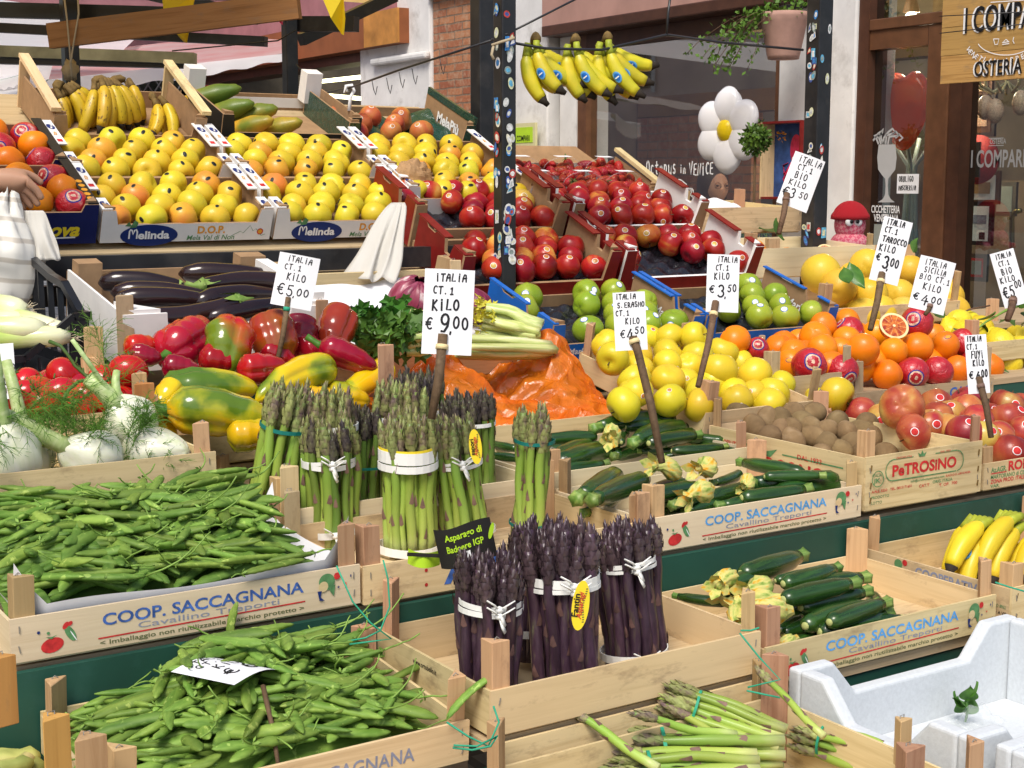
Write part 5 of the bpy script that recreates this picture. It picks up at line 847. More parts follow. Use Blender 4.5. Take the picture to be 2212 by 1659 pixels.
# leeks
_s = NT('leek_skin'); _tc = _s.n('TexCoord'); _sp = _s.n('SeparateXYZ'); _s.l(_tc.outputs['Object'], _sp.inputs[0]); _n = _s.noise(_s.coords((3, 80, 80)), 2, 3)
M['leek'] = _s.fin(_s.ramp(_s.math('ADD', _s.math('ADD', _s.math('MULTIPLY', _sp.outputs['X'], 3.5), .5), _s.math('MULTIPLY', _s.math('SUBTRACT', _n, .5), .3)), [(0, (.78, .76, .58)), (.3, (.74, .76, .46)), (.6, (.46, .58, .14)), (1, (.16, .30, .05))]), .3, .2); M['root'] = plain('leek_roots', (.62, .52, .36), .8)
def leek(a, b, r, label):
    a, b = Vector(a), Vector(b); d = b - a; L = d.length; q = Vector((1, 0, 0)).rotation_difference(d.normalized()); n = 10
    o = gourd(MB(), [Vector((-L / 2 + L * i / (n - 1), .004 * math.sin(i), .003 * math.sin(i * .7))) for i in range(n)], [r * x for x in (.55, .92, 1, .97, .95, .95, .95, 1, 1.05, 1.1)], 22, 5, .02).build('leek', M['leek'], None, (a + b) / 2, q); tag(o, label, 'leek', 'leeks'); mb = MB()
    for k in range(26):
        an = U(0, 6.28); p = Vector((-L / 2, math.cos(an) * r * .3, math.sin(an) * r * .3)); g_ = Vector((-U(.01, .03), math.cos(an) * U(0, .02), math.sin(an) * U(-.01, .02))); mb.tube([p, p + g_ * .5, p + g_ + Vector((0, U(-.01, .01), U(-.01, .006)))], .0006, 3)
    mb.build('roots', M['root'], o)
leek(atY(58, 672, 3.08), atY(-90, 650, 3.2), .026, 'leek with a white root end at the top of the black crate'); leek(atY(152, 722, 2.98), atY(-60, 665, 3.16), .024, 'long leek reaching to the right corner of the black crate'); leek(atY(98, 712, 2.98), atY(-120, 712, 3.02), .026, 'pale leek in front whose cut end faces right'); leek(atY(150, 728, 2.96), atY(-60, 735, 3.0), .022, 'leek lowest in the black crate'); leek(atY(60, 698, 3.06), atY(-120, 690, 3.14), .024, 'leek in the middle of the black crate')
# black folding crate for the leeks
e = empty('plastic_crate', 'black plastic folding crate of leeks with open slotted sides', 'crate', (0, 0, 0)); zc = 1.10; X0, X1, Y0, Y1 = .36, .885, 2.96, 3.36
MB().box(X0, X1, Y0, Y1, zc - .002, zc + .006).build('bottom', M['blackplast'], e)
def rail(mb, pts, w=.012): [mb.beam(a, b, w, w) for a, b in zip(pts, pts[1:])]
mb = MB(); rail(mb, [(X0, Y0, zc + .045), (X1 - .13, Y0, zc + .045), (X1 - .03, Y0, zc + .125), (X1, Y0, zc + .125)], .014); mb.box(X0, X1, Y0 - .005, Y0 + .005, zc, zc + .02)
for k in range(16): mb.box(X0 + .03 * k, X0 + .03 * k + .004, Y0 - .004, Y0 + .004, zc + .02, zc + .045)
mb.box(X1 - .04, X1, Y0 - .006, Y0 + .006, zc, zc + .12); mb.build('front_panel', M['blackplast'], e)
mb = MB(); rail(mb, [(X1, Y0, zc + .125), (X1, Y0 + .05, zc + .125), (X1, Y0 + .16, zc + .18), (X1, Y1 - .15, zc + .19), (X1, Y1, zc + .22)], .016); mb.box(X1 - .005, X1 + .005, Y0, Y1, zc, zc + .03)
for k in range(5): mb.beam((X1, Y0 + .02 + k * .08, zc + .02), (X1, Y0 + .05 + k * .075, zc + .13 + .02 * k), .012, .008)
mb.build('side_panel', M['blackplast'], e)
mb = MB(); rail(mb, [(X0, Y1, zc + .22), (X1, Y1, zc + .22)], .016); mb.box(X0, X1, Y1 - .005, Y1 + .005, zc, zc + .10)
for k in range(9): mb.box(X0 + .065 * k, X0 + .065 * k + .02, Y1 - .005, Y1 + .005, zc + .1, zc + .22)
mb.build('back_panel', M['blackplast'], e)
# dried bean husks at the bottom left
M['husk'] = fruit('dried_husk', [(.35, (.20, .22, .05)), (.5, (.42, .42, .12)), (.62, (.50, .42, .18)), (.72, (.14, .05, .05))], 30, (.3, 1, 1), .6, 0, None, .02, .2, sss=0)
for k in range(9):
    u0, v0 = 85 - 9 * (k % 3), 1558 + 13 * k; me = gourd(MB(), arc(.16, .01 * (k % 3 - 1), 14), [prof([(0, .003), (.1, .010), (.5, .015), (.9, .012), (1, .004)], i / 13) * (1 + .18 * math.sin(i * 2.2)) for i in range(14)], 12, 2, .2).mesh('bean_husk', M['husk'])
    a = atZ(u0, v0, .73 - .002 * k); o = ob('bean_husk', me, None, a + Vector((-.075, -.02, 0)), Euler((U(0, 3), U(-.15, .15), U(-.1, .5)))); tag(o, 'dried bean husk in the crate at the bottom left corner', 'bean husk', 'bean husks')
# ---------------- cartons on the sloping racks ----------------
CA = {}
def carton(key, label, x0, y0, z0, W, D, tilt, hs=.085, hf=.045, hb=.09, outer='white_card', inner='brown_card', lip=None, lipw=.026, notch=True, group='fruit cartons', t=.006, corner=.034, backm=None, fmat=None):
    e = empty('carton', label, 'carton', (x0, y0, z0), (tilt, 0, 0), group); CA[key] = e; e['w'] = W; e['d'] = D; mm = [M[outer], M[inner]]
    MB().box(t + .0005, W - t - .0005, t + .0005, D - t - .0005, .0005, .005).build('base', M[inner], e)
    c = corner; h2 = hs
    poly = [(0, 0), (W, 0), (W, h2), (W - c, h2), (W - c - .008, hf), (c + .008, hf), (c, h2), (0, h2)]
    mb = MB().prism([(x, 0, z) for x, z in poly][::-1], (0, 0, 0), (0, t, 0)); mb.m[0] = 0; mb.m[1] = 1
    for i in range(2, len(mb.m)): mb.m[i] = 1
    mb.m[0], mb.m[1] = (0, 1); o = mb.build('front_panel', [M[fmat], M[inner]] if fmat else mm, e)
    MB().box(0, W, D - t, D, 0, hb).build('back_panel', M[backm or inner], e)
    yn = [(t, 0), (D - t, 0), (D - t, hs), (D * .80, hs), (D * .76, hs * .93), (D * .62, hs * .93), (D * .58, hs), (D * .42, hs), (D * .38, hs * .72), (D * .28, hs * .72), (D * .24, hs), (t, hs)] if notch else [(t, 0), (D - t, 0), (D - t, hs), (t, hs)]
    for s in (0, 1):
        xa = 0 if s == 0 else W - t; mb = MB().prism([(xa, y, z) for y, z in yn], (0, 0, 0), (t, 0, 0), 1); mb.m[0] = 0 if s == 0 else 1; mb.m[1] = 1 if s == 0 else 0; sp = mb.build('side_panel', mm, e)
        if lip:
            mb = MB()
            for ya, yb in (((.002, D * .24), (D * .42, D - .002)) if notch else ((.002, D - .002),)): mb.box(xa - (lipw - t if s == 1 else -.0), xa + (t if s == 1 else lipw), ya, yb, hs + .0004, hs + .004)
            mb.build('lip', M[lip], sp)
    for xa in (t + .0003, W - t - c * .8): MB().prism([(xa, t + .0003, .006), (xa + c * .8, t + .0003, .006), (xa + (0 if xa < W / 2 else c * .8), t + c * .8, .006)], (0, 0, 0), (0, 0, hs * 1.02)).build('corner_flap', M[inner], e)
    return e
def on(e, x, y, z): return e.matrix_basis @ Vector((x, y, z))
bpy.context.view_layer.update()
def tray(e, kind, rows, cols, r, z, where, noun, group, y0=.045, dy=.066, skip=(), up=.75, stick=.85, jit=.004, alt=None, sc=1.0, rowword=None):
    W = e['w']; mat = Matrix.Translation(e.location) @ Euler(e.rotation_euler).to_matrix().to_4x4()
    for j in range(rows):
        n = cols - (j % 2 if cols > 2 else 0); sp = (W - .03 - 2 * r) / (cols - 1); off = .015 + r + (sp / 2 if j % 2 else 0)
        for i in range(n):
            if (j, i) in skip: continue
            p = mat @ Vector((off + i * sp + U(-jit, jit), y0 + j * dy + U(-jit, jit), z + U(-.004, .006)))
            k = kind if not alt or random.random() > alt[1] else alt[0]
            K[k].put(p, f'{noun}, {ORD[i + 1]} from left in {ORD[j + 1]} row of {where}', group, Vector((-.45 + U(-.45, .45), -.75, up + U(-.35, .35))), None, random.random() < stick, random.random() < .25, sc * U(.96, 1.06))
T1 = RAD(24.5); g1 = 'yellow apples in white cartons'
rack = empty('display_rack', 'black steel rack with sloping shelf that carries the white apple cartons', 'rack')
mb = MB(); mb.box(.55, 2.12, 3.43, 3.475, 1.268, 1.322); mb.build('beam', M['steel'], rack)
MB().box(.55, 2.10, 3.50, 3.54, 1.20, 1.25).build('beam', M['steel'], rack)
for x in (.62, 1.35, 2.04): MB().box(x, x + .05, 3.55, 3.60, 0, 1.30).build('leg', M['steel'], rack); MB().box(x, x + .05, 4.4, 4.45, 0, 1.5).build('leg', M['steel'], rack)
mb = MB(); mb.add([(.55, 3.59, 1.32), (2.56, 3.59, 1.32), (2.56, 4.55, 1.32 + .437), (.55, 4.55, 1.757), (.55, 3.59, 1.30), (2.56, 3.59, 1.30), (2.56, 4.55, 1.735), (.55, 4.55, 1.735)], [(0, 1, 2, 3), (7, 6, 5, 4), (0, 4, 5, 1), (1, 5, 6, 2), (2, 6, 7, 3), (3, 7, 4, 0)]); mb.build('sloping_shelf', M['grey_x'], rack)
cs, sn = math.cos(T1), math.sin(T1); colname = ['leftmost', 'middle', 'right hand']
for c, (xa, W) in enumerate(((1.112, .455), (1.578, .455), (2.045, .455))):
    for lev in (0, 1):
        D = .285; s0 = lev * .285
        if c == 2 and lev == 0: D = .15; s0 = .135
        e = carton(('m', c, lev), f'{"lower" if lev == 0 else "upper"} white apple carton of the {["leftmost", "middle", "right hand"][c]} column on the black rack', xa, 3.60 + s0 * cs, 1.345 + s0 * sn, W, D, T1, .088, .050, .05, lip='white_card')
        if c == 2 and lev == 0: tray(e, 'mel', 2, 5, .038, .046, 'the lower right hand white carton', 'yellow apple', g1, y0=.045)
        else: tray(e, 'mel', 4, 5, .038, .046 if lev == 0 else .048, f'the {"lower" if lev == 0 else "upper"} {colname[c]} white carton', 'yellow apple', g1, y0=.040, dy=.066, alt=('mel_s', .08))
        for sp in [o for o in e.children if o.name.startswith('side_panel')]:
            lp = [o for o in sp.children if o.name.startswith('lip')]
            if lp:
                s = 0 if sp.data.vertices[0].co.x < W / 2 else 1; xx = (.013 if s == 0 else W - .013)
                for yy in (.03, D - .05):
                    mb = MB().add([(xx + a, yy + b, .0926) for a, b in ell(0, 0, .010, .018, .2)], [tuple(range(16))]); mb.build('printed_mark', M['navyink'], lp[0])
                    ob('lettering', text_mesh('Melinda', .006, 'whiteink', .03, .026), lp[0], (xx + .002, yy - .013, .0931), Euler((0, 0, RAD(80))))
                if D > .2: front = MB().add([(xx - .007, D * .47, .0926), (xx + .007, D * .47, .0926), (xx + .007, D * .53, .0926), (xx - .007, D * .53, .0926)], [(0, 1, 2, 3)]).build('printed_mark', M['redink'], lp[0]); ob('lettering', text_mesh('DOP', .008, 'orangeink', .04, .022), lp[0], (xx + .002, D * .62, .0931), Euler((0, 0, RAD(80))))
        if lev == 0 and c < 2:
            f = [o for o in e.children if o.name.startswith('front_panel')][0]
            front_shapes(f, -.0006, [('navyink', ell(.125, .019, .075, .030, 0, 28)), ('greenink', [(.072, .040), (.084, .062), (.094, .055), (.090, .042)]), ('greenink', [(.060, .046), (.070, .058), (.078, .044)])])
            front_text(f, 'elinda', .096, -.0012, .010, .021, 'whiteink', .05, .082)
            mb = MB(); strokes(mb, [[(.073 + .0105 * a - .0, .012 + b * .022) for a, b in ((0, 0), (0, .9), (.25, 1.1), (.6, 1.0), (.9, .5), (1.2, 1.0), (1.6, 1.1), (1.9, .8), (1.9, 0))]], .0042, 0, 0, lambda x, z, k: (x, -.0013, z)); mb.build('printed_mark', M['whiteink'], f)
            front_text(f, 'D.O.P.', .252, -.0006, .022, .020, 'orangeink', .05, .075); front_text(f, 'Mela Val di Non', .225, -.0006, .003, .014, 'greenink', .01, .13, .2)
            mb = MB(); strokes(mb, [[(.345, .012), (.37, .026), (.378, .020), (.395, .042), (.405, .026), (.413, .032), (.43, .012), (.44, .016)]], .0014, 0, 0, lambda x, z, k: (x, -.0007, z)); mb.build('printed_mark', M['greenink'], f)
            front_shapes(f, -.0006, [('redink', ell(.425, .024, .009, .009)), ('orangeink', ell(.425, .024, .006, .006))])
# bananas, papayas and blushed apples behind
e = carton('ban', 'brown banana carton with pale wooden edge strips at the top left', 1.145, 4.10, 1.585, .44, .36, RAD(22), .10, .045, .055, 'brown_card', 'brown_card', notch=False)
for x in (.004, .436): 
    MB().beam((x, .0, .115), (x, .35, .155), .028, .012).build('wood_strip', M['pine_y'], e); MB().beam((x, .33, .005), (x, .33, .145), .03, .012, 0, (0, 1, 0)).build('wood_strip', M['pine_z'], e)
L_ = lambda x, y, z: tuple(e.matrix_basis @ Vector((x, y, z))); bpy.context.view_layer.update()
rz = RAD(195)
banana_bunch(L_(.20, .22, .115), 11, 'large spotted banana bunch with blue stickers in the top left carton', 'bans', (RAD(34), 0, rz), 1.0, 'spotted bananas', 3, .98, .35)
banana_bunch(L_(.09, .24, .09), 7, 'spotted banana bunch at the left edge of the top left carton', 'bans', (RAD(34), .3, rz + .5), 1.0, 'spotted bananas', 1, .95, .3); banana_bunch(L_(.27, .28, .10), 4, 'spotted bananas leaning behind the large spotted bunch', 'bans', (RAD(30), 0, rz - .3), .8, 'spotted bananas', 0, .9, .2)
banana_bunch(L_(.345, .18, .085), 6, 'small loose spotted bananas right of the large spotted bunch', 'bans', (RAD(25), 0, rz + .9), 1.2, 'spotted bananas', 0, .85, .4)
e = carton('pap', 'dark brown carton of papayas with white inner flaps and tall corners', 1.66, 4.16, 1.60, .46, .36, RAD(20), .10, .045, .062, 'blackcard', 'brown_card', notch=False); bpy.context.view_layer.update()
MB().box(.05, .44, .352, .3535, .018, .050).build('white_strip', M['white_card'], e)
for x in (.0, .40): MB().box(x, x + .055, .30, .352, .05, .15).build('corner_flap', M['white_card'], e)
M['papaya'] = fruit('papaya_skin', [(.38, (.07, .13, .015)), (.5, (.14, .18, .02)), (.58, (.50, .30, .02)), (.68, (.60, .30, .02))], 10, (1, 1, 1), .45, .1, None, .01, .1, None, low=.7)
for i, (x, y, z, yw, L, l) in enumerate(((.06, .28, .10, -.5, .20, 'long green papaya lying highest in the dark carton'), (.10, .20, .08, -.7, .17, 'papaya with an orange patch in the middle of the dark carton'), (.14, .11, .055, -.9, .18, 'dark green papaya in front of the orange patched one'), (.20, .18, .075, -.6, .15, 'greenish papaya behind the front yellow one'), (.25, .10, .055, -.8, .18, 'yellow orange papaya nearest the empty half of the carton'))):
    n = 14; me = gourd(MB(), [(-L / 2 + L * k / (n - 1), 0, 0) for k in range(n)], [.031 * prof([(0, .15), (.08, .55), (.3, .92), (.6, 1), (.9, .6), (1, .1)], k / (n - 1)) for k in range(n)], 20, 5, .04).mesh('papaya', M['papaya']); o = ob('papaya', me, None, e.matrix_basis @ Vector((x * .8 + .02, y, z - .028)), Euler((.3, -.25, yw))); tag(o, l, 'papaya', 'papayas')
M['dkgreen'] = film('dark_green_film', (.006, .05, .03), 1, .25, 0, (30, .8))
e = carton('mp', 'dark green carton of blushed apples behind the right white column', 2.075, 4.16, 1.575, .46, .34, RAD(21), .11, .045, .055, 'dkgreen', 'brown_card', lip=None, notch=False); bpy.context.view_layer.update()
MB().grid(lambda u, v: Vector((.015 + u * .43, .02 + v * .3, .03 + .03 * math.sin(11 * u + 3 * v) * math.sin(9 * v) + .05 * max(0, u - .7))), 20, 14).build('film_liner', M['dkgreen'], e)
MB().box(.452, .462, .0, .33, .112, .135).build('lip', M['dkgreen'], e)
tray(e, 'mpi', 3, 4, .038, .062, 'the dark green carton', 'orange red apple', 'blushed apples', .05, .075, ((0, 3), (1, 2), (2, 3)), sc=1.02)
sp = [o for o in e.children if o.name.startswith('side_panel')][1]
mw = ob('lettering', text_mesh('MelaPiù', .034, 'whiteink', .05, .15), sp, (.4525, .24, .045), Euler((RAD(90), 0, RAD(-90))))
# navy carton of wrapped oranges at the left
for lev, s0 in ((0, 0), (1, .27)):
    e = carton(('n', lev), f'{"lower" if lev == 0 else "upper"} navy carton of wrapped oranges at the left edge', .66, 3.60 + s0 * cs, 1.345 + s0 * sn, .442, .27, T1, .105, .085, .09, 'navy', 'brown_card', lip='blackcard', notch=False)
    bpy.context.view_layer.update(); m4 = e.matrix_basis; k = 0
    for j in range(3):
        for i in range(5):
            w = (i + j) % 2 == 0; k += 1; K['wra' if w else 'org'].put(m4 @ Vector((.05 + i * .085, .05 + j * .082, .075 + U(0, .015))), f'{"red wrapped" if w else "bare"} orange, {ORD[i + 1]} from left in {ORD[j + 1]} row of the {"lower" if lev == 0 else "upper"} navy carton', 'oranges in navy cartons', facing(.6, .5), None, w)
f = [o for o in CA[('n', 0)].children if o.name.startswith('front_panel')][0]; front_text(f, 'Ceranova', .20, -.0006, .022, .035, 'yellowink', .05, .20, .3); front_shapes(f, -.0006, [('whiteink', bar(.24, .014, .39, .018, .004))])
lp = [o for o in CA[('n', 0)].children if o.name.startswith('side_panel')][1]
mb = MB(); [mb.add([(.428 + a, .03 + .025 * q + b, .1095) for a, b in ell(0, 0, .008, .009)], [tuple(range(16))]) for q in range(5)]; mb.build('printed_mark', M['orangeink'], lp)
# red cartons
rk2 = empty('wooden_rack', 'wooden sloping rack under the red apple cartons', 'rack'); T2 = RAD(23); c2, s2 = math.cos(T2), math.sin(T2)
mb = MB(); mb.add([(1.75, 3.28, 1.165), (3.04, 3.28, 1.165), (3.04, 4.1, 1.165 + .348), (1.75, 4.1, 1.513), (1.75, 3.28, 1.14), (3.04, 3.28, 1.14), (3.04, 4.1, 1.488), (1.75, 4.1, 1.488)], [(0, 1, 2, 3), (7, 6, 5, 4), (0, 4, 5, 1), (1, 5, 6, 2), (2, 6, 7, 3), (3, 7, 4, 0)]); mb.build('sloping_shelf', M['grey_x'], rk2)
for x in (1.80, 2.45, 3.0):
    MB().box(x, x + .04, 3.30, 3.34, 0, 1.15).build('leg', M['grey_z'], rk2); MB().box(x, x + .04, 4.05, 4.09, 0, 1.46).build('leg', M['grey_z'], rk2)
MB().box(1.35, 1.95, 3.46, 3.70, 1.235, 1.262).build('plank', M['grey_x'], rk2)
M['tray'] = film('black_fruit_tray', (.012, .012, .016), 1, .28, 0, (25, .6))
nm = {(0, 0): 'lower left', (0, 1): 'upper left', (1, 0): 'lower right', (1, 1): 'upper right'}; sk = {(0, 0): ((0, 0), (1, 0), (2, 0), (3, 0)), (0, 1): ((0, 0), (0, 1), (1, 0), (1, 1), (2, 1)), (1, 0): ((0, 1), (0, 2), (0, 3), (1, 1), (1, 2), (0, 4), (2, 2)), (1, 1): ((0, 0), (1, 0))}
for c, xa in enumerate((1.965, 2.50)):
    for lev in (0, 1):
        s0 = lev * .275; W = .515; e = carton(('r', c, lev), f'dark red apple carton, {nm[(c, lev)]} of the four red cartons', xa, 3.30 + s0 * c2, 1.185 + s0 * s2 + (.022 if lev else 0), W, .27, T2, .128, (.052 if lev else .040), .05, 'redcard', 'brown_card' if c == 0 else 'white_card', lip='redcard', lipw=.026, t=.010, fmat='brown_card' if lev else None)
        MB().grid(lambda u, v: Vector((.012 + u * (W - .024), .012 + v * .246, .022 + .014 * math.sin(u * 31) * math.sin(v * 20))), 40, 24).build('fruit_tray', M['tray'], e)
        tray(e, 'rap', 4, 6, .038, .060, f'the {nm[(c, lev)]} red carton', 'red apple', 'red apples in red cartons', .045, .062, sk[(c, lev)], stick=.85, sc=1.04)
f = [o for o in CA[('r', 0, 1)].children if o.name.startswith('side_panel')][0]; side_text(f, 'envy', -.0008, .24, .036, .034, 'whiteink', .02, .085); side_text(f, 'www.envyapples.com', -.0008, .25, .016, .009, 'whiteink', .01, .13)
mb = MB(); [mb.add([(-.0008, .125 - a, .05 + .011 * q + b) for a, b in ell(0, 0, .010, .0042)], [tuple(range(16))]) for q in range(3)]; mb.build('printed_mark', M['whiteink'], f); MB().add([(-.0012, y, z) for y, z in ((.06, .01), (.09, .012), (.088, .075), (.062, .072))], [(0, 3, 2, 1)]).build('paper_label', M['paper'], f)
f = [o for o in CA[('r', 0, 0)].children if o.name.startswith('side_panel')][0]; side_text(f, 'envy', -.0008, .13, .030, .036, 'whiteink', .02, .09)
# strawberries
e = carton('s', 'carton tray of strawberry punnets between two pale wooden strips', 2.51, 3.30 + .55 * c2, 1.185 + .55 * s2 + .012, .52, .26, T2, .075, .035, .05, 'brown_card', 'brown_card', notch=False); bpy.context.view_layer.update()
for x in (.0, .52): MB().beam((x, -.02, .085), (x, .26, .10), .024, .012).build('wood_strip', M['pine_y'], e)
M['clear'] = film('clear_punnet_plastic', (.85, .88, .9), .16, .05)
rows_ = []
for pj in range(2):
    for pi in range(3):
        p = empty('punnet', f'clear plastic punnet of strawberries, {ORD[pi + 1]} from left in the {"front" if pj == 0 else "rear"} row', 'punnet', tuple(e.matrix_basis @ Vector((.012 + pi * .168, .012 + pj * .122, .007))), (T2, 0, 0), 'strawberry punnets'); mb = MB(); mb.add([(0, 0, .003), (.158, 0, .003), (.158, .112, .003), (0, .112, .003), (-.002, -.002, .05), (.160, -.002, .05), (.160, .114, .05), (-.002, .114, .05)], [(0, 1, 2, 3), (0, 1, 5, 4), (1, 2, 6, 5), (2, 3, 7, 6), (3, 0, 4, 7)]); mb.build('tub', M['clear'], p)
        MB().tube([(.004, .056, .05)] + [(.079 - .075 * math.cos(math.pi * k / 10), .056, .05 + .04 * math.sin(math.pi * k / 10)) for k in range(1, 10)] + [(.154, .056, .05)], .0012, 5).build('handle', M['clear'], p)
        MB().add([(.05, .055, .0915), (.11, .055, .0915), (.11, .085, .084), (.05, .085, .084)], [(0, 1, 2, 3)]).build('paper_label', M['paper'], p)
        m4 = Matrix.Translation(p.location) @ Euler((T2, 0, 0)).to_matrix().to_4x4(); n_ = 0
        for j in range(3):
            for i in range(4):
                K['str'].put(m4 @ Vector((.024 + i * .036 + (.012 if j % 2 else 0), .022 + j * .034, .040 + U(0, .012))), f'ripe strawberry heaped in the {"front" if pj == 0 else "rear"} {["left", "middle", "right"][pi]} punnet', f'strawberries in the {"front" if pj == 0 else "rear"} {["left", "middle", "right"][pi]} punnet', None, None, False, random.random() < .35, U(1.15, 1.5))
c = MB(); c.add([(2.58, 3.98, 1.40), (3.12, 3.98, 1.40), (3.12, 4.0, 1.46), (2.915, 4.09, 1.615), (2.63, 4.09, 1.615), (2.60, 4.08, 1.60)], [tuple(range(6))]); hb_ = c.build('hardboard', M['kraft']); s_ = hb_.modifiers.new('thick', 'SOLIDIFY'); s_.thickness = .006; tag(hb_, 'plain brown hardboard leaning behind the strawberries', 'board')
# green apples in blue cartons
T3 = RAD(18)
for c, xa in enumerate((2.03, 2.525)):
    nmm = ['left', 'right'][c]; W = .485; e = carton(('g', c), f'{nmm} blue carton of green apples', xa, 2.965, 1.045, W, .32, T3, .105, .05, .05, 'bluecard', 'brown_card', lip='bluecard', lipw=.014)
    MB().grid(lambda u, v: Vector((.012 + u * (W - .024), .012 + v * .29, .022 + .015 * math.sin(u * 29) * math.sin(v * 22))), 40, 24).build('fruit_tray', M['tray'], e)
    tray(e, 'gap', 4, 5, .038, .064, f'the {nmm} blue carton', 'green apple', 'green apples', .05, .074, ((0, 0), (1, 0), (1, 1), (2, 1), (3, 1)) if c == 0 else ((0, 0), (0, 1), (1, 0), (2, 0), (2, 1), (3, 0), (3, 1)), stick=.8, sc=1.06)
    for k, sp in enumerate([o for o in e.children if o.name.startswith('side_panel')]):
        side_text(sp, 'Marlene', (-.0006 if k == 0 else W - .0068), .20, .035, .026, 'whiteink', .03, .12, .3)
    f = [o for o in e.children if o.name.startswith('front_panel')][0]; front_text(f, 'Marlene', .06, -.0006, .022, .016, 'whiteink', .03, .08)
# white eggplant carton
e = carton('e', 'white eggplant carton with tall front corners and a brown inside', .955, 2.975, 1.10, .475, .40, RAD(11), .125, .03, .12, 'white_card', 'white_card', notch=False, corner=.095, backm='brown_card'); bpy.context.view_layer.update()
MB().box(.01, .065, .345, .392, .02, .150).build('corner_flap', M['brown_card'], e); MB().box(.40, .465, .345, .392, .02, .155).build('corner_flap', M['brown_card'], e); MB().box(.436, .468, .02, .34, .1255, .150).build('side_flap', M['white_card'], e)
MB().grid(lambda u, v: Vector((.10 + u * .12, .008 + v * .05, .03 + .06 * (1 - u) + .012 * math.sin(13 * u + 9 * v))), 10, 6).build('film_wrap', film('clear_wrap', (.8, .82, .85), .35, .08, 0, (40, 1)), e)
# wooden crates of oranges right of the strawberries
G1 = C('G1', 'rear wooden crate with white paper beside the right stall post', 3.06, 3.60, 3.70, 4.02, 1.325, hb=.085, hp=.13, tone='pine', tilt=.06); G2 = C('G2', 'lower wooden crate of few oranges left of the right stall post', 3.05, 3.60, 3.36, 3.67, 1.20, hb=.09, hp=.135, tone='white', tilt=.06)
for i, (u, v, y, l) in enumerate(((1560, 497, 3.78, 'orange at the left of the rear crate near the paper'), (1630, 545, 3.50, 'orange in the lower crate behind the grey post'), (1700, 560, 3.46, 'orange low in the lower crate'), (1760, 560, 3.40, 'orange just right of the stall post base'), (1590, 560, 3.42, 'orange behind the red carton corner'))): K['org'].put(atY(u, v, y), l, 'oranges by the right post', None, None, False)
q = atY(1784, 545, 3.52); hs_ = h.copy(); COL.objects.link(hs_); hs_.location = q; hs_.scale = (.8,) * 3; hs_['label'] = 'orange slice standing upright beside the right stall post'
for ch in h.children: c_ = ch.copy(); COL.objects.link(c_); c_.parent = hs_
leaf(atY(1640, 490, 3.66), .12, .022, (.2, 0, .25), 'long dark leaf lying over the white paper in the rear crate'); leaf(atY(1678, 470, 3.62), .08, .026, (.3, 1.2, -.9), 'glossy leaf hanging from the three fifty stick')
# ---------------- posts, canopy, buildings ----------------
M['plaster'] = plain('white_plaster', (.76, .74, .71), .85, .10, 5, .25, 0, .2, ((.40, .37, .33), 4)); M['pinkwall'] = plain('pink_plaster', (.44, .25, .20), .85, .12, 4, .15, 0, .2); M['rosewall'] = plain('faded_rose_wall', (.34, .15, .16), .85, .15, 5, .1)
M['dkbrown'] = plain('dark_brown_joinery', (.075, .030, .016), .45, .2, 12, 0, .1); M['brownj'] = plain('brown_joinery', (.13, .055, .025), .4, .2, 12, 0, .1); M['gapdark'] = plain('dark_recess', (.02, .017, .015), .8)
_b = NT('old_red_brick'); _co = _b.coords((1, 1, 1), False); _mp = _b.n('Mapping'); _b.l(_co, _mp.inputs[0]); _mp.inputs['Rotation'].default_value = (RAD(90), 0, 0); _sep = _b.n('SeparateXYZ'); _b.l(_co, _sep.inputs[0]); _cmb = _b.n('CombineXYZ'); _b.l(_b.math('ADD', _sep.outputs['Y'], _sep.outputs['X']), _cmb.inputs[0]); _b.l(_sep.outputs['Z'], _cmb.inputs[1])
_br = _b.n('TexBrick'); _wob = _b.n('TexNoise'); _wob.inputs['Scale'].default_value = 8; _b.l(_co, _wob.inputs[0]); _vm = _b.n('VectorMath', operation='MULTIPLY_ADD'); _b.l(_wob.outputs[1], _vm.inputs[0]); _vm.inputs[1].default_value = (.02, .014, 0); _b.l(_cmb.outputs[0], _vm.inputs[2]); _b.l(_vm.outputs[0], _br.inputs[0])
for k_, v_ in (('Scale', 1.0), ('Mortar Size', .007), ('Brick Width', .24), ('Row Height', .062), ('Bias', .1), ('Mortar Smooth', .3)): _br.inputs[k_].default_value = v_
_br.inputs[1].default_value = (.30, .085, .04, 1); _br.inputs[2].default_value = (.46, .19, .085, 1); _br.inputs[3].default_value = (.22, .15, .10, 1)
_col = _b.mix(_b.ramp(_b.noise(_co, 14, 5, .65), [(.45, (0, 0, 0)), (.7, (.7, .7, .7))]), _br.outputs[0], (.50, .34, .22)); _b.bump(_b.math('ADD', _b.math('SUBTRACT', 1.0, _br.outputs['Fac']), _b.math('MULTIPLY', _b.noise(_co, 40, 4), .5)), .9, .012); M['brick'] = _b.fin(_col, .9)
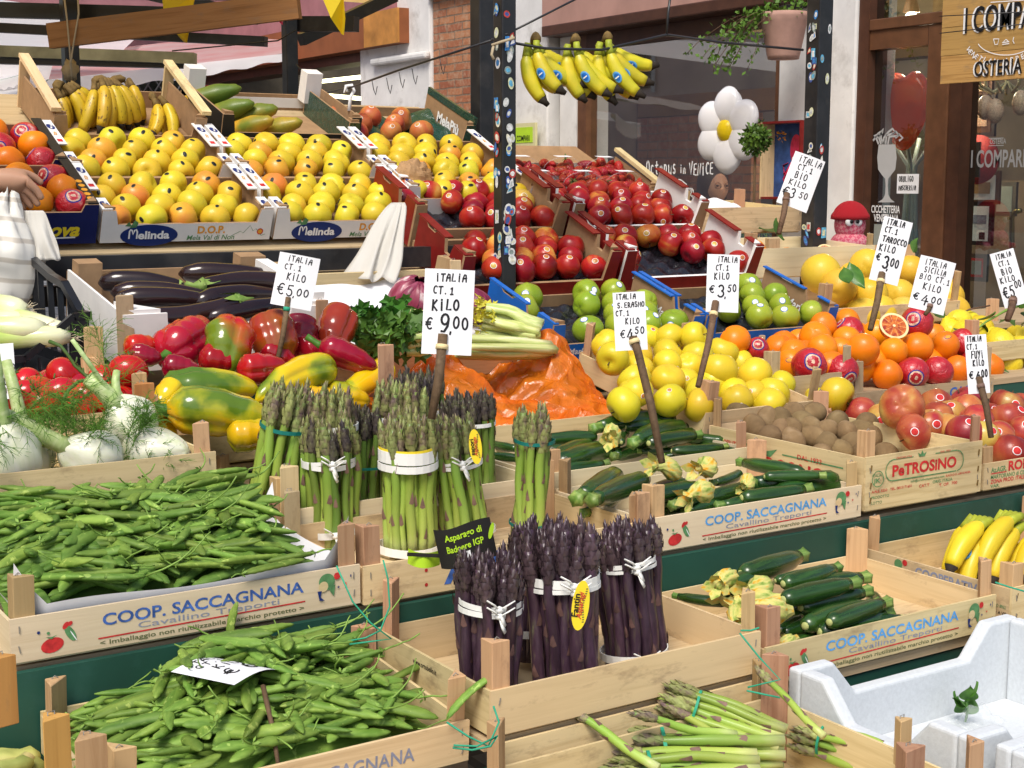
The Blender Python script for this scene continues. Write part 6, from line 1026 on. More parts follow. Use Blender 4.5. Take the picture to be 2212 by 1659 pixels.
# osteria building: facade in the plane x = 6, seen from its left
XF = 6.0; bd = empty('osteria_building', 'osteria with white pilasters, brown framed shop window and open brown door', 'building', (XF, 7, 0)); bpy.context.view_layer.update()
def fbx(name, mat, y0, y1, z0, z1, xa=0.0, xb=.25, parent=bd, bev=0):   # xa, xb: from the facade plane, minus is towards the street
    o = MB().box(xa, xb, min(y0, y1) - 7, max(y0, y1) - 7, z0, z1).build(name, M[mat] if isinstance(mat, str) else mat, parent)
    if parent is not bd and parent.parent is bd: pass
    return bevel(o, bev, 2) if bev else o
fbx('pier', 'plaster', 10.36, 11.60, 0, 4.2, -.06, .35, bev=.02); fbx('cornice', 'plaster', 10.34, 11.30, 2.47, 2.53, -.12, -.062, bev=.02); fbx('brick_pier', 'brick', 9.16, 10.355, 0, 2.93, -.03, .3); fbx('cornice', 'plaster', 9.16, 10.36, 2.935, 2.99, -.09, .3, bev=.01); fbx('upper_wall', 'pinkwall', 3.0, 10.36, 2.995, 6.0, .0, .3)
fbx('pilaster', 'plaster', 8.70, 9.155, 0, 2.993, -.05, .3, bev=.012); fbx('pilaster', 'plaster', 8.44, 8.64, 0, 2.55, .02, .3); fbx('recess', 'gapdark', 8.641, 8.699, 0, 2.993, .06, .3)
fbx('lintel', 'pinkwall', 5.98, 8.695, 2.575, 2.993, -.10, .3); fbx('blind_box', 'dkbrown', 6.05, 8.66, 2.50, 2.574, -.13, .05, bev=.008)
W1 = fbx('window_frame', 'brownj', 8.34, 8.438, .85, 2.498, .03, .13); [fbx('window_rail', 'dkbrown', 6.365, 8.339, a, b, .03, .13) for a, b in ((2.40, 2.498), (.85, .95))]; fbx('window_frame', 'brownj', 6.365, 6.44, .951, 2.399, .03, .13)
M['glass'] = glass('shop_glass', (.92, .95, .94), .24); M['glassd'] = glass('door_glass', (.72, .78, .77), .12)
pane = fbx('window_pane', 'glass', 6.441, 8.339, .951, 2.399, .078, .084); fbx('base_wall', 'plaster', 6.365, 8.44, 0, .849, .0, .3)
fbx('pilaster', 'plaster', 5.765, 6.362, 0, 2.574, -.02, .3, bev=.01); fbx('drain_pipe', 'whiteink', 5.985, 6.0, 0, 2.57, -.04, -.021)
fbx('door_frame', 'dkbrown', 5.69, 5.763, 0, 3.0, .0, .15); fbx('door_stile', 'brownj', 5.14, 5.285, 0, 2.30, .01, .12, bev=.006); fbx('door_frame', 'dkbrown', 5.06, 5.139, 0, 2.30, .02, .15); fbx('door_rail', 'brownj', 5.06, 5.689, 2.301, 2.36, .0, .13, bev=.005); fbx('door_rail', 'brownj', 5.286, 5.689, 2.20, 2.30, .012, .11); fbx('door_rail', 'brownj', 5.286, 5.689, .0, .95, .012, .11)
dp = fbx('door_pane', 'glassd', 5.2861, 5.6889, .951, 2.199, .058, .064); fbx('door_pane', 'glassd', 5.06, 5.689, 2.361, 3.0, .058, .064); dp2 = fbx('door_pane', 'glassd', 3.9, 5.059, .2, 2.30, .10, .106)
for (y, z) in ((6.28, 1.75),): MB().tube([(-.03, y - 7, z), (-.06, y - 7, z + .01), (-.06, y - 7, z - .05), (-.04, y - 7, z - .08)], .006, 6).build('wall_hook', M['steel'], bd)
# interior
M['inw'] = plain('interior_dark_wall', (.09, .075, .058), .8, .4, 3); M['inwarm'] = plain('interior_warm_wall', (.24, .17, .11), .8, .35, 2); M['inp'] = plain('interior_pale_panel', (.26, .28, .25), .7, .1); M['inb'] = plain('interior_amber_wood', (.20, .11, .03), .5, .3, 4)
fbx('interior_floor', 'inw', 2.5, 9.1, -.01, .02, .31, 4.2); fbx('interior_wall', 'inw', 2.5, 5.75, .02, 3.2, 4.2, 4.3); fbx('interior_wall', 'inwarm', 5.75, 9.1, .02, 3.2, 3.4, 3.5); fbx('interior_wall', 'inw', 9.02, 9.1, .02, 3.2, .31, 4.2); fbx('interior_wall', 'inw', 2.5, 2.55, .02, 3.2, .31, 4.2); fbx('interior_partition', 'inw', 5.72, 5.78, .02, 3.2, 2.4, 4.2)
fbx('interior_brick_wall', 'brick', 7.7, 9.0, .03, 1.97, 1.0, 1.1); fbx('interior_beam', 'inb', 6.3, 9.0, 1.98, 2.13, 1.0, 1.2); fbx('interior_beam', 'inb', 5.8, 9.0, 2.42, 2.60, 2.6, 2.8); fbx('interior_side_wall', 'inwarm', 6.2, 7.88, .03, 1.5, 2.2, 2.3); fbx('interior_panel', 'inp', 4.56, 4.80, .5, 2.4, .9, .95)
def pic(u, v, w, h, x, label, inner='paper', fr='steel', art=()):
    c = atX(u, v, x); e = empty('picture_frame', label, 'picture', c); MB().box(0, .02, -w / 2, w / 2, -h / 2, h / 2).build('frame', M[fr], e); MB().box(-.003, -.0005, -w / 2 + .025, w / 2 - .025, -h / 2 + .025, h / 2 - .025).build('picture', M[inner], e)
    for m, a, b, cc, d in art: MB().box(-.006, -.0032, a, b, cc, d).build('printed_mark', M[m], e)
pic(2118, 250, .20, .24, 6.86, 'framed print with dark border high on the pale wall inside the door', 'brownj', 'steel', (('cream', -.05, .05, -.06, .06),)); pic(2118, 405, .26, .19, 6.86, 'wide framed drawing in a brown frame inside the door', 'paper', 'brownj', (('kraft', -.07, .07, -.035, .03),)); pic(2117, 483, .17, .25, 6.86, 'black framed notice below the wide drawing inside the door', 'paper', 'ink', (('ink', -.04, .0, -.09, -.05), ('greyink', -.045, .045, .0, .05)))
pic(2115, 190, .18, .13, 6.86, 'small dark picture under the lamp inside the door', 'dkbrown', 'brownj', (('cream', -.04, .04, -.02, .02),)); pic(2170, 430, .16, .20, 7.2, 'second framed notice further right inside the door', 'inp', 'inw'); pic(2110, 578, .14, .16, 6.9, 'red scalloped framed print low inside the door', 'redink', 'inw', (('inp', -.035, .035, -.04, .04),))
o = MB().tube([(0, 0, 0), (.02, 0, 0)], [.14, .135], 40).build('round_sign', M['redink'], None, atX(2112, 345, 6.8)); tag(o, 'round red enamel sign on the pale wall inside the door', 'sign'); MB().box(-.004, -.0005, -.02, .02, -.10, .10).build('printed_mark', M['ink'], o)
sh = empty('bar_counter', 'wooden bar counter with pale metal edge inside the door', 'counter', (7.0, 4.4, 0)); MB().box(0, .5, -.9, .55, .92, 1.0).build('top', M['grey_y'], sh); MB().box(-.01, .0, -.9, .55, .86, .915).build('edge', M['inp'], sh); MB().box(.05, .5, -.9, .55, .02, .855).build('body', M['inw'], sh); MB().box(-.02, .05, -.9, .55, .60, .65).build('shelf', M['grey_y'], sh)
o = MB().tube([atX(2186, 560, 6.6), atX(2186, 470, 6.6), atX(2192, 458, 6.6), atX(2205, 455, 6.6)], .014, 10).build('beer_tap', plain('brass', (.45, .32, .10), .25), None); o.data.materials[0].node_tree.nodes['Principled BSDF'].inputs['Metallic'].default_value = 1; tag(o, 'brass beer tap column inside the door at the right edge', 'tap')
ch = empty('chandelier', 'glass chandelier with curved arms hanging inside the door', 'chandelier', atX(2175, 185, 6.6)); gm = plain('amber_glass', (.40, .34, .18), .15)
for k in range(9): a = k * .7; MB().tube([(0, 0, .02), (math.cos(a) * .08, math.sin(a) * .08, -.04), (math.cos(a) * .16, math.sin(a) * .16, .0), (math.cos(a) * .17, math.sin(a) * .17, .05)], .008, 6).build('arm', gm, ch)
for u, v, l in ((2128, 232, 'left'), (2150, 240, 'middle'), (2205, 222, 'right')): tag(MB().star(lambda th, ph: sph(th, ph, .045, 1, 1, 1.5), 10, 14).build('hanging_egg', M['cream'], None, atX(u, v, 6.5)), f'patterned hanging egg ornament inside the door, {l} one', 'ornament', 'hanging eggs')
# lamp over the door
lm = empty('ceiling_lamp', 'small lit lamp glowing behind the pane above the door', 'lamp', atX(1968, 38, 6.5)); MB().star(lambda th, ph: sph(th, ph, .035), 10, 14).build('bulb', emit('lit_bulb', (1, .85, .6), 9), lm); MB().tube([(0, 0, .03), (0, 0, .10), (0, 0, .5)], [.05, .03, .008], 12).build('fitting', M['brownj'], lm)
ld = bpy.data.lights.new('lamp_light', 'POINT'); ld.energy = 60; ld.color = (1, .8, .55); ld.shadow_soft_size = .05; lo = bpy.data.objects.new('lamp_light', ld); COL.objects.link(lo); lo.parent = lm; lo.location = (.25, .1, -.12)
fbx('transom_panel', 'inb', 5.0, 5.69, 2.36, 2.62, .5, .56)
# glass writing and decals
M['decal'] = plain('frosted_decal', (.42, .42, .42), .7, .03)
def deco(x, lines, mat, name, parent, w=.006):
    mb = MB(); off = parent.matrix_world.inverted() if parent else Matrix()
    for pts in lines:
        P = [atX(u, v, x) for u, v in pts]; vs = []
        for i, p in enumerate(P):
            d = (P[min(i + 1, len(P) - 1)] - P[max(i - 1, 0)]).normalized(); n = Vector((0, -d.z, d.y)) * w / 2; vs += [off @ (p - n), off @ (p + n)]
        mb.add(vs, [(2 * i, 2 * i + 1, 2 * i + 3, 2 * i + 2) for i in range(len(P) - 1)])
    return mb.build(name, M[mat], parent)
bpy.context.view_layer.update()
def wall_text(parent, s, u, v, x, h, mat, width=None, bold=.02, shear=0):   # on a face towards -x
    p = parent.matrix_world.inverted() @ atX(u, v, x); return ob('lettering', text_mesh(s, h, mat, bold, width, shear), parent, p, Euler((RAD(90), 0, RAD(-90))))
def wall_hand(parent, s, u, v, x, h, w, th, mat):
    p = parent.matrix_world.inverted() @ atX(u, v, x); mb = MB(); hand(mb, s, 0, 0, h, w, th, lambda a, b, k: (p.x - k, p.y - a, p.z + b)); return mb.build('lettering', M[mat], parent)
xp = XF + .0765
wall_hand(pane, 'Octopus', 1396, 376, xp, .085, .31, .010, 'whiteink'); wall_hand(pane, 'in', 1468, 374, xp, .055, .06, .008, 'whiteink'); wall_hand(pane, 'VENICE', 1489, 377, xp, .07, .23, .010, 'whiteink')
deco(xp, [[(1470 + (12 + 3 * math.cos(3 * t)) * math.cos(t) * (.4 + .6 * s), 402 + (14 + 2 * math.sin(2 * t)) * math.sin(t) * (.4 + .6 * s)) for t in [a * .5 for a in range(13)]] for s in (0, 1)] + [[(1470 + s * (6 + k * 5), 415), (1470 + s * (14 + k * 6), 420 + 3 * k), (1470 + s * (22 + k * 3), 412), (1470 + s * (18 + k * 3), 406)] for s in (-1, 1) for k in range(3)], 'whiteink', 'printed_mark', pane, .007)
xd = XF + .0565; op = MB(); inv = dp.matrix_world.inverted(); gls = [(1898, 312), (1934, 312), (1937, 340), (1934, 366), (1925, 378), (1919, 386), (1918, 400), (1919, 420), (1924, 430), (1933, 437), (1896, 437), (1907, 430), (1912, 420), (1913, 400), (1912, 386), (1905, 378), (1897, 366), (1895, 340)]
op.add([inv @ atX(u, v, xd) for u, v in gls], [tuple(range(len(gls)))]); op.build('printed_mark', M['decal'], dp)
deco(xd - .001, [[(1908 + s * k * 5, 311), (1906 + s * (k * 6 + 3), 298 - 6 * k % 9), (1912 + s * (k * 8 + 8), 284 + 5 * k), (1918 + s * (k * 7 + 10), 278 + 6 * k), (1920 + s * (k * 8 + 14), 286 + 6 * k), (1914 + s * (k * 8 + 12), 292 + 6 * k)] for s in (-1, 1) for k in range(3)], 'decal', 'printed_mark', dp, .012)
wall_text(dp, 'CICCHETTERIA', 1882, 459, xd, .040, 'whiteink', .205, .02); wall_text(dp, 'VENEZIANA', 1887, 478, xd, .040, 'whiteink', .18, .02)
bpy.context.view_layer.update(); xq = XF + .0985
wall_text(dp2, 'I COMPARI', 2097, 361, xq, .085, 'decal', .33, .03); wall_text(dp2, 'OSTERIA', 2138, 311, xq, .026, 'decal', .10, .02); deco(xq, [[(2136, 299), (2168, 298)], [(2136, 315), (2168, 314)]], 'decal', 'printed_mark', dp2, .004)
pc = atX(1961, 397, XF + .052); o = MB().box(-.001, .001, -.075, .075, -.052, .052).build('paper_notice', M['paper'], None, pc); tag(o, 'white handwritten notice taped to the inside of the door pane', 'notice'); mb = MB(); hand(mb, 'OBBLIGO', 0, 0, .028, .10, .005, lambda a, b, k: (-.0016 - k, .062 - a, .012 + b)); hand(mb, 'MASCHERINA', 0, 0, .024, .12, .0045, lambda a, b, k: (-.0016 - k, .062 - a, -.034 + b)); mb.build('lettering', M['ink'], o)
o = MB().box(-.001, .001, -.028, .028, -.06, .06).build('paper_notice', M['inp'], None, atX(1896, 508, XF + .052)); tag(o, 'small pale notice low on the door pane beside the plush octopus', 'notice')
# hanging wooden sign
xs = 5.62; sg = empty('wooden_sign', 'hanging plank sign with dark lettering at the top right corner', 'sign', atX(2030, 182, xs)); bpy.context.view_layer.update(); zb = sg.location.z; zh = atX(2030, -60, xs).z - zb
M['signw'] = wood('sign_plank', (.52, .29, .10), (.34, .17, .05), 1)
for k in range(4): o = MB().box(0, .03, -.80, U(-.004, .012), zh * k / 4 + .0012, zh * (k + 1) / 4 - .0012).build('plank', M['signw'], sg)
wall_text(sg, 'I COMPARI', 2080, 72, xs - .003, .115, 'whiteink', .46, .03); wall_text(sg, 'I COMPARI', 2084, 71, xs - .006, .115, 'ink', .46, .02); wall_text(sg, 'OSTERIA', 2101, 166, xs - .003, .068, 'whiteink', .27, .03); wall_text(sg, 'OSTERIA', 2104, 165, xs - .006, .068, 'ink', .27, .02)
cA = atX(2172, 82, xs - .004); iv = sg.matrix_world.inverted()
for k, chh in enumerate('VENETIAN APPETIZERS'):
    a = RAD(198 + k * 144 / 18); 
    if chh != ' ': p = iv @ Vector((cA.x, cA.y - math.cos(a) * .235, cA.z + math.sin(a) * .125 + .01)); ob('lettering', text_mesh(chh, .024, 'whiteink', .02), sg, p, (Matrix.Rotation(RAD(-90), 3, 'Z') @ Matrix.Rotation(RAD(90), 3, 'X') @ Matrix.Rotation(a + RAD(90), 3, 'Z')).to_euler())
deco(xs - .004, [[(2172 + 62 * math.cos(RAD(a)), 84 + 35 * math.sin(RAD(a))) for a in range(12, 170, 10)], [(2140, 5), (2212, 0)]], 'whiteink', 'printed_mark', sg, .004)
deco(xs - .004, [[(2146, 84), (2149, 96), (2155, 96), (2158, 84), (2146, 84)], [(2165, 92), (2180, 90)], [(2165, 96), (2180, 94)], [(2168, 90), (2173, 85), (2178, 89)], [(2190, 80), (2188, 88), (2191, 94)]], 'whiteink', 'printed_mark', sg, .004)
MB().tube([(.0, -.2, zh), (0, -.2, zh + .6)], .006, 6).build('chain', M['steel'], sg)
# daisy balloon, plant pot, bush, painted box, heart balloon, plush octopus, coat stand
M['foil'] = plain('white_foil', (.86, .86, .90), .22, .02, 8, .15, .3); dz = atX(1572, 282, 5.75); d_ = empty('flower_balloon', 'white daisy shaped foil balloon with a yellow centre in front of the window', 'balloon', dz, (0, 0, RAD(-84))); d_.scale = (1.32,) * 3
for k in range(6):
    a = RAD(30 + 60 * k); Mx = Matrix.Rotation(-a, 4, 'Y') @ Matrix.Translation((.105, 0, 0)); MB().star(lambda th, ph: sph(th, ph, .087 * (1 + .03 * math.cos(9 * ph)), 1.0, .42, 1.02 - .15 * math.cos(ph)), 14, 22, 0, Mx @ Matrix.Rotation(RAD(0), 4, 'X')).build('petal', M['foil'], d_)
MB().star(lambda th, ph: sph(th, ph, .054, .95, .85, 1.05), 12, 18).build('centre', plain('yellow_foil', (.80, .58, .01), .3), d_)
def leafclump(mb, c, R_, n, L, q, sq=1.0):
    for _ in range(n):
        d = Vector((q.gauss(0, 1), q.gauss(0, 1), q.gauss(0, 1))).normalized(); p = Vector(c) + d * R_ * q.uniform(.55, 1.05) * Vector((1, 1, sq)).length / 1.73; t = Vector((q.gauss(0, 1), q.gauss(0, 1), q.gauss(0, 1))).normalized(); s = t.cross(d).normalized() * L * .4; t = t * L + d * L * .5
        mb.add([p, p + t * .5 + s, p + t, p + t * .5 - s], [(0, 1, 2, 3)])
M['bush'] = fruit('boxwood_leaf', [(.35, (.05, .13, .015)), (.6, (.12, .26, .03)), (.72, (.22, .36, .06))], 30, (1, 1, 1), .5, 0, None, .02, .2, sss=0); q_ = random.Random(3)
bs = empty('boxwood_ball', 'small round boxwood bush beside the daisy balloon', 'plant', atX(1632, 302, 5.45)); mb = MB(); leafclump(mb, (0, 0, 0), .075, 700, .022, q_); leafclump(mb, (0, 0, 0), .045, 200, .02, q_); leafclump(mb, (.0, -.02, .03), .065, 150, .022, q_); mb.build('foliage', M['bush'], bs); MB().tube([(0, 0, -.9), (0, 0, 0)], .008, 6).build('stem', M['stickwood'], bs); MB().tube([(0, 0, -1.05), (0, 0, -.88)], [.07, .09], 16).build('pot', M['pinkwall'], bs)
pt = empty('plant_pot', 'rose terracotta pot with trailing ivy hanging behind the right post', 'plant pot', atX(1692, 128, 5.7)); M['terra'] = plain('rose_terracotta', (.42, .25, .20), .85, .1); gourd(MB(), [(0, 0, 0), (0, 0, .02), (0, 0, .20), (0, 0, .225), (0, 0, .25)], [.085, .09, .125, .135, .132], 32, 1, 0).build('pot', M['terra'], pt)
mb = MB()
for k in range(16):
    a = U(1.2, 5.2); p = Vector((math.cos(a) * .1, U(-.12, .16), .25)); P = [p]; d = Vector((U(-.6, -.1), U(-.1, .9), .3))
    for i in range(U(0, 1) > .3 and 9 or 5): d += Vector((U(-.3, .2), U(-.35, .4), -.28)); P.append(P[-1] + d.normalized() * .05)
    mb.tube(P, .0018, 4, 1)
    for p_ in P:
        for _ in range(3 if len(P) < 8 else 2): leafclump(mb, p_, .022, 2, .026, q_)
leafclump(mb, (0, 0, .27), .11, 260, .03, q_); mb.build('ivy', [M['bush'], M['stickwood']], pt); MB().tube([(0, 0, .25), (0, 0, .8)], .003, 5).build('hanger', M['steel'], pt); MB().box(.06, .09, -.12, .12, .27, .30).build('bracket', M['steel'], pt)
ab = empty('painted_box', 'shallow red edged box with a pink octopus painted on blue', 'picture', atX(1711, 430, 5.88), (0, 0, RAD(-2))); wz = atX(1697, 263, 5.88).z - ab.location.z; MB().box(-.10, 0, .155, .168, 0, wz).build('side', M['pine_z'], ab); MB().box(-.10, 0, -.17, -.157, 0, wz).build('side', M['redcard'], ab); MB().box(-.103, 0, -.156, .154, wz - .012, wz).build('side', M['redcard'], ab); MB().box(-.103, 0, -.156, .154, 0, .012).build('side', M['redcard'], ab); bp = MB().box(-.006, 0, -.156, .154, .0125, wz - .0125).build('painting', plain('blue_painted_panel', (.03, .08, .26), .6, .5, 14), ab)
M['pinkp'] = plain('octopus_pink_paint', (.62, .03, .10), .5, .2, 40); oc = MB(); oc.add([(-.008, y, z) for y, z in ell(-.03, wz * .64, .048, .085)], [tuple(range(16))])
for k in range(6): s = -1 if k % 2 else 1; kk = k // 2; oc.tube([(-.009, -.03 + s * .02, wz * .48), (-.009, -.03 + s * (.05 + .02 * kk), wz * (.40 - .07 * kk)), (-.009, -.03 + s * (.09 - .01 * kk), wz * (.32 - .09 * kk)), (-.009, -.03 + s * (.10 - .02 * kk), wz * (.44 - .11 * kk)), (-.009, -.03 + s * (.06), wz * (.47 - .12 * kk))], [.016, .013, .010, .008, .005], 8, 0, .2)
oc.build('octopus', M['pinkp'], bp); [MB().add([(-.0115, -.03 + dy + a, wz * .52 + b) for a, b in ell(0, 0, .010, .011)], [tuple(range(16))]).build('printed_mark', M['whiteink'], bp) for dy in (-.015, .017)]; mb = MB(); leafclump(mb, (-.01, .09, wz * .82), .03, 30, .016, q_); mb.build('flowers', M['orangeink'], bp)
M['redfoil'] = film('red_foil', (.90, .13, .05), .8, .15, 0, (6, .5)); hc = atX(1955, 215, 6.35); hbm = MB(); hbm.star(lambda th, ph: sph(th, ph, .165 * (1 + .12 * abs(math.cos(ph)) * math.sin(th)), .45, 1.0, 1.05) + Vector((0, 0, .05 * math.exp(-(math.sin(th) * math.sin(ph) / .3) ** 2) * (-1 if th < .9 else 0) + (-.11 * max(0, -math.cos(th)) ** 3))), 24, 36); o = hbm.build('heart_balloon', M['redfoil'], None, hc); tag(o, 'shiny red orange heart balloon behind the door pane', 'balloon')
cs_ = empty('coat_stand', 'pale metal coat stand inside the door pane', 'coat stand', atX(1962, 560, 6.5)); M['paleM'] = plain('pale_green_metal', (.34, .40, .38), .4); z1 = atX(1962, 360, 6.5).z - cs_.location.z
for k in range(4): a = k * 1.57 + .4; MB().tube([(math.cos(a) * .10, math.sin(a) * .10, -1.0), (math.cos(a) * .02, math.sin(a) * .02, z1), (math.cos(a) * .12, math.sin(a) * .13, z1 + .16)], .012, 8).build('rod', M['paleM'], cs_)
pl = empty('plush_octopus', 'pink patterned plush octopus with a red knitted beanie and round eyes', 'plush toy', atX(1834, 548, 5.55), (0, 0, RAD(-25))); _s = NT('pink_patterned_fabric'); _c = _s.n('TexChecker'); _c.inputs['Scale'].default_value = 60; _mp = _s.n('Mapping'); _mp.inputs['Rotation'].default_value = (0.78, .78, .78); _tc = _s.n('TexCoord'); _s.l(_tc.outputs['Object'], _mp.inputs[0]); _s.l(_mp.outputs[0], _c.inputs[0]); _c.inputs[1].default_value = (.62, .10, .17, 1); _c.inputs[2].default_value = (.72, .28, .32, 1); M['plush'] = _s.fin(_c.outputs[0], .9)
MB().star(lambda th, ph: sph(th, ph, .085, .95, .95, 1.1), 16, 24, 0, Matrix.Translation((0, 0, .15))).build('head', M['plush'], pl); MB().star(lambda th, ph: sph(th, ph, .098, 1, 1, .62), 12, 24, 0, Matrix.Translation((0, 0, .058))).build('body', M['plush'], pl)
_s = NT('red_knit'); _w = _s.n('TexWave'); _w.inputs['Scale'].default_value = 70; _s.l(_s.coords((1, 1, 1), False), _w.inputs[0]); _s.bump(_w.outputs[1], .8, .004); M['knit'] = _s.fin((.55, .012, .025), .9)
MB().star(lambda th, ph: sph(min(th, 1.62), ph, .094 + (.006 if th > 1.3 else 0), 1, 1, 1.0) if th < 1.7 else sph(1.62, ph, .08), 16, 26, 0, Matrix.Translation((0, 0, .178))).build('beanie', M['knit'], pl)
for s in (-1, 1): ey = MB().star(lambda th, ph: sph(th, ph, .022, 1, .6, 1), 10, 14, 0, Matrix.Translation((s * .024 - .01, -.078, .165))).build('eye', M['whiteink'], pl); MB().star(lambda th, ph: sph(th, ph, .010, 1, .6, 1), 8, 10, 0, Matrix.Translation((s * .016 - .01, -.092, .167))).build('pupil', M['ink'], ey)
rb = MB(); ringband(rb, .082, .082, .012); rb.build('ribbon', M['raffia'], pl)
for k in range(6): a = k * 1.05; MB().tube([(math.cos(a) * .06, math.sin(a) * .06, .03), (math.cos(a) * .11, math.sin(a) * .11, .012), (math.cos(a) * .14, math.sin(a) * .14, .018)], [.03, .022, .012], 10).build('tentacle', M['plush'], pl)
fbx('plinth', 'plaster', 5.5, 6.1, 0, pl.location.z - .003, -.62, -.3)
# woman behind the shop window: head, shoulders and raised hand
M['skin'] = fruit('skin', [(.35, (.42, .22, .14)), (.65, (.52, .29, .19))], 8, (1, 1, 1), .5, 0, None, .005, .03); M['hair'] = plain('dark_hair', (.03, .02, .015), .5, .4, 40); M['coat'] = plain('dark_coat', (.02, .022, .03), .8)
def head_mesh(R_=.1):
    def fn(th, ph):
        p = sph(th, ph, R_, .80, .95, 1.15); f = max(0, -math.sin(ph)) * math.sin(th)
        z = p.z / R_; nose = math.exp(-((z + .12) / .18) ** 2) * math.exp(-(math.cos(ph) * math.sin(th) / .13) ** 2) * (f > .5); p.y -= .024 * nose; p.y += .010 * math.exp(-((z - .12) / .10) ** 2) * math.exp(-((abs(p.x) / R_ - .33) / .14) ** 2) * (f > .4); p.y -= .006 * math.exp(-((z + .48) / .09) ** 2) * math.exp(-(p.x / R_ / .25) ** 2) * (f > .4)
        if z < -.3: p.x *= 1 + .35 * (z + .3); 
        return p
    return fn
w = empty('person', 'woman with glasses and long dark hair seated behind the shop window', 'person', atX(1545, 405, 6.5), (0, 0, RAD(-12))); mb = MB(); mb.star(head_mesh(.105), 24, 30); gourd(mb, [(0, .01, -.08), (0, .015, -.14), (0, .02, -.17), (0, .02, -.20), (0, .03, -.45)], [.05, .05, .10, .20, .22], 20, 2, .25); mb.build('body', M['skin'], w)
hr = MB(); hr.star(lambda th, ph: sph(th, ph, .122, .88, .95, 1.12), 20, 28, 0, Matrix.Translation((0, .034, .020))); gourd(hr, [(0, .05, .02), (0, .055, -.08), (0, .06, -.20), (0, .06, -.28)], [.095, .105, .10, .06], 18, 3, .05); hr.build('hair', M['hair'], w); gourd(MB(), [(0, .02, -.17), (0, .025, -.20), (0, .03, -.6)], [.12, .225, .25], 20, 2, .25).build('coat', M['coat'], w)
for s in (-1, 1): MB().tube([(s * .037 + .024 * math.cos(a), -.104, .012 + .02 * math.sin(a)) for a in [k * .52 for k in range(13)]], .0022, 5).build('glasses', M['brownj'], w); MB().star(lambda th, ph: sph(th, ph, .010, 1, .5, .7), 8, 10, 0, Matrix.Translation((s * .036, -.094, .012))).build('eye', M['ink'], w)
mb = MB()
for k in range(5): x = 1325 + k * 36; [mb.tube([(6.25, 8.0 - k * .33, .98), (6.25 + U(-.05, .05), 8.0 - k * .33 + U(-.1, .1), 1.15), (6.2 + U(-.06, .03), 8.0 - k * .33 + U(-.2, .2), 1.18 + U(-.05, .22))], [.006, .007, .001], 4, 0, .3) for _ in range(10)]
tag(mb.build('grassy_plants', M['bush'], None), 'bright green spiky plants along the inner sill of the shop window', 'plants', None, 'stuff')
o = empty('menu_board', 'small pale yellow menu board on the white pilaster behind the centre post', 'sign', atX(1118, 318, 5.9)); MB().box(-.02, 0, -.26, .10, 0, .17).build('frame', plain('pale_yellow_paint', (.66, .62, .34), .6), o); MB().box(-.023, -.0205, -.23, .07, .03, .14).build('panel', M['limeink'], o); bpy.context.view_layer.update(); wall_text(o, 'COMPARI', 1116, 305, 5.875, .04, 'ink', .17, .02)
# steel canopy with yellow tarp
cn = empty('market_canopy', 'black steel canopy frame with a stained yellow tarpaulin roof over the stall', 'canopy')
def trl(name, c, t, mixf=.5, n2=None):
    s = NT(name); out = s.t.nodes['Material Output']; co = s.coords(); col = s.ramp(s.noise(co, 3, 5), [(.35, c), (.7, n2 or tuple(x * .75 for x in c))]); s.l(col, s.b.inputs['Base Color']); s.b.inputs['Roughness'].default_value = .6; tl_ = s.n('BsdfTranslucent'); s.l(col, tl_.inputs[0]); m = s.n('MixShader'); m.inputs[0].default_value = mixf; s.l(s.b.outputs[0], m.inputs[1]); s.l(tl_.outputs[0], m.inputs[2]); s.l(m.outputs[0], out.inputs[0]); return s.mat
M['tarp'] = trl('yellow_tarpaulin', (.72, .52, .20), 1, .7, (.55, .36, .12)); M['awnw'] = trl('white_awning', (.96, .94, .93), 1, .55, (.94, .90, .89)); M['awnr'] = trl('faded_red_awning', (.90, .42, .40), 1, .55, (.92, .64, .61))
zt = 2.62
def post(x, y, w, z0, z1, name='post'): return bevel(MB().box(x - w / 2, x + w / 2, y - w / 2, y + w / 2, z0, z1).build(name, M['steel'], cn), .004, 2)
pc_ = atY(1085, 600, 3.272); Pc = post(pc_.x + .0225, 3.272 + .0225, .045, 0, 3.2); pr_ = atY(1770, 555, 3.56); Pr = post(pr_.x - .0, 3.56 + .03, .062, 0, 3.2); pl_ = atD(155, 190, 6.0); post(pl_.x, pl_.y, .06, 0, 3.2); p2_ = atD(628, 200, 6.0); post(p2_.x, p2_.y, .052, 0, 3.2); pd_ = atD(1043, 300, 4.9); post(pd_.x, pd_.y, .062, 0, 3.2)
def beam(u0, v0, d0, u1, v1, d1, w, h, mat='steel'): return MB().beam(atD(u0, v0, d0), atD(u1, v1, d1), w, h).build('beam', M[mat], cn)
beam(-60, 20, 6.1, 370, 32, 6.1, .05, .062); beam(-60, 57, 6.6, 575, 90, 6.4, .05, .042)
M['gutter'] = plain('grey_stained_gutter', (.36, .39, .34), .6, .4, 6); beam(-80, 108, 7.6, 422, 127, 7.6, .08, .058, 'gutter'); beam(-80, 130, 7.65, 415, 142, 7.65, .08, .03); beam(650, 86, 6.1, 850, -8, 6.4, .045, .05); beam(640, 52, 6.0, 770, 52, 5.9, .05, .06); beam(-50, -12, 5.8, 600, -8, 5.8, .05, .03); beam(560, 40, 6.2, 250, -30, 6.0, .05, .05)
mb = MB(); mb.grid(lambda u, v: Vector((-1.5 + 6.2 * u, 4.4 + 4.6 * v, 2.64 + .05 * v + .02 * math.sin(9 * u) * math.sin(3.14 * v))), 20, 10); mb.build('tarp_roof', M['tarp'], cn)
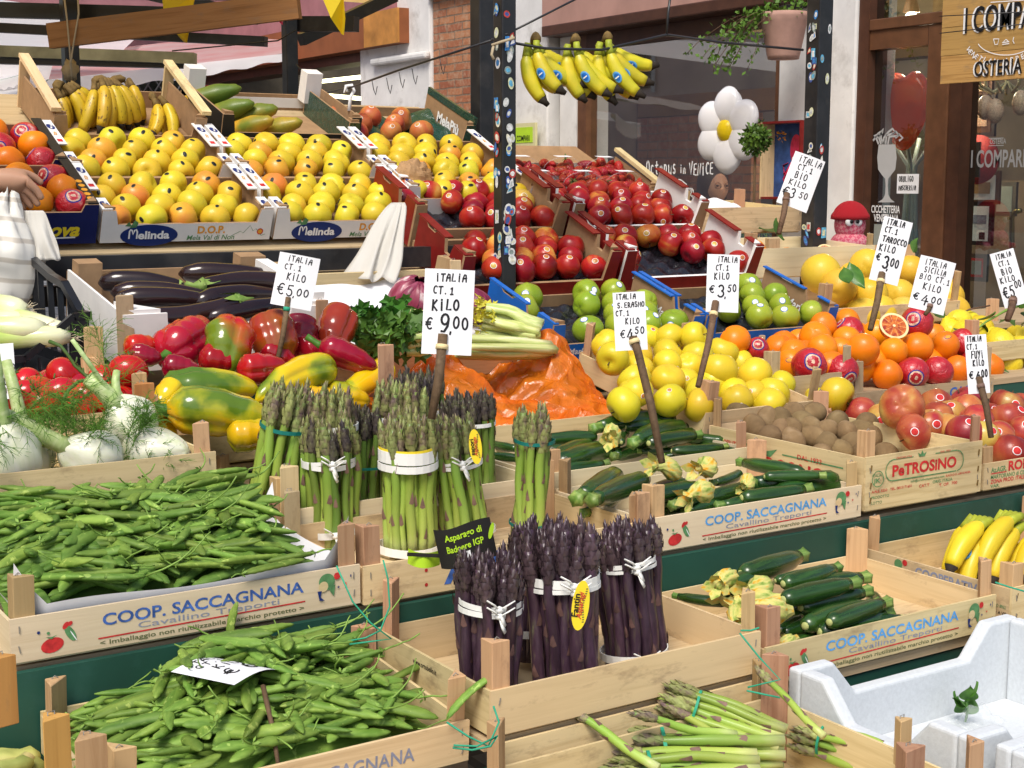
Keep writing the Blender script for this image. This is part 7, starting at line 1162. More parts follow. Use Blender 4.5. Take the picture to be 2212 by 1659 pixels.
pa_, pb_ = atD(108, 78, 5.2), atD(646, 12, 5.0); pd2 = pb_ - pa_; pk = MB().box(0, pd2.length, -.018, .018, -.044, .044).build('plank', M['brown_x'], cn, pa_, Vector((1, 0, 0)).rotation_difference(pd2.normalized()))
MB().tube([atD(372, 110, 6.0), atD(600, 88, 5.9), atD(640, 65, 5.8)], .003, 5).build('wire', M['steel'], cn)
rope = plain('jute_rope', (.42, .34, .22), .9)
for (a) in ([(138, -10), (145, 45), (150, 100), (154, 150)], [(168, -10), (170, 30), (163, 70), (158, 100), (152, 140), (155, 165)]): MB().tube([atD(u, v, 5.15) for u, v in a], .0035, 5).build('rope', rope, cn)
MB().star(lambda th, ph: sph(th, ph, .03 * (1 + .3 * math.sin(5 * ph + 3 * th)), 1, 1, 1.3), 8, 12, 0, Matrix.Translation(atD(152, 152, 5.9))).build('rope_knot', rope, cn)
# wires with loops
def wire(label, pts, r=.003): return tag(MB().tube([atD(*p) for p in pts], r, 5).build('hanging_wire', M['steel']), label, 'wire')
w_ = wire('dark wire with small loops rising from the left to the centre post', ((640, 140, 5.9), (700, 200, 5.2), (755, 190, 4.6), (860, 152, 4.3), (1060, 88, 3.9)), .0035)
for u, v in ((803, 165), (835, 162), (862, 150), (890, 142), (950, 120)): p = atD(u, v + 6, 4.25); MB().tube([p, p + Vector((.006, 0, -.03)), p + Vector((.012, 0, -.045)), p + Vector((.018, 0, -.02))], .0014, 4).build('loop', M['steel'], w_)
wire('dark wire between the two stall posts that carries the hanging bananas', ((1062, 85, 3.85), (1180, 105, 3.9), (1300, 108, 3.95), (1440, 75, 4.1), (1560, 92, 4.2), (1735, 108, 4.3)), .004); wire('short upright wire holding up the banana wire', ((1440, 78, 4.1), (1443, 30, 4.1), (1450, -20, 4.1)), .004); wire('wire running from the centre post up and away to the right', ((1092, 75, 3.8), (1240, 0, 4.0), (1300, -30, 4.1))); wire('upper thin wire crossing the hanging plank sign', ((2030, 35, 5.4), (2230, 25, 5.2)), .002); wire('lower thin wire crossing the hanging plank sign', ((2030, 72, 5.4), (2230, 50, 5.2)), .002)
o = MB().tube([atD(752, 195, 4.6), atD(745, 200, 4.6), atD(748, 186, 4.6), atD(760, 184, 4.6), atD(765, 196, 4.6), atD(757, 210, 4.6), atD(754, 240, 4.6)], .006, 7).build('plastic_hook', M['white'], None); tag(o, 'white plastic hanger hook on the wire at the left', 'hook')
tw_ = MB(); [tw_.tube([atD(u, v, 3.79) for u, v in a], .004, 5) for a in ([(1062, 98), (1085, 90), (1112, 82)], [(1066, 100), (1062, 118), (1067, 128)])]; tw_.build('rope', rope, cn)
# stickers on the posts
stm = [(.75, .75, .72), (.05, .22, .52), (.70, .68, .55), (.06, .10, .30), (.55, .57, .55), (.12, .40, .60), (.60, .62, .40), (.45, .06, .05), (.7, .7, .7), (.25, .30, .28)]; stm = [plain('old_sticker_' + 'abcdefghij'[k], c, .5, .35, 130) for k, c in enumerate(stm)]
def stickers(P, w, zlo, zhi, n, faces):
    x0, y0 = P.data.vertices[0].co.x + w / 2, P.data.vertices[0].co.y + w / 2
    xs = [v.co.x for v in P.data.vertices]; ys = [v.co.y for v in P.data.vertices]; xa, xb, ya = min(xs), max(xs), min(ys)
    for k in range(n):
        f = random.choices((0, 1), faces)[0]; z = U(zlo, zhi); a, b = U(.006, .012), U(.009, .019); c = U(.25, .75) * w; r = U(-.6, .6); kd = random.random()
        pts = ell(0, 0, a, b, r, 14) if kd < .72 else ([(-a, -b), (a, -b * .9), (a, b), (-a * .9, b)] if kd < .88 else [(-a, -b), (a, -b * .4), (a * .6, b), (-a * .3, b * .5)]); pin = [(x * .62 + U(-.001, .001), y * .55) for x, y in pts]
        lift = .0008 + .00012 * k; lift = .0006 + (k % 9) * .0003
        pos = (lambda s, t, l: (xa + c + s, ya - l, z + t)) if f == 0 else (lambda s, t, l: (xa - l, ya + c - s, z + t)); mb = MB(); mb.add([pos(s, t, lift) for s, t in pts], [tuple(range(len(pts)))]); mb.add([pos(s, t, lift + .00015) for s, t in pin], [tuple(range(len(pin)))], 1)
        m1, m2 = random.sample(stm, 2); mb.build('sticker', [m1, m2], P)
stickers(Pc, .045, 1.27, 1.95, 62, (.58, .42)); stickers(Pr, .062, 1.28, 2.08, 42, (.22, .78))
# price for tickets, pennants
M['penny'] = trl('yellow_pennant', (.80, .62, .01), 1, .35, (.74, .55, .01)); M['pennp'] = trl('pink_pennant', (.75, .04, .22), 1, .35)
def pennant(pts, d, mat, label): P = [atD(u, v, d + .03 * math.sin(i * 2.1)) for i, (u, v) in enumerate(pts)]; c = sum(P, Vector()) / len(P); mb = MB(); mb.add([p for p in P] , [tuple(range(len(P)))]); o = mb.build('pennant', M[mat]); s_ = o.modifiers.new('thick', 'SOLIDIFY'); s_.thickness = .001; return tag(o, label, 'pennant', 'bunting pennants')
pennant([(350, -10), (422, -10), (410, 40), (404, 93), (398, 92), (362, 52), (354, 30)], 5.35, 'penny', 'yellow pennant hanging behind the wooden plank'); pennant([(690, -20), (742, -10), (746, 40), (743, 76), (738, 74), (715, 40)], 4.8, 'penny', 'yellow twisted pennant under the sloping beam'); pennant([(585, 30), (612, 28), (608, 48), (611, 55)], 5.4, 'pennp', 'small pink pennant behind the end of the plank')
# hanging bananas
for u, v, d, l, n, st_ in ((1157, 100, 3.93, 'hanging banana bunch nearest the centre post', 6, 3), (1243, 103, 3.97, 'middle hanging banana bunch on the wire', 7, 3), (1312, 98, 4.0, 'hanging banana bunch farthest from the centre post', 6, 3)): banana_bunch(atD(u, v, d), n, l, 'bang', (0, 0, RAD(60)), .8, 'hanging bananas', st_, 1.04, .10, 2, .62, .9)
# shop with neon tubes, left of the plaster pier
ns = empty('corner_shop', 'dark shop front with a brown fascia and lit tubes left of the plaster pier', 'building', (6.0, 13.5, 0)); bpy.context.view_layer.update(); Ly = lambda y: y - 13.5
MB().box(.3, 2.4, Ly(11.62), Ly(15.5), 0, .05).build('floor', M['inw'], ns); MB().box(2.2, 2.3, Ly(11.62), Ly(15.5), .05, 3).build('back_wall', M['brownj'], ns); MB().box(.2, 2.2, Ly(15.4), Ly(15.5), .05, 3).build('side_wall', M['inw'], ns)
MB().box(-.15, .1, Ly(10.70), Ly(15.6), 2.62, 2.90).build('fascia', plain('rust_fascia', (.26, .085, .03), .55, .2, 4), ns); MB().box(-.17, -.151, Ly(10.70), Ly(11.3), 2.62, 2.90).build('fascia_end', plain('orange_fascia', (.50, .22, .05), .6, .3, 6), ns); MB().box(0, .25, Ly(11.62), Ly(15.5), 2.54, 2.619).build('lintel', M['dkbrown'], ns); MB().box(-.15, .35, Ly(10.9), Ly(15.5), 2.901, 3.6).build('upper_wall', M['rosewall'], ns)
for (u0, v0, u1, v1) in ((692, 176, 793, 165), (692, 205, 780, 213)): MB().tube([ns.matrix_world.inverted() @ atX(u0, v0, 7.3), ns.matrix_world.inverted() @ atX(u1, v1, 7.3)], .022, 8).build('neon_tube', emit('lit_tube', (1, .95, .55), 3.5), ns)
# far buildings
fb = empty('pink_house', 'faded pink house with a dark grilled window and the number 205', 'building', (3, 17, 0)); bpy.context.view_layer.update()
def far(name, u0, v0, u1, v1, dy, mat, thick=.1, par=None, Y=17.0):
    a, b = atY(u0, v0, Y + dy), atY(u1, v1, Y + dy); p = (par or fb); iv = Matrix.Translation(-p.location) if par is None else par.matrix_world.inverted(); a, b = iv @ a, iv @ b; return MB().box(min(a.x, b.x), max(a.x, b.x), min(a.y, b.y), min(a.y, b.y) + thick, min(a.z, b.z), max(a.z, b.z)).build(name, M[mat] if isinstance(mat, str) else mat, p)
far('wall', -200, -60, 720, 420, 0, 'rosewall', .3); wd_ = far('window', 450, 138, 530, 182, -.05, 'gapdark', .04); far('frame', 440, 128, 450, 190, -.07, 'brownj', .06); far('sill', 443, 183, 540, 190, -.10, 'redcard', .09); [far('grille_bar', 462 + 14 * k, 140, 465 + 14 * k, 182, -.08, 'brownj', .02) for k in range(5)]
far('shop_window', 250, 150, 405, 215, -.05, 'glassd', .02); far('shop_interior', 240, 148, 412, 240, -.02, 'inw', .01); far('door_post', 232, 150, 250, 240, -.06, 'plaster', .05); far('pilaster', 570, 120, 610, 330, -.08, 'inp', .07); far('drain_pipe', 556, 100, 562, 330, -.10, 'gapdark', .05); far('dark_shopfront', -200, 155, 90, 330, -.06, 'inw', .05)
c = fb.matrix_world.inverted() @ atY(428, 163, 16.9); mb = MB(); mb.tube([(c.x + .16 * math.cos(a), c.y, c.z + .19 * math.sin(a)) for a in [k * .2618 for k in range(25)]], .012, 5); mb.build('number_plaque', M['redcard'], fb); ob('lettering', text_mesh('205', .13, 'redcard', .04, .22), fb, (c.x - .11, c.y - .01, c.z - .065), Euler((RAD(90), 0, 0)))
gr = empty('window_grille', 'dark diamond mesh shutter at the left edge behind the awning', 'grille', atY(40, 230, 15.5)); mb = MB()
for k in range(-14, 16): mb.beam((k * .12 - .3, 0, -.45), (k * .12 + .3, 0, .45), .012, .012); mb.beam((k * .12 + .3, .01, -.45), (k * .12 - .3, .01, .45), .012, .012)
mb.build('mesh', plain('grey_mesh_metal', (.10, .11, .12), .5), gr)
# awnings of the stalls behind
def awning(label, corners, mat, drop=.12, mat2='awnw', n=14):   # corners: top left, top right, bottom right, bottom left as (u, v, depth)
    e = empty('awning', label, 'awning', (0, 0, 0), group='awnings behind the stall'); T = [atD(*c) for c in corners]; F_ = lambda u, v: (T[0] * (1 - u) + T[1] * u) * (1 - v) + (T[3] * (1 - u) + T[2] * u) * v + Vector((0, 0, -.05 * math.sin(math.pi * u) * v))
    MB().grid(F_, n, 6).build('canvas', M[mat], e); MB().grid(lambda u, v: F_(u, 1) + Vector((0, -.02, -drop * v + .012 * math.sin(u * 60) * v)), 40, 2).build('valance', M[mat2], e); MB().tube([F_(k / 8, 1) + Vector((0, .03, -.02)) for k in range(9)], .025, 8).build('front_bar', M['gutter'], e); return e
aw = awning('large faded red awning with a pale lower border behind the canopy frame', ((120, 118, 15.0), (650, 60, 15.0), (612, 116, 12.4), (105, 172, 10.6)), 'awnr', .02)
F4 = [atD(*c) for c in ((105, 172, 10.6), (612, 116, 12.4), (614, 130, 12.2), (77, 199, 10.2))]; MB().grid(lambda u, v: (F4[0] * (1 - u) + F4[1] * u) * (1 - v) + (F4[3] * (1 - u) + F4[2] * u) * v + Vector((0, 0, -.04 * math.sin(3.14 * u) * v - .01 * math.sin(u * 40) * v)), 40, 4).build('border', M['awnw'], aw)
awning('bright white awning at the upper left under the roof beam', ((-160, 40, 17), (330, 48, 17), (262, 112, 13), (-160, 120, 13)), 'awnw', .3); awning('thin pale awning edge at the far left behind the grille', ((-120, 196, 13), (60, 180, 13), (80, 205, 11.5), (-120, 225, 11.5)), 'awnw', .15); awning('greenish awning at the left edge above the grille', ((-120, 150, 14), (130, 140, 14), (60, 158, 12.5), (-120, 170, 12.5)), 'awnw', .08)
# ---------------- celery, carrots, radicchio, bananas, foam boxes ----------------
_s = NT('celery_stalk_skin'); _c = _s.coords((2, 90, 90)); M['cel'] = _s.fin(_s.vary(_s.ramp(_s.noise(_c, 1.5, 3), [(.35, (.42, .50, .14)), (.6, (.66, .68, .30)), (.72, (.76, .74, .46))]), .01, .1), .35, .1, .4, .1); M['cell'] = fruit('celery_leaf', [(.35, (.03, .10, .012)), (.6, (.07, .19, .025)), (.72, (.14, .27, .05))], 40, (1, 1, 1), .5, .05, None, .02, .2, sss=0); M['cely'] = fruit('yellow_celery_heart', [(.35, (.42, .42, .03)), (.6, (.66, .58, .06)), (.72, (.70, .62, .16))], 60, (1, 1, 1), .5, 0, None, sss=0)
def lobed(mb, c, d, n, L, mi=0):   # a lobed leaf: fan of pointed lobes
    d = Vector(d).normalized(); n = Vector(n); s = d.cross(n).normalized(); n = s.cross(d); c = Vector(c); ctr = c + d * L * .35; pts = []
    for k in range(11): a = RAD(-150 + 30 * k); r = L * ((.62 if k % 2 else .36) + U(-.05, .06)); pts.append(ctr + (d * math.cos(a) + s * math.sin(a)) * r + n * U(-.15, .15) * L)
    mb.add([ctr] + pts, [(0, i, i + 1) for i in range(1, 11)] + [(0, 11, 1)], mi, False)
def celery(a, b, n, r, label, leaves=0, heart=False):   # a: root end, b: leaf end
    a, b = Vector(a), Vector(b); d = b - a; L = d.length; q = Vector((1, 0, 0)).rotation_difference(d.normalized()); e = empty('celery', label, 'celery', a, q, 'celery heads')
    for k in range(n):
        rr = math.sqrt((k + .5) / n) * r; an = k * 2.4; y, z = math.cos(an) * rr, math.sin(an) * rr * .7; w = U(.016, .021); m = 9
        gourd(MB(), [(L * i / (m - 1), y * min(1.2, .5 + .16 * i) + .004 * math.sin(i + k), z * min(1.25, .5 + .17 * i)) for i in range(m)], [w * x for x in (1.2, 1.15, 1.05, 1, .95, .9, .85, .78, .7)], 14, 6, .10, 0, an, .62).build('stalk', M['cel'], e)
    if leaves:
        mb = MB()
        for _ in range(leaves): p = Vector((L + U(-.05, .09), U(-1.5, 1.5) * r, U(-.8, 1.3) * r)); lobed(mb, p, (U(-.2, 1), U(-1, 1), U(-.5, .8)), (U(-.6, .6), U(-1, -.2), U(.2, 1)), U(.022, .045))
        mb.build('leaves', M['cell'], e)
    if heart:
        mb = MB()
        for _ in range(90): p = Vector((L + U(-.03, .05), U(-1, 1) * r, U(-.5, 1.0) * r)); lobed(mb, p, (U(-.2, 1), U(-1, 1), U(-.5, .8)), (U(-.6, .6), U(-1, -.2), U(.2, 1)), U(.014, .026))
        mb.build('heart_leaves', M['cely'], e)
    return e
celery(atY(1165, 715, 2.90), atY(1045, 690, 2.98), 7, .040, 'pale celery head with a yellow leafy heart behind the nine euro card', 0, True)
celery(atY(1185, 755, 2.84), atY(985, 750, 2.84), 6, .036, 'ribbed light green celery stalks between the two humps of the orange bag', 0)
celery(atY(960, 725, 2.80), atY(875, 735, 2.82), 8, .032, 'dark green celery leaves left of the nine euro card', 190); celery(atY(930, 690, 2.90), atY(850, 700, 2.95), 6, .03, 'celery leaves spreading in front of the white paper', 150)
M['radi'] = fruit('radicchio_leaf', [(.38, (.13, .012, .035)), (.52, (.24, .03, .07)), (.60, (.36, .09, .14)), (.66, (.72, .60, .58))], 30, (1, 1, .25), .4, .1, None, .01, .1, None, sss=.05, low=.3)
for u, v, y, R_, l in ((893, 650, 3.12, .062, 'purple radicchio head with white veins left of the nine euro card'), (1020, 665, 3.10, .05, 'purple radicchio head right behind the nine euro card'), (950, 700, 3.05, .05, 'radicchio head hidden behind the nine euro card')):
    e = empty('radicchio', l, 'radicchio', atY(u, v, y), (.3, .4, U(0, 6)), 'radicchio heads'); MB().star(lambda th, ph: sph(th, ph, R_ * .88 * (1 + .05 * math.sin(4 * ph + 6 * th)), 1, 1, .9), 16, 24).build('heart', M['radi'], e)
    for k in range(6):
        ph0 = k * 1.05 + U(-.2, .2); f_ = lambda a, b: sph(.25 + 2.2 * b, ph0 + (a - .5) * 1.7 * math.sin(math.pi * min(1, .25 + b * .7)), R_ * (1.0 + .10 * (1 - b) * abs(a - .5) * 2 + .03 * math.sin(15 * a + k)), 1, 1, .95); MB().grid(f_, 12, 12).build('leaf', M['radi'], e)
# orange bag over carrots
_s = NT('orange_bag_film'); out = _s.t.nodes['Material Output']; _c = _s.coords((1, 1, 1)); _n = _s.noise(_c, 14, 4, .55, 1.8); _s.bump(_s.noise(_c, 30, 4, .6, 2.2), .5, .006); _s.fin((.95, .27, .02), .16, .4, .6); _tl = _s.n('BsdfTranslucent'); _tl.inputs[0].default_value = (.98, .30, .02, 1); _tr = _s.n('BsdfTransparent'); _tr.inputs[0].default_value = (1, .55, .16, 1); _m = _s.n('MixShader'); _m.inputs[0].default_value = .30; _s.l(_s.b.outputs[0], _m.inputs[1]); _s.l(_tl.outputs[0], _m.inputs[2]); _m2 = _s.n('MixShader'); _s.l(_s.ramp(_n, [(.35, (.50, .50, .50)), (.65, (.22, .22, .22))]), _m2.inputs[0]); _s.l(_m.outputs[0], _m2.inputs[1]); _s.l(_tr.outputs[0], _m2.inputs[2]); _s.l(_m2.outputs[0], out.inputs[0]); M['obag'] = _s.mat
from mathutils import noise as mn
def bag_h(x, y):
    u = (x - 1.50) / .56; v = (y - 2.63) / .30
    h = .950 + .055 * v + .06 * max(0, v - .5) + .135 * math.exp(-((u - .86) / .17) ** 2 - ((v - .78) / .36) ** 2) + .115 * math.exp(-((u - .30) / .14) ** 2 - ((v - .68) / .36) ** 2) + .025 * math.exp(-((u - .6) / .4) ** 2 - ((v - .3) / .3) ** 2)
    p = Vector((x * 8 + y * 3, y * 6 - x * 3, 1.3)); r = (1 - abs(mn.noise(p)) * 2.2) * .022 + (1 - abs(mn.noise(p * 2.4)) * 2.4) * .012 + mn.noise(p * 6) * .006
    return h + r - .030 - .10 * max(0, u - .95) / .08
mb = MB(); mb.grid(lambda u, v: Vector((1.47 + .60 * u + .010 * math.sin(40 * v), 2.632 + .31 * v + .012 * math.sin(23 * u), bag_h(1.47 + .60 * u, 2.632 + .31 * v))), 120, 64, 0, False); o = mb.build('plastic_bag', M['obag']); tag(o, 'crumpled translucent orange plastic bag spread over carrots and celery', 'plastic bag')
M['car'] = fruit('carrot_skin', [(.35, (.62, .16, .01)), (.65, (.74, .24, .02))], 30, (.3, 1, 1), .4, .1, None, .01, .1)
for k in range(9):
    x = 1.56 + .055 * k; L = U(.15, .18); n = 10; me = gourd(MB(), [(-L / 2 + L * i / (n - 1), 0, .002 * math.sin(i)) for i in range(n)], [.017 * t for t in (.5, .95, 1, .97, .92, .85, .75, .6, .4, .1)], 14, 3, .03).mesh('carrot', M['car']); o = ob('carrot', me, None, (x, 2.70 + .03 * (k % 3), .942 + .012 * (k % 2)), Euler((0, .05, U(-.5, .5) + (math.pi if k % 2 else 0)))); tag(o, f'orange carrot under the orange bag, {ORD[k + 1]} from the left', 'carrot', 'carrots')
# yellow bananas in the right crate
_d0 = (-_R * .92 + Vector((0, 0, -.30)) + Vector((-.25, -.38, 0))).normalized(); _c0 = Vector((0, 0, -1)); _c0 = (_c0 - _d0 * _c0.dot(_d0)).normalized(); _yl, _zl = -_c0, -_d0; bq = Matrix((_yl.cross(_zl), _yl, _zl)).transposed().to_quaternion()
for u, v, y, n, l in ((2120, 1142, 1.86, 10, 'bright yellow banana bunch at the left of the right edge crate'), (2186, 1132, 1.84, 10, 'bright yellow banana bunch with a raised crown at the right edge'), (2252, 1165, 1.80, 7, 'bright yellow bananas cut off by the right edge')): banana_bunch(atY(u, v, y), n, l, 'ban', bq, .5, 'yellow bananas', 1, .96, .16, 2, .95)
# white foam boxes
def foam(name, label, x0, y0, z0, W, D, h, hc, group='white foam boxes'):
    e = empty(name, label, 'foam box', (x0, y0, z0), (0, 0, 0), group); t = .026; c = .075; r = .05
    for ax in (0, 1):
        L = W if ax == 0 else D - 2 * t; cc = c if ax == 0 else c - t; poly = [(0, 0), (L, 0), (L, hc), (L - cc, hc), (L - cc - r, h), (cc + r, h), (cc, hc), (0, hc)]
        for s in (0, 1):
            if ax == 0: y = 0 if s == 0 else D - t; mb = MB().prism([(a, y, z) for a, z in poly][::-1], (0, 0, 0), (0, t, 0))
            else: x = 0 if s == 0 else W - t; mb = MB().prism([(x, t + a, z) for a, z in poly], (0, 0, 0), (t, 0, 0))
            bevel(mb.build('wall', M['foam'], e), .006, 3)
    MB().box(t + .0005, W - t - .0005, t + .0005, D - t - .0005, .0, .022).build('bottom', M['foam'], e); return e
F1_ = foam('foam_box', 'white polystyrene box with one green leaf cluster inside at the lower right', 1.545, 1.235, .585, .52, .355, .108, .165); F2_ = foam('foam_box', 'second white polystyrene box holding film wrapped salad at the bottom right corner', 1.56, .83, .60, .52, .38, .10, .15)
MB().box(1.52, 2.1, .80, 1.60, .55, .578).build('shelf', M['grey_x'], st)
ll_ = empty('leaf_cluster', 'dark green leafy sprig wrapped in clear film inside the foam box', 'greens', atZ(2085, 1560, .615)); ll_.scale = (.62,) * 3; mb = MB(); mb.tube([(0, 0, 0), (.008, 0, .03), (.006, .01, .075)], .0035, 6)
for k in range(6): m_ = leaf_mesh(.05, .026, .5); Mx = Matrix.Translation((.006, .006, .02 + .010 * k)) @ Euler((U(-.4, .4), U(-1.2, -.2), k * 1.1)).to_matrix().to_4x4(); mb.add([Mx @ Vector(v) for v in m_.v], m_.f, 0, True)
mb.build('leaves', M['cell'], ll_); MB().grid(lambda u, v: Vector((-.05 + .13 * u, .02 - .09 * v, .004 + .05 * math.sin(3.1 * u) * math.sin(3.1 * v) + .008 * math.sin(17 * u + 5 * v))), 16, 12).build('film_wrap', film('clear_film', (.85, .9, .92), .22, .05, 0, (30, 1)), ll_)
mb = MB(); q_ = random.Random(8)
for _ in range(420): p = Vector((q_.uniform(1.60, 2.03), q_.uniform(.86, 1.16), .70 + q_.uniform(-.03, .03))); lobed(mb, p, (q_.uniform(-1, 1), q_.uniform(-1, 1), q_.uniform(-.2, .6)), (q_.uniform(-.6, .6), q_.uniform(-.6, .6), 1), q_.uniform(.016, .034))
e = empty('salad_pack', 'mixed green salad under clear wrinkled film in the corner foam box', 'salad', (0, 0, 0)); mb.build('salad_leaves', M['cell'], e); MB().grid(lambda u, v: Vector((1.58 + .48 * u, .85 + .33 * v, .728 + .014 * math.sin(3.1 * u) + .012 * mn.noise(Vector((u * 9, v * 7, 0))))), 40, 28).build('film_wrap', film('clear_salad_film', (.85, .9, .92), .28, .06, 0, (22, 1)), e)
# twine round neighbouring posts
def twine(pts, label, d): o = MB().tube([atD(u, v, d + .004 * math.sin(i * 2)) for i, (u, v) in enumerate(pts)], .0014, 5).build('twine', M['twine']); tag(o, label, 'twine', 'green twine loops')
twine([(752, 1385), (790, 1378), (822, 1362), (842, 1310), (838, 1250), (828, 1210)], 'green twine tying the crate posts beside the blue lettered crate', 2.16); twine([(727, 1222), (762, 1300), (800, 1345), (845, 1380), (800, 1386), (755, 1392)], 'green twine running diagonally over the printed pea crate corner', 2.15)
twine([(965, 1560), (1010, 1590), (1055, 1612), (1078, 1560), (1066, 1525)], 'green twine from the pea crate to the purple asparagus crate', 1.80); twine([(978, 1615), (1020, 1620), (1060, 1612), (1075, 1590), (1030, 1612), (980, 1610)], 'green twine wound round the front post under the purple asparagus', 1.79); twine([(1598, 1368), (1640, 1420), (1685, 1468), (1615, 1485)], 'green twine from the purple crate to the foam box corner', 2.08); twine([(1600, 1362), (1622, 1362), (1640, 1356)], 'green twine round the upright post by the flowers', 2.08); twine([(1613, 1492), (1650, 1500), (1685, 1507)], 'lower green twine turn on the reddish post', 2.07); twine([(2150, 1258), (2180, 1268), (2215, 1278)], 'pale twine across the banana crate posts', 2.3)
for o in [o for o in bpy.data.objects if o.name.startswith('paper_liner')]: pass
# loose corner posts that stand between crates
def stake(u, v0, v1, y, w, label, mat='post_z', rz=.1):
    a = atY(u, v1, y); h_ = atY(u, v0, y).z - a.z; o = MB().prism([(-w / 2, 0, 0), (w / 2, 0, 0), (0, w * .75, 0)], (0, 0, 0), (0, 0, h_)).build('corner_stake', M[mat], None, a, Euler((0, 0, rz))); bevel(o, .0012, 1); MB().tube([(-.004, w * .3, h_ - .005), (-.004, w * .3, h_ + .004), (.004, w * .3, h_ + .004), (.004, w * .3, h_ - .005)], .0008, 5).build('staple', M['stapl'], o); tag(o, label, 'wooden stake', 'triangular wooden stakes')
M['orpost_z'] = wood('orange_stained_post', (.62, .31, .09), (.46, .20, .05), 2)
stake(317, 828, 975, 2.52, .040, 'orange stained stake between the fennel and the yellow pepper', 'orpost_z'); stake(130, 1548, 1720, 1.50, .034, 'orange stained stake at the bottom left beside the pea crate', 'orpost_z', .3); stake(14, 1418, 1570, 1.72, .034, 'orange stained stake at the left edge over the bean husks', 'orpost_z', .2); stake(628, 1008, 1140, 2.29, .038, 'pale stake between the pea crate and the left asparagus bundle', 'pine_z'); stake(633, 1062, 1160, 2.22, .032, 'grey stake right behind the pea crate corner', 'grey_z'); stake(202, 1592, 1720, 1.60, .040, 'pinkish stake at the front left of the low pea crate'); stake(1975, 1618, 1720, 1.21, .042, 'reddish stake at the bottom right before the foam box'); stake(1955, 1556, 1660, 1.26, .026, 'narrow reddish stake against the foam box corner'); stake(1650, 1432, 1585, 1.592, .036, 'reddish stake between the purple asparagus crate and the foam box'); stake(1390, 1065, 1160, 1.962, .032, 'reddish stake at the left of the middle zucchini crate'); stake(205, 706, 800, 2.93, .040, 'rough stake behind the tomatoes under the black crate', 'post_z', -.1); stake(275, 638, 800, 2.955, .040, 'tall stake in front of the white carton corner', 'grey_z'); stake(698, 648, 760, 2.95, .034, 'stake behind the red peppers beside the white paper'); stake(835, 745, 850, 2.60, .04, 'stake between the red pepper and the celery leaves'); stake(985, 562, 660, 3.10, .034, 'stake standing behind the nine euro card', 'pine_z')
# crumpled brown paper bag, carrier bag, white paper
mb = MB(); mb.star(lambda th, ph: sph(th, ph, .078 * (1 + .20 * abs(mn.noise(Vector((math.sin(th) * math.cos(ph), math.sin(th) * math.sin(ph), math.cos(th))) * 2.2)) + .10 * abs(mn.noise(Vector((math.sin(th) * math.cos(ph), math.sin(th) * math.sin(ph), math.cos(th))) * 6))), 1, .62, 1.0 + .12 * math.cos(th)), 36, 48)
o = mb.build('paper_bag', M['kraft'], None, atY(885, 412, 3.80), Euler((.2, .1, .3))); [setattr(p, 'use_smooth', False) for p in o.data.polygons]; tag(o, 'crumpled brown paper bag on the right column of yellow apples', 'paper bag')
M['thin'] = trl('thin_white_plastic', (.80, .78, .72), 1, .35, (.72, .69, .62)); gp = [atY(868, 435, 3.42), atY(862, 455, 3.42)]
def sheetbag(name, label, top, w0, bot, w1, mat, folds=7, amp=.012): # hangs from top to bottom, widening
    R3 = _R; mb = MB(); mb.grid(lambda u, v: top.lerp(bot, v) + R3 * ((u - .5) * (w0 + (w1 - w0) * v ** .6 * (1 + .10 * math.sin(7 * v + u * 3)))) + Vector((0, 0, .03 * mn.noise(Vector((u * 4, w1 * 50, 3))) * v)) + Vector((0, -1, 0)) * (amp * (math.sin(u * folds * 3.14) * .4 + 1.6 * mn.noise(Vector((u * 5, v * 1.5, w1 * 90)))) * (.3 + v) + .03 * math.sin(3.14 * u) * v), 40, 20); o = mb.build(name, M[mat]); s_ = o.modifiers.new('thick', 'SOLIDIFY'); s_.thickness = .0012; return tag(o, label, 'plastic bag')
sheetbag('plastic_bag', 'white carrier bag hanging from the corner of the red apple carton', atY(860, 438, 3.36), .035, atY(795, 605, 3.30), .135, 'thin')
mb = MB(); mb.grid(lambda u, v: Vector((3.25 + .24 * u, 3.76 + .16 * v, 1.352 + .05 * v + .03 * math.sin(3 * u) + .03 * mn.noise(Vector((u * 4, v * 4, 2))))), 20, 14); o = mb.build('paper_sheet', M['paper']); tag(o, 'crumpled white paper in the rear crate left of the right stall post', 'paper')
mb = MB(); mb.grid(lambda u, v: Vector((1.43 + .50 * u, 2.98 + .34 * v, 1.075 + .17 * v + .022 * mn.noise(Vector((u * 5, v * 5, 7))) + .03 * abs(u - .5) ** 2)), 30, 20); o = mb.build('paper_sheet', M['paper']); tag(o, 'white lining paper behind the peppers and the radicchio', 'paper')
o = MB().box(0, .30, 0, .004, 0, .16).build('board', M['kraft'], None, atY(1812, 575, 3.5), Euler((-.3, 0, -.35))); o.location.z -= .085; tag(o, 'plain brown cardboard sheet leaning in front of the plush octopus', 'board')
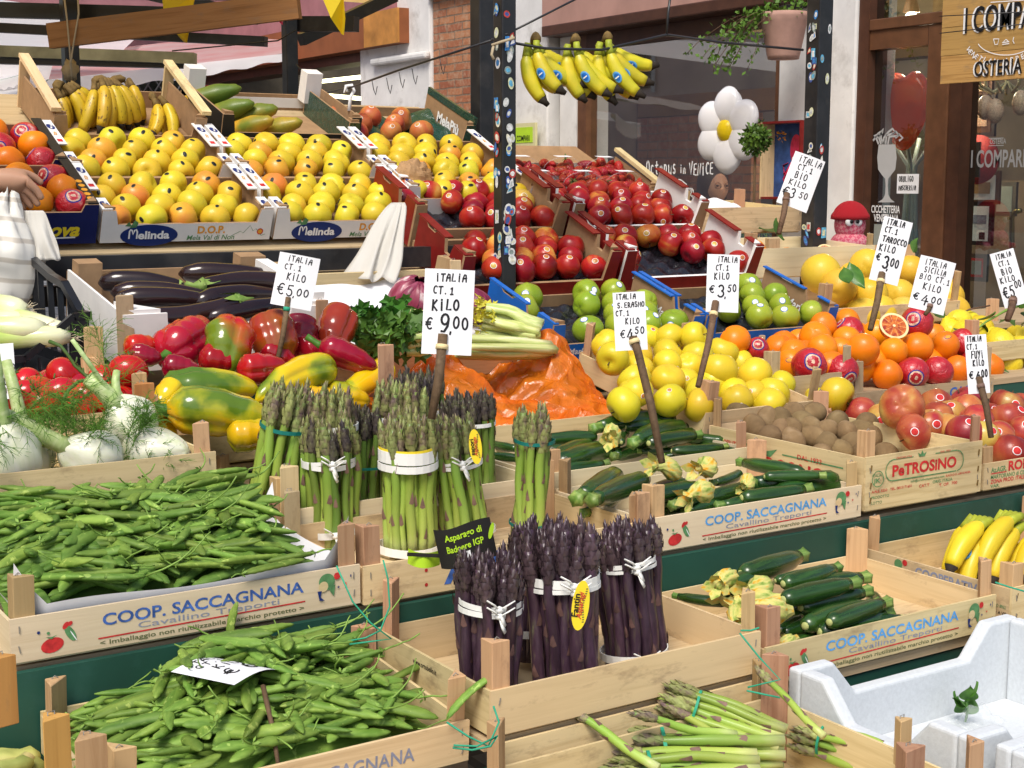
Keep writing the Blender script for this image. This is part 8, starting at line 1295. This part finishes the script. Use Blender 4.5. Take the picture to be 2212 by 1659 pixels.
# ---------------- price cards ----------------
def card(label, quad, d, lines, stick=None, band='raffia', bend=.006, lean=0.0, group='handwritten price cards', stick_d=.012):
    """quad: top left, top right, bottom right, bottom left as seen; lines: (text, x, y, w, h, thickness) in card fractions"""
    TL, TR, BR, BL = [atD(u, v, d) for u, v in quad]; o0 = BL; X = ((BR - BL) + (TR - TL)) / 2; w = X.length; X = X.normalized(); Yv = ((TL - BL) + (TR - BR)) / 2; Yv = Yv - X * Yv.dot(X); h = Yv.length; Yv = Yv.normalized(); Z = X.cross(Yv)
    o0 = (TL + TR + BR + BL) / 4 - X * w / 2 - Yv * h / 2; q = Matrix((X, Yv, Z)).transposed().to_quaternion(); e = empty('price_card', label, 'price card', o0, q, group); Bf = lambda x, y: bend * (math.sin(math.pi * x / w) + .5 * math.sin(2.2 * y / h + w * 40))
    c = MB().grid(lambda u, v: Vector((u * w, v * h, Bf(u * w, v * h))), 12, 12).build('card', M['paper'], e); mb = MB(); fs = MB().grid(lambda u, v: Vector((u * w, v * h, Bf(u * w, v * h) - .0006)), 12, 12); fs.build('backing', M['paper'], e)
    for s, x, y, ww, hh, th in lines: hand(mb, s, x * w, y * h, hh * h, ww * w, th * h, lambda a, b, k: (a, b, Bf(a, b) + .0007 + k))
    mb.build('lettering', M['ink'], c)
    if stick:
        P = [atD(u, v, d + (-.004 if i == 0 else dd)) for i, (u, v, dd) in enumerate(stick)]; sk_ = MB(); m4 = e.matrix_basis.inverted() if False else (Matrix.Translation(o0) @ q.to_matrix().to_4x4()).inverted(); P = [m4 @ p for p in P]; P[0].z = max(P[0].z, .004)
        if len(P) == 2: P = [P[0], P[0].lerp(P[1], .5) + Vector((.003, 0, 0)), P[1]]
        sk_.tube(P, [stick_d * x for x in ([1.0] + [.95] * (len(P) - 2) + [.8])], 6); s_ = sk_.build('stick', M['stickwood'], e)
        bp_ = P[0].lerp(P[1], .30); MB().tube([bp_ + (P[1] - P[0]).normalized() * -.004, bp_ + (P[1] - P[0]).normalized() * .004], stick_d * 1.15, 8).build('rubber_band', M['twine'] if band == 'twine' else M['bract'] if band == 'x' else M['pith'], s_)
    return e
T = .0165
card('price card reading five euros above the peppers', ((608, 545), (700, 560), (663, 672), (580, 654)), 2.98, (('ITALIA', .22, .86, .60, .10, T), ('CT.1', .18, .70, .42, .10, T), ('KILO', .28, .51, .46, .13, T * 1.2), ('€5', .10, .22, .42, .20, T * 1.5), (',', .50, .20, .08, .12, T * 1.3), ('00', .58, .24, .30, .13, T * 1.3)), ((623, 642, 0), (592, 812, -.02)), 'twine', .006, 0, stick_d=.0062)
card('large price card reading nine euros in the middle of the stall', ((927, 580), (1041, 585), (1003, 768), (901, 763)), 2.36, (('ITALIA', .22, .86, .62, .085, T), ('CT.1', .18, .71, .42, .085, T), ('KILO', .17, .52, .54, .12, T * 1.4), ('€', .06, .30, .14, .13, T * 1.2), ('9', .34, .27, .22, .20, T * 1.7), (',', .54, .26, .07, .10, T * 1.4), ('00', .60, .31, .32, .13, T * 1.4)), ((957, 722, 0), (932, 905, -.02)), 'pith', .004, stick_d=.0090)
card('price card reading four fifty with a crooked dark stick', ((1316, 633), (1392, 629), (1400, 755), (1337, 758)), 2.66, (('ITALIA', .08, .88, .62, .085, T), ('S.ERASMO', .12, .74, .84, .085, T), ('CT.1', .06, .60, .42, .085, T), ('KILO', .34, .45, .44, .10, T * 1.1), ('€', .16, .22, .16, .13, T), ('4', .36, .16, .22, .20, T * 1.7), ('.', .58, .14, .06, .1, T * 1.4), ('50', .62, .28, .30, .11, T * 1.2)), ((1367, 728, 0), (1378, 760, -.01), (1405, 870, -.03), (1430, 1000, -.06)), 'pith', .004, stick_d=.0088)
card('price card reading three fifty before the green apples', ((1542, 550), (1618, 551), (1575, 676), (1511, 672)), 3.02, (('ITALIA', .30, .87, .62, .09, T), ('CT.1', .26, .73, .40, .09, T), ('KILO', .22, .57, .46, .11, T * 1.1), ('€', .08, .34, .16, .12, T * 1.2), ('3', .34, .27, .22, .20, T * 1.7), (',', .55, .25, .06, .1, T * 1.4), ('50', .64, .36, .28, .12, T * 1.2)), ((1546, 652, 0), (1508, 835, -.10)), 'pith', .004, stick_d=.0080)
card('price card reading three fifty bio partly hidden behind the right post', ((1712, 330), (1775, 340), (1750, 470), (1684, 432)), 4.35, (('ITALIA', .18, .84, .75, .11, T), ('CT.1', .24, .70, .50, .10, T), ('BIO', .24, .54, .40, .12, T * 1.1), ('KILO', .14, .39, .55, .10, T * 1.1), ('€3', .06, .16, .40, .17, T * 1.5), ('50', .58, .22, .28, .11, T * 1.1)), ((1700, 418, 0), (1682, 505, -.05)), 'x', .006, stick_d=.010)
card('price card for blood oranges reading three euros', ((1915, 466), (1978, 484), (1933, 616), (1873, 603)), 3.42, (('ITALIA', .12, .89, .62, .085, T), ('CT.1', .12, .76, .44, .085, T), ('TAROCCO', .12, .62, .84, .085, T * 1.1), ('KILO', .08, .47, .54, .10, T * 1.1), ('€', .06, .32, .14, .10, T * 1.2), ('3', .32, .22, .20, .18, T * 1.8), (',', .48, .20, .06, .1, T * 1.4), ('00', .56, .27, .30, .12, T * 1.3)), ((1905, 590, 0), (1880, 712, -.08)), 'pith', .004, stick_d=.0088)
card('price card for organic fruit reading four euros before the grapefruits', ((1997, 553), (2078, 571), (2026, 680), (1955, 660)), 3.40, (('ITALIA', .14, .85, .60, .10, T), ('SICILIA', .18, .71, .60, .10, T), ('BIO CT.1', .10, .57, .86, .10, T), ('KILO', .25, .39, .50, .12, T * 1.2), ('€', .06, .18, .15, .12, T * 1.3), ('4', .28, .12, .20, .17, T * 1.7), ('.', .48, .1, .06, .1, T * 1.4), ('00', .55, .18, .30, .11, T * 1.3)), ((2010, 657, 0), (1998, 680, -.01)), 'x', .005, stick_d=.0062)
card('price card reading five euros bio at the right edge', ((2149, 546), (2203, 532), (2208, 656), (2160, 670)), 3.5, (('ITALIA', .16, .87, .66, .085, T), ('CT.1', .22, .74, .44, .085, T), ('BIO', .24, .58, .42, .11, T * 1.1), ('KILO', .10, .44, .60, .10, T * 1.1), ('€5', .10, .18, .45, .19, T * 1.6), (',', .50, .16, .06, .1, T * 1.4), ('00', .60, .30, .30, .12, T * 1.2)), ((2189, 643, 0), (2176, 692, -.03)), 'x', .004, stick_d=.0095)
card('price card with the word fuyi reading four euros above the pink apples', ((2077, 725), (2124, 722), (2145, 848), (2098, 851)), 2.86, (('ITALIA', .08, .89, .66, .085, T), ('CT.1', .06, .76, .46, .085, T), ('FUYI', .22, .60, .56, .12, T * 1.1), ('KILO', .26, .47, .52, .10, T * 1.1), ('€', .08, .26, .18, .12, T * 1.2), ('4', .34, .18, .24, .18, T * 1.8), ('.', .58, .16, .06, .1, T * 1.4), ('00', .62, .28, .30, .12, T * 1.3)), ((2114, 815, 0), (2141, 945, -.04)), 'x', .004, stick_d=.0070)
card('price card cut off by the left edge before the tomatoes', ((-52, 748), (15, 741), (50, 860), (-15, 864)), 2.55, (('KILO', .50, .50, .5, .12, T), ('€3', .30, .26, .3, .15, T * 1.4), ('00', .62, .26, .36, .14, T * 1.4)), ((6, 836, 0), (8, 890, .0)), 'x', .004, stick_d=.0060)
# the fallen card lies on the pods
c0 = atY(412, 1461, 1.86); BLc, TLc, TRc, BRc = atY(500, 1512, 1.74), atY(418, 1461, 1.86), atY(540, 1462, 1.90), atY(632, 1494, 1.80); X = (BRc - BLc); w = X.length; X.normalize(); Yv = (TLc - BLc); Yv -= X * Yv.dot(X); h_ = Yv.length; Yv.normalize(); Z = X.cross(Yv); e = empty('price_card', 'fallen price card lying curved on the pea pods', 'price card', BLc, Matrix((X, Yv, Z)).transposed().to_quaternion(), 'handwritten price cards'); Bf = lambda x, y: .020 + .016 * math.sin(math.pi * x / w) - .010 * (y / h_)
c = MB().grid(lambda u, v: Vector((u * w, v * h_, Bf(u * w, v * h_))), 14, 10).build('card', M['paper'], e); mb = MB()
for s, x, y, ww, hh, th in (('ITALIA', .12, .84, .6, .10, T), ('CT.1', .14, .70, .4, .10, T), ('KILO', .22, .50, .46, .13, T * 1.3), ('€', .16, .22, .15, .18, T * 1.5), ('6', .42, .20, .18, .24, T * 2.2), ('00', .66, .28, .28, .15, T * 1.6)): hand(mb, s, x * w, y * h_, hh * h_, ww * w, th * h_, lambda a, b, k: (a, b, Bf(a, b) + .0008 + k))
mb.build('lettering', M['ink'], c); o = MB().tube([atY(568, 1482, 1.76), atY(588, 1570, 1.70), atY(603, 1665, 1.66)], [.0038, .0035, .003], 6).build('stick', M['stickwood']); settle(o, e)
tag(MB().tube([atY(1700, 420, 3.75), atY(1688, 470, 3.72), atY(1678, 520, 3.70)], [.006, .007, .010], 6).build('wooden_stick', M['stickwood']), 'dark stick rising from the rear crate with a leaf', 'stick'); stake(1672, 515, 575, 3.50, .055, 'grey weathered stake in front of the lower orange crate', 'grey_z')
# ---------------- the vendor at the left edge ----------------
def skinned(name, verts, edges, radii, mat, parent=None, root=0, sub=2):
    me = bpy.data.meshes.new(name); me.from_pydata([tuple(v) for v in verts], edges, []); me.materials.append(M[mat]); o = ob(name, me, parent); m = o.modifiers.new('skin', 'SKIN'); m.use_smooth_shade = True
    if not me.skin_vertices: me.attributes
    for i, r in enumerate(radii): sv = me.skin_vertices[0].data[i]; sv.radius = (r, r) if not isinstance(r, tuple) else r; sv.use_root = (i == root)
    s = o.modifiers.new('sub', 'SUBSURF'); s.levels = sub; s.render_levels = sub; return o
PB = atY(-190, 700, 3.50); pr = empty('person', 'vendor at the left edge in a dark sleeve reaching over the oranges with a bag', 'person', (PB.x, PB.y, 0)); o3 = Vector((PB.x, PB.y, 0)); rel = lambda v: tuple(v - o3)
wr = atY(-8, 385, 3.44); el = atY(-150, 470, 3.46); sh_ = Vector((PB.x + .12, PB.y - .02, 1.42)); hv = [Vector((PB.x, PB.y, .95)), Vector((PB.x, PB.y, 1.15)), Vector((PB.x, PB.y, 1.35)), Vector((PB.x, PB.y, 1.50)), atY(-85, 60, 3.48), atY(-80, 15, 3.47), sh_, el, wr, Vector((PB.x - .2, PB.y, 1.42)), Vector((PB.x - .24, PB.y, 1.15)), Vector((PB.x - .1, PB.y - .2, 1.10)), Vector((PB.x - .09, PB.y, .5)), Vector((PB.x - .09, PB.y, .05)), Vector((PB.x + .09, PB.y, .5)), Vector((PB.x + .09, PB.y, .05))]
ed = [(0, 1), (1, 2), (2, 3), (3, 4), (4, 5), (2, 6), (6, 7), (7, 8), (2, 9), (9, 10), (10, 11), (0, 12), (12, 13), (0, 14), (14, 15)]; ra = [.15, .15, .16, .06, .085, .075, .065, .045, .027, .065, .045, .028, .075, .045, .075, .045]
pm = [atY(30, 392, 3.43)]; hv += pm; ed += [(8, 16)]; ra += [(.020, .036)]; fing = (((58, 392), (80, 412), (92, 432)), ((55, 405), (74, 428), (84, 446)), ((48, 415), (62, 438), (70, 452)), ((38, 420), (48, 440), (54, 454)), ((52, 374), (76, 384), (92, 398)))
for k, F_ in enumerate(fing):
    prev = 16
    for j, (u, v) in enumerate(F_): hv.append(atY(u, v, 3.43 + (k - 2) * .012 - (.01 if k == 4 else 0))); ed.append((prev, len(hv) - 1)); ra.append((.0125, .0095, .0075)[j]); prev = len(hv) - 1
skinned('body', [rel(v) for v in hv], ed, ra, 'skin', pr)
gourd(MB(), [rel(v) for v in (sh_, sh_.lerp(el, .5), el, el.lerp(wr, .45), el.lerp(wr, .55))], [.075, .066, .056, .045, .043], 18, 3, .05).build('sleeve', M['coat'], pr); gourd(MB(), [rel(v) for v in (Vector((PB.x, PB.y, .80)), Vector((PB.x, PB.y, 1.0)), Vector((PB.x, PB.y, 1.30)), Vector((PB.x, PB.y, 1.46)), Vector((PB.x, PB.y, 1.52)))], [.19, .18, .20, .17, .08], 24, 2, .12).build('shirt', M['coat'], pr)
MB().star(lambda th, ph: sph(th, ph, .1, .9, .98, .75), 12, 18, 0, Matrix.Translation(rel(atY(-95, -20, 3.5)))).build('hair', M['hair'], pr)
_s = NT('striped_bag'); _w = _s.n('TexWave'); _w.inputs['Scale'].default_value = 7; _w.inputs['Distortion'].default_value = 1.2; _w.bands_direction = 'Z'; _s.l(_s.coords((1, 1, 1), False), _w.inputs[0]); M['strbag'] = _s.fin(_s.ramp(_w.outputs[1], [(.80, (.74, .71, .64)), (.93, (.50, .45, .38))]), .5)
mb = MB(); mb.star(lambda th, ph: sph(th, ph, 1 + .30 * mn.noise(Vector((math.cos(ph) * 2, math.sin(ph) * 2, th * 2))) + .04 * math.sin(7 * ph) * math.sin(th),   .085, .06, .120 * (1 + .35 * math.exp(-(th / .5) ** 2))), 24, 36); o = mb.build('plastic_bag', M['strbag'], None, atY(5, 580, 3.40), Euler((0, .12, 0))); tag(o, 'whitish striped bag held by the vendor at the left edge', 'plastic bag')
sheetbag('plastic_bag', 'thin white carrier bag flap between the hand and the navy carton', atY(70, 455, 3.40), .05, atY(85, 560, 3.38), .10, 'thin', 5, .01)
# houses across the square, seen only as reflections in the shop glass
M['rosy'] = plain('rosy_render', (.72, .50, .44), .85, .1, 1); oh = empty('opposite_house', 'pink rendered house with a pale base across the square, mirrored in the shop window', 'building', (-9, 14, 0)); MB().box(-.5, 0, -12, 22, .6, 9).build('wall', M['rosy'], oh); MB().box(-.5, .03, -12, 22, 0, .599).build('base', M['plaster'], oh)
for k in range(6): wq = MB().box(.001, .05, -9 + 5.4 * k, -7.8 + 5.4 * k, 3.6, 5.4).build('window', M['gapdark'], oh); MB().box(.051, .09, -9.1 + 5.4 * k, -9.0 + 5.4 * k, 3.5, 5.5).build('frame', M['plaster'], wq)
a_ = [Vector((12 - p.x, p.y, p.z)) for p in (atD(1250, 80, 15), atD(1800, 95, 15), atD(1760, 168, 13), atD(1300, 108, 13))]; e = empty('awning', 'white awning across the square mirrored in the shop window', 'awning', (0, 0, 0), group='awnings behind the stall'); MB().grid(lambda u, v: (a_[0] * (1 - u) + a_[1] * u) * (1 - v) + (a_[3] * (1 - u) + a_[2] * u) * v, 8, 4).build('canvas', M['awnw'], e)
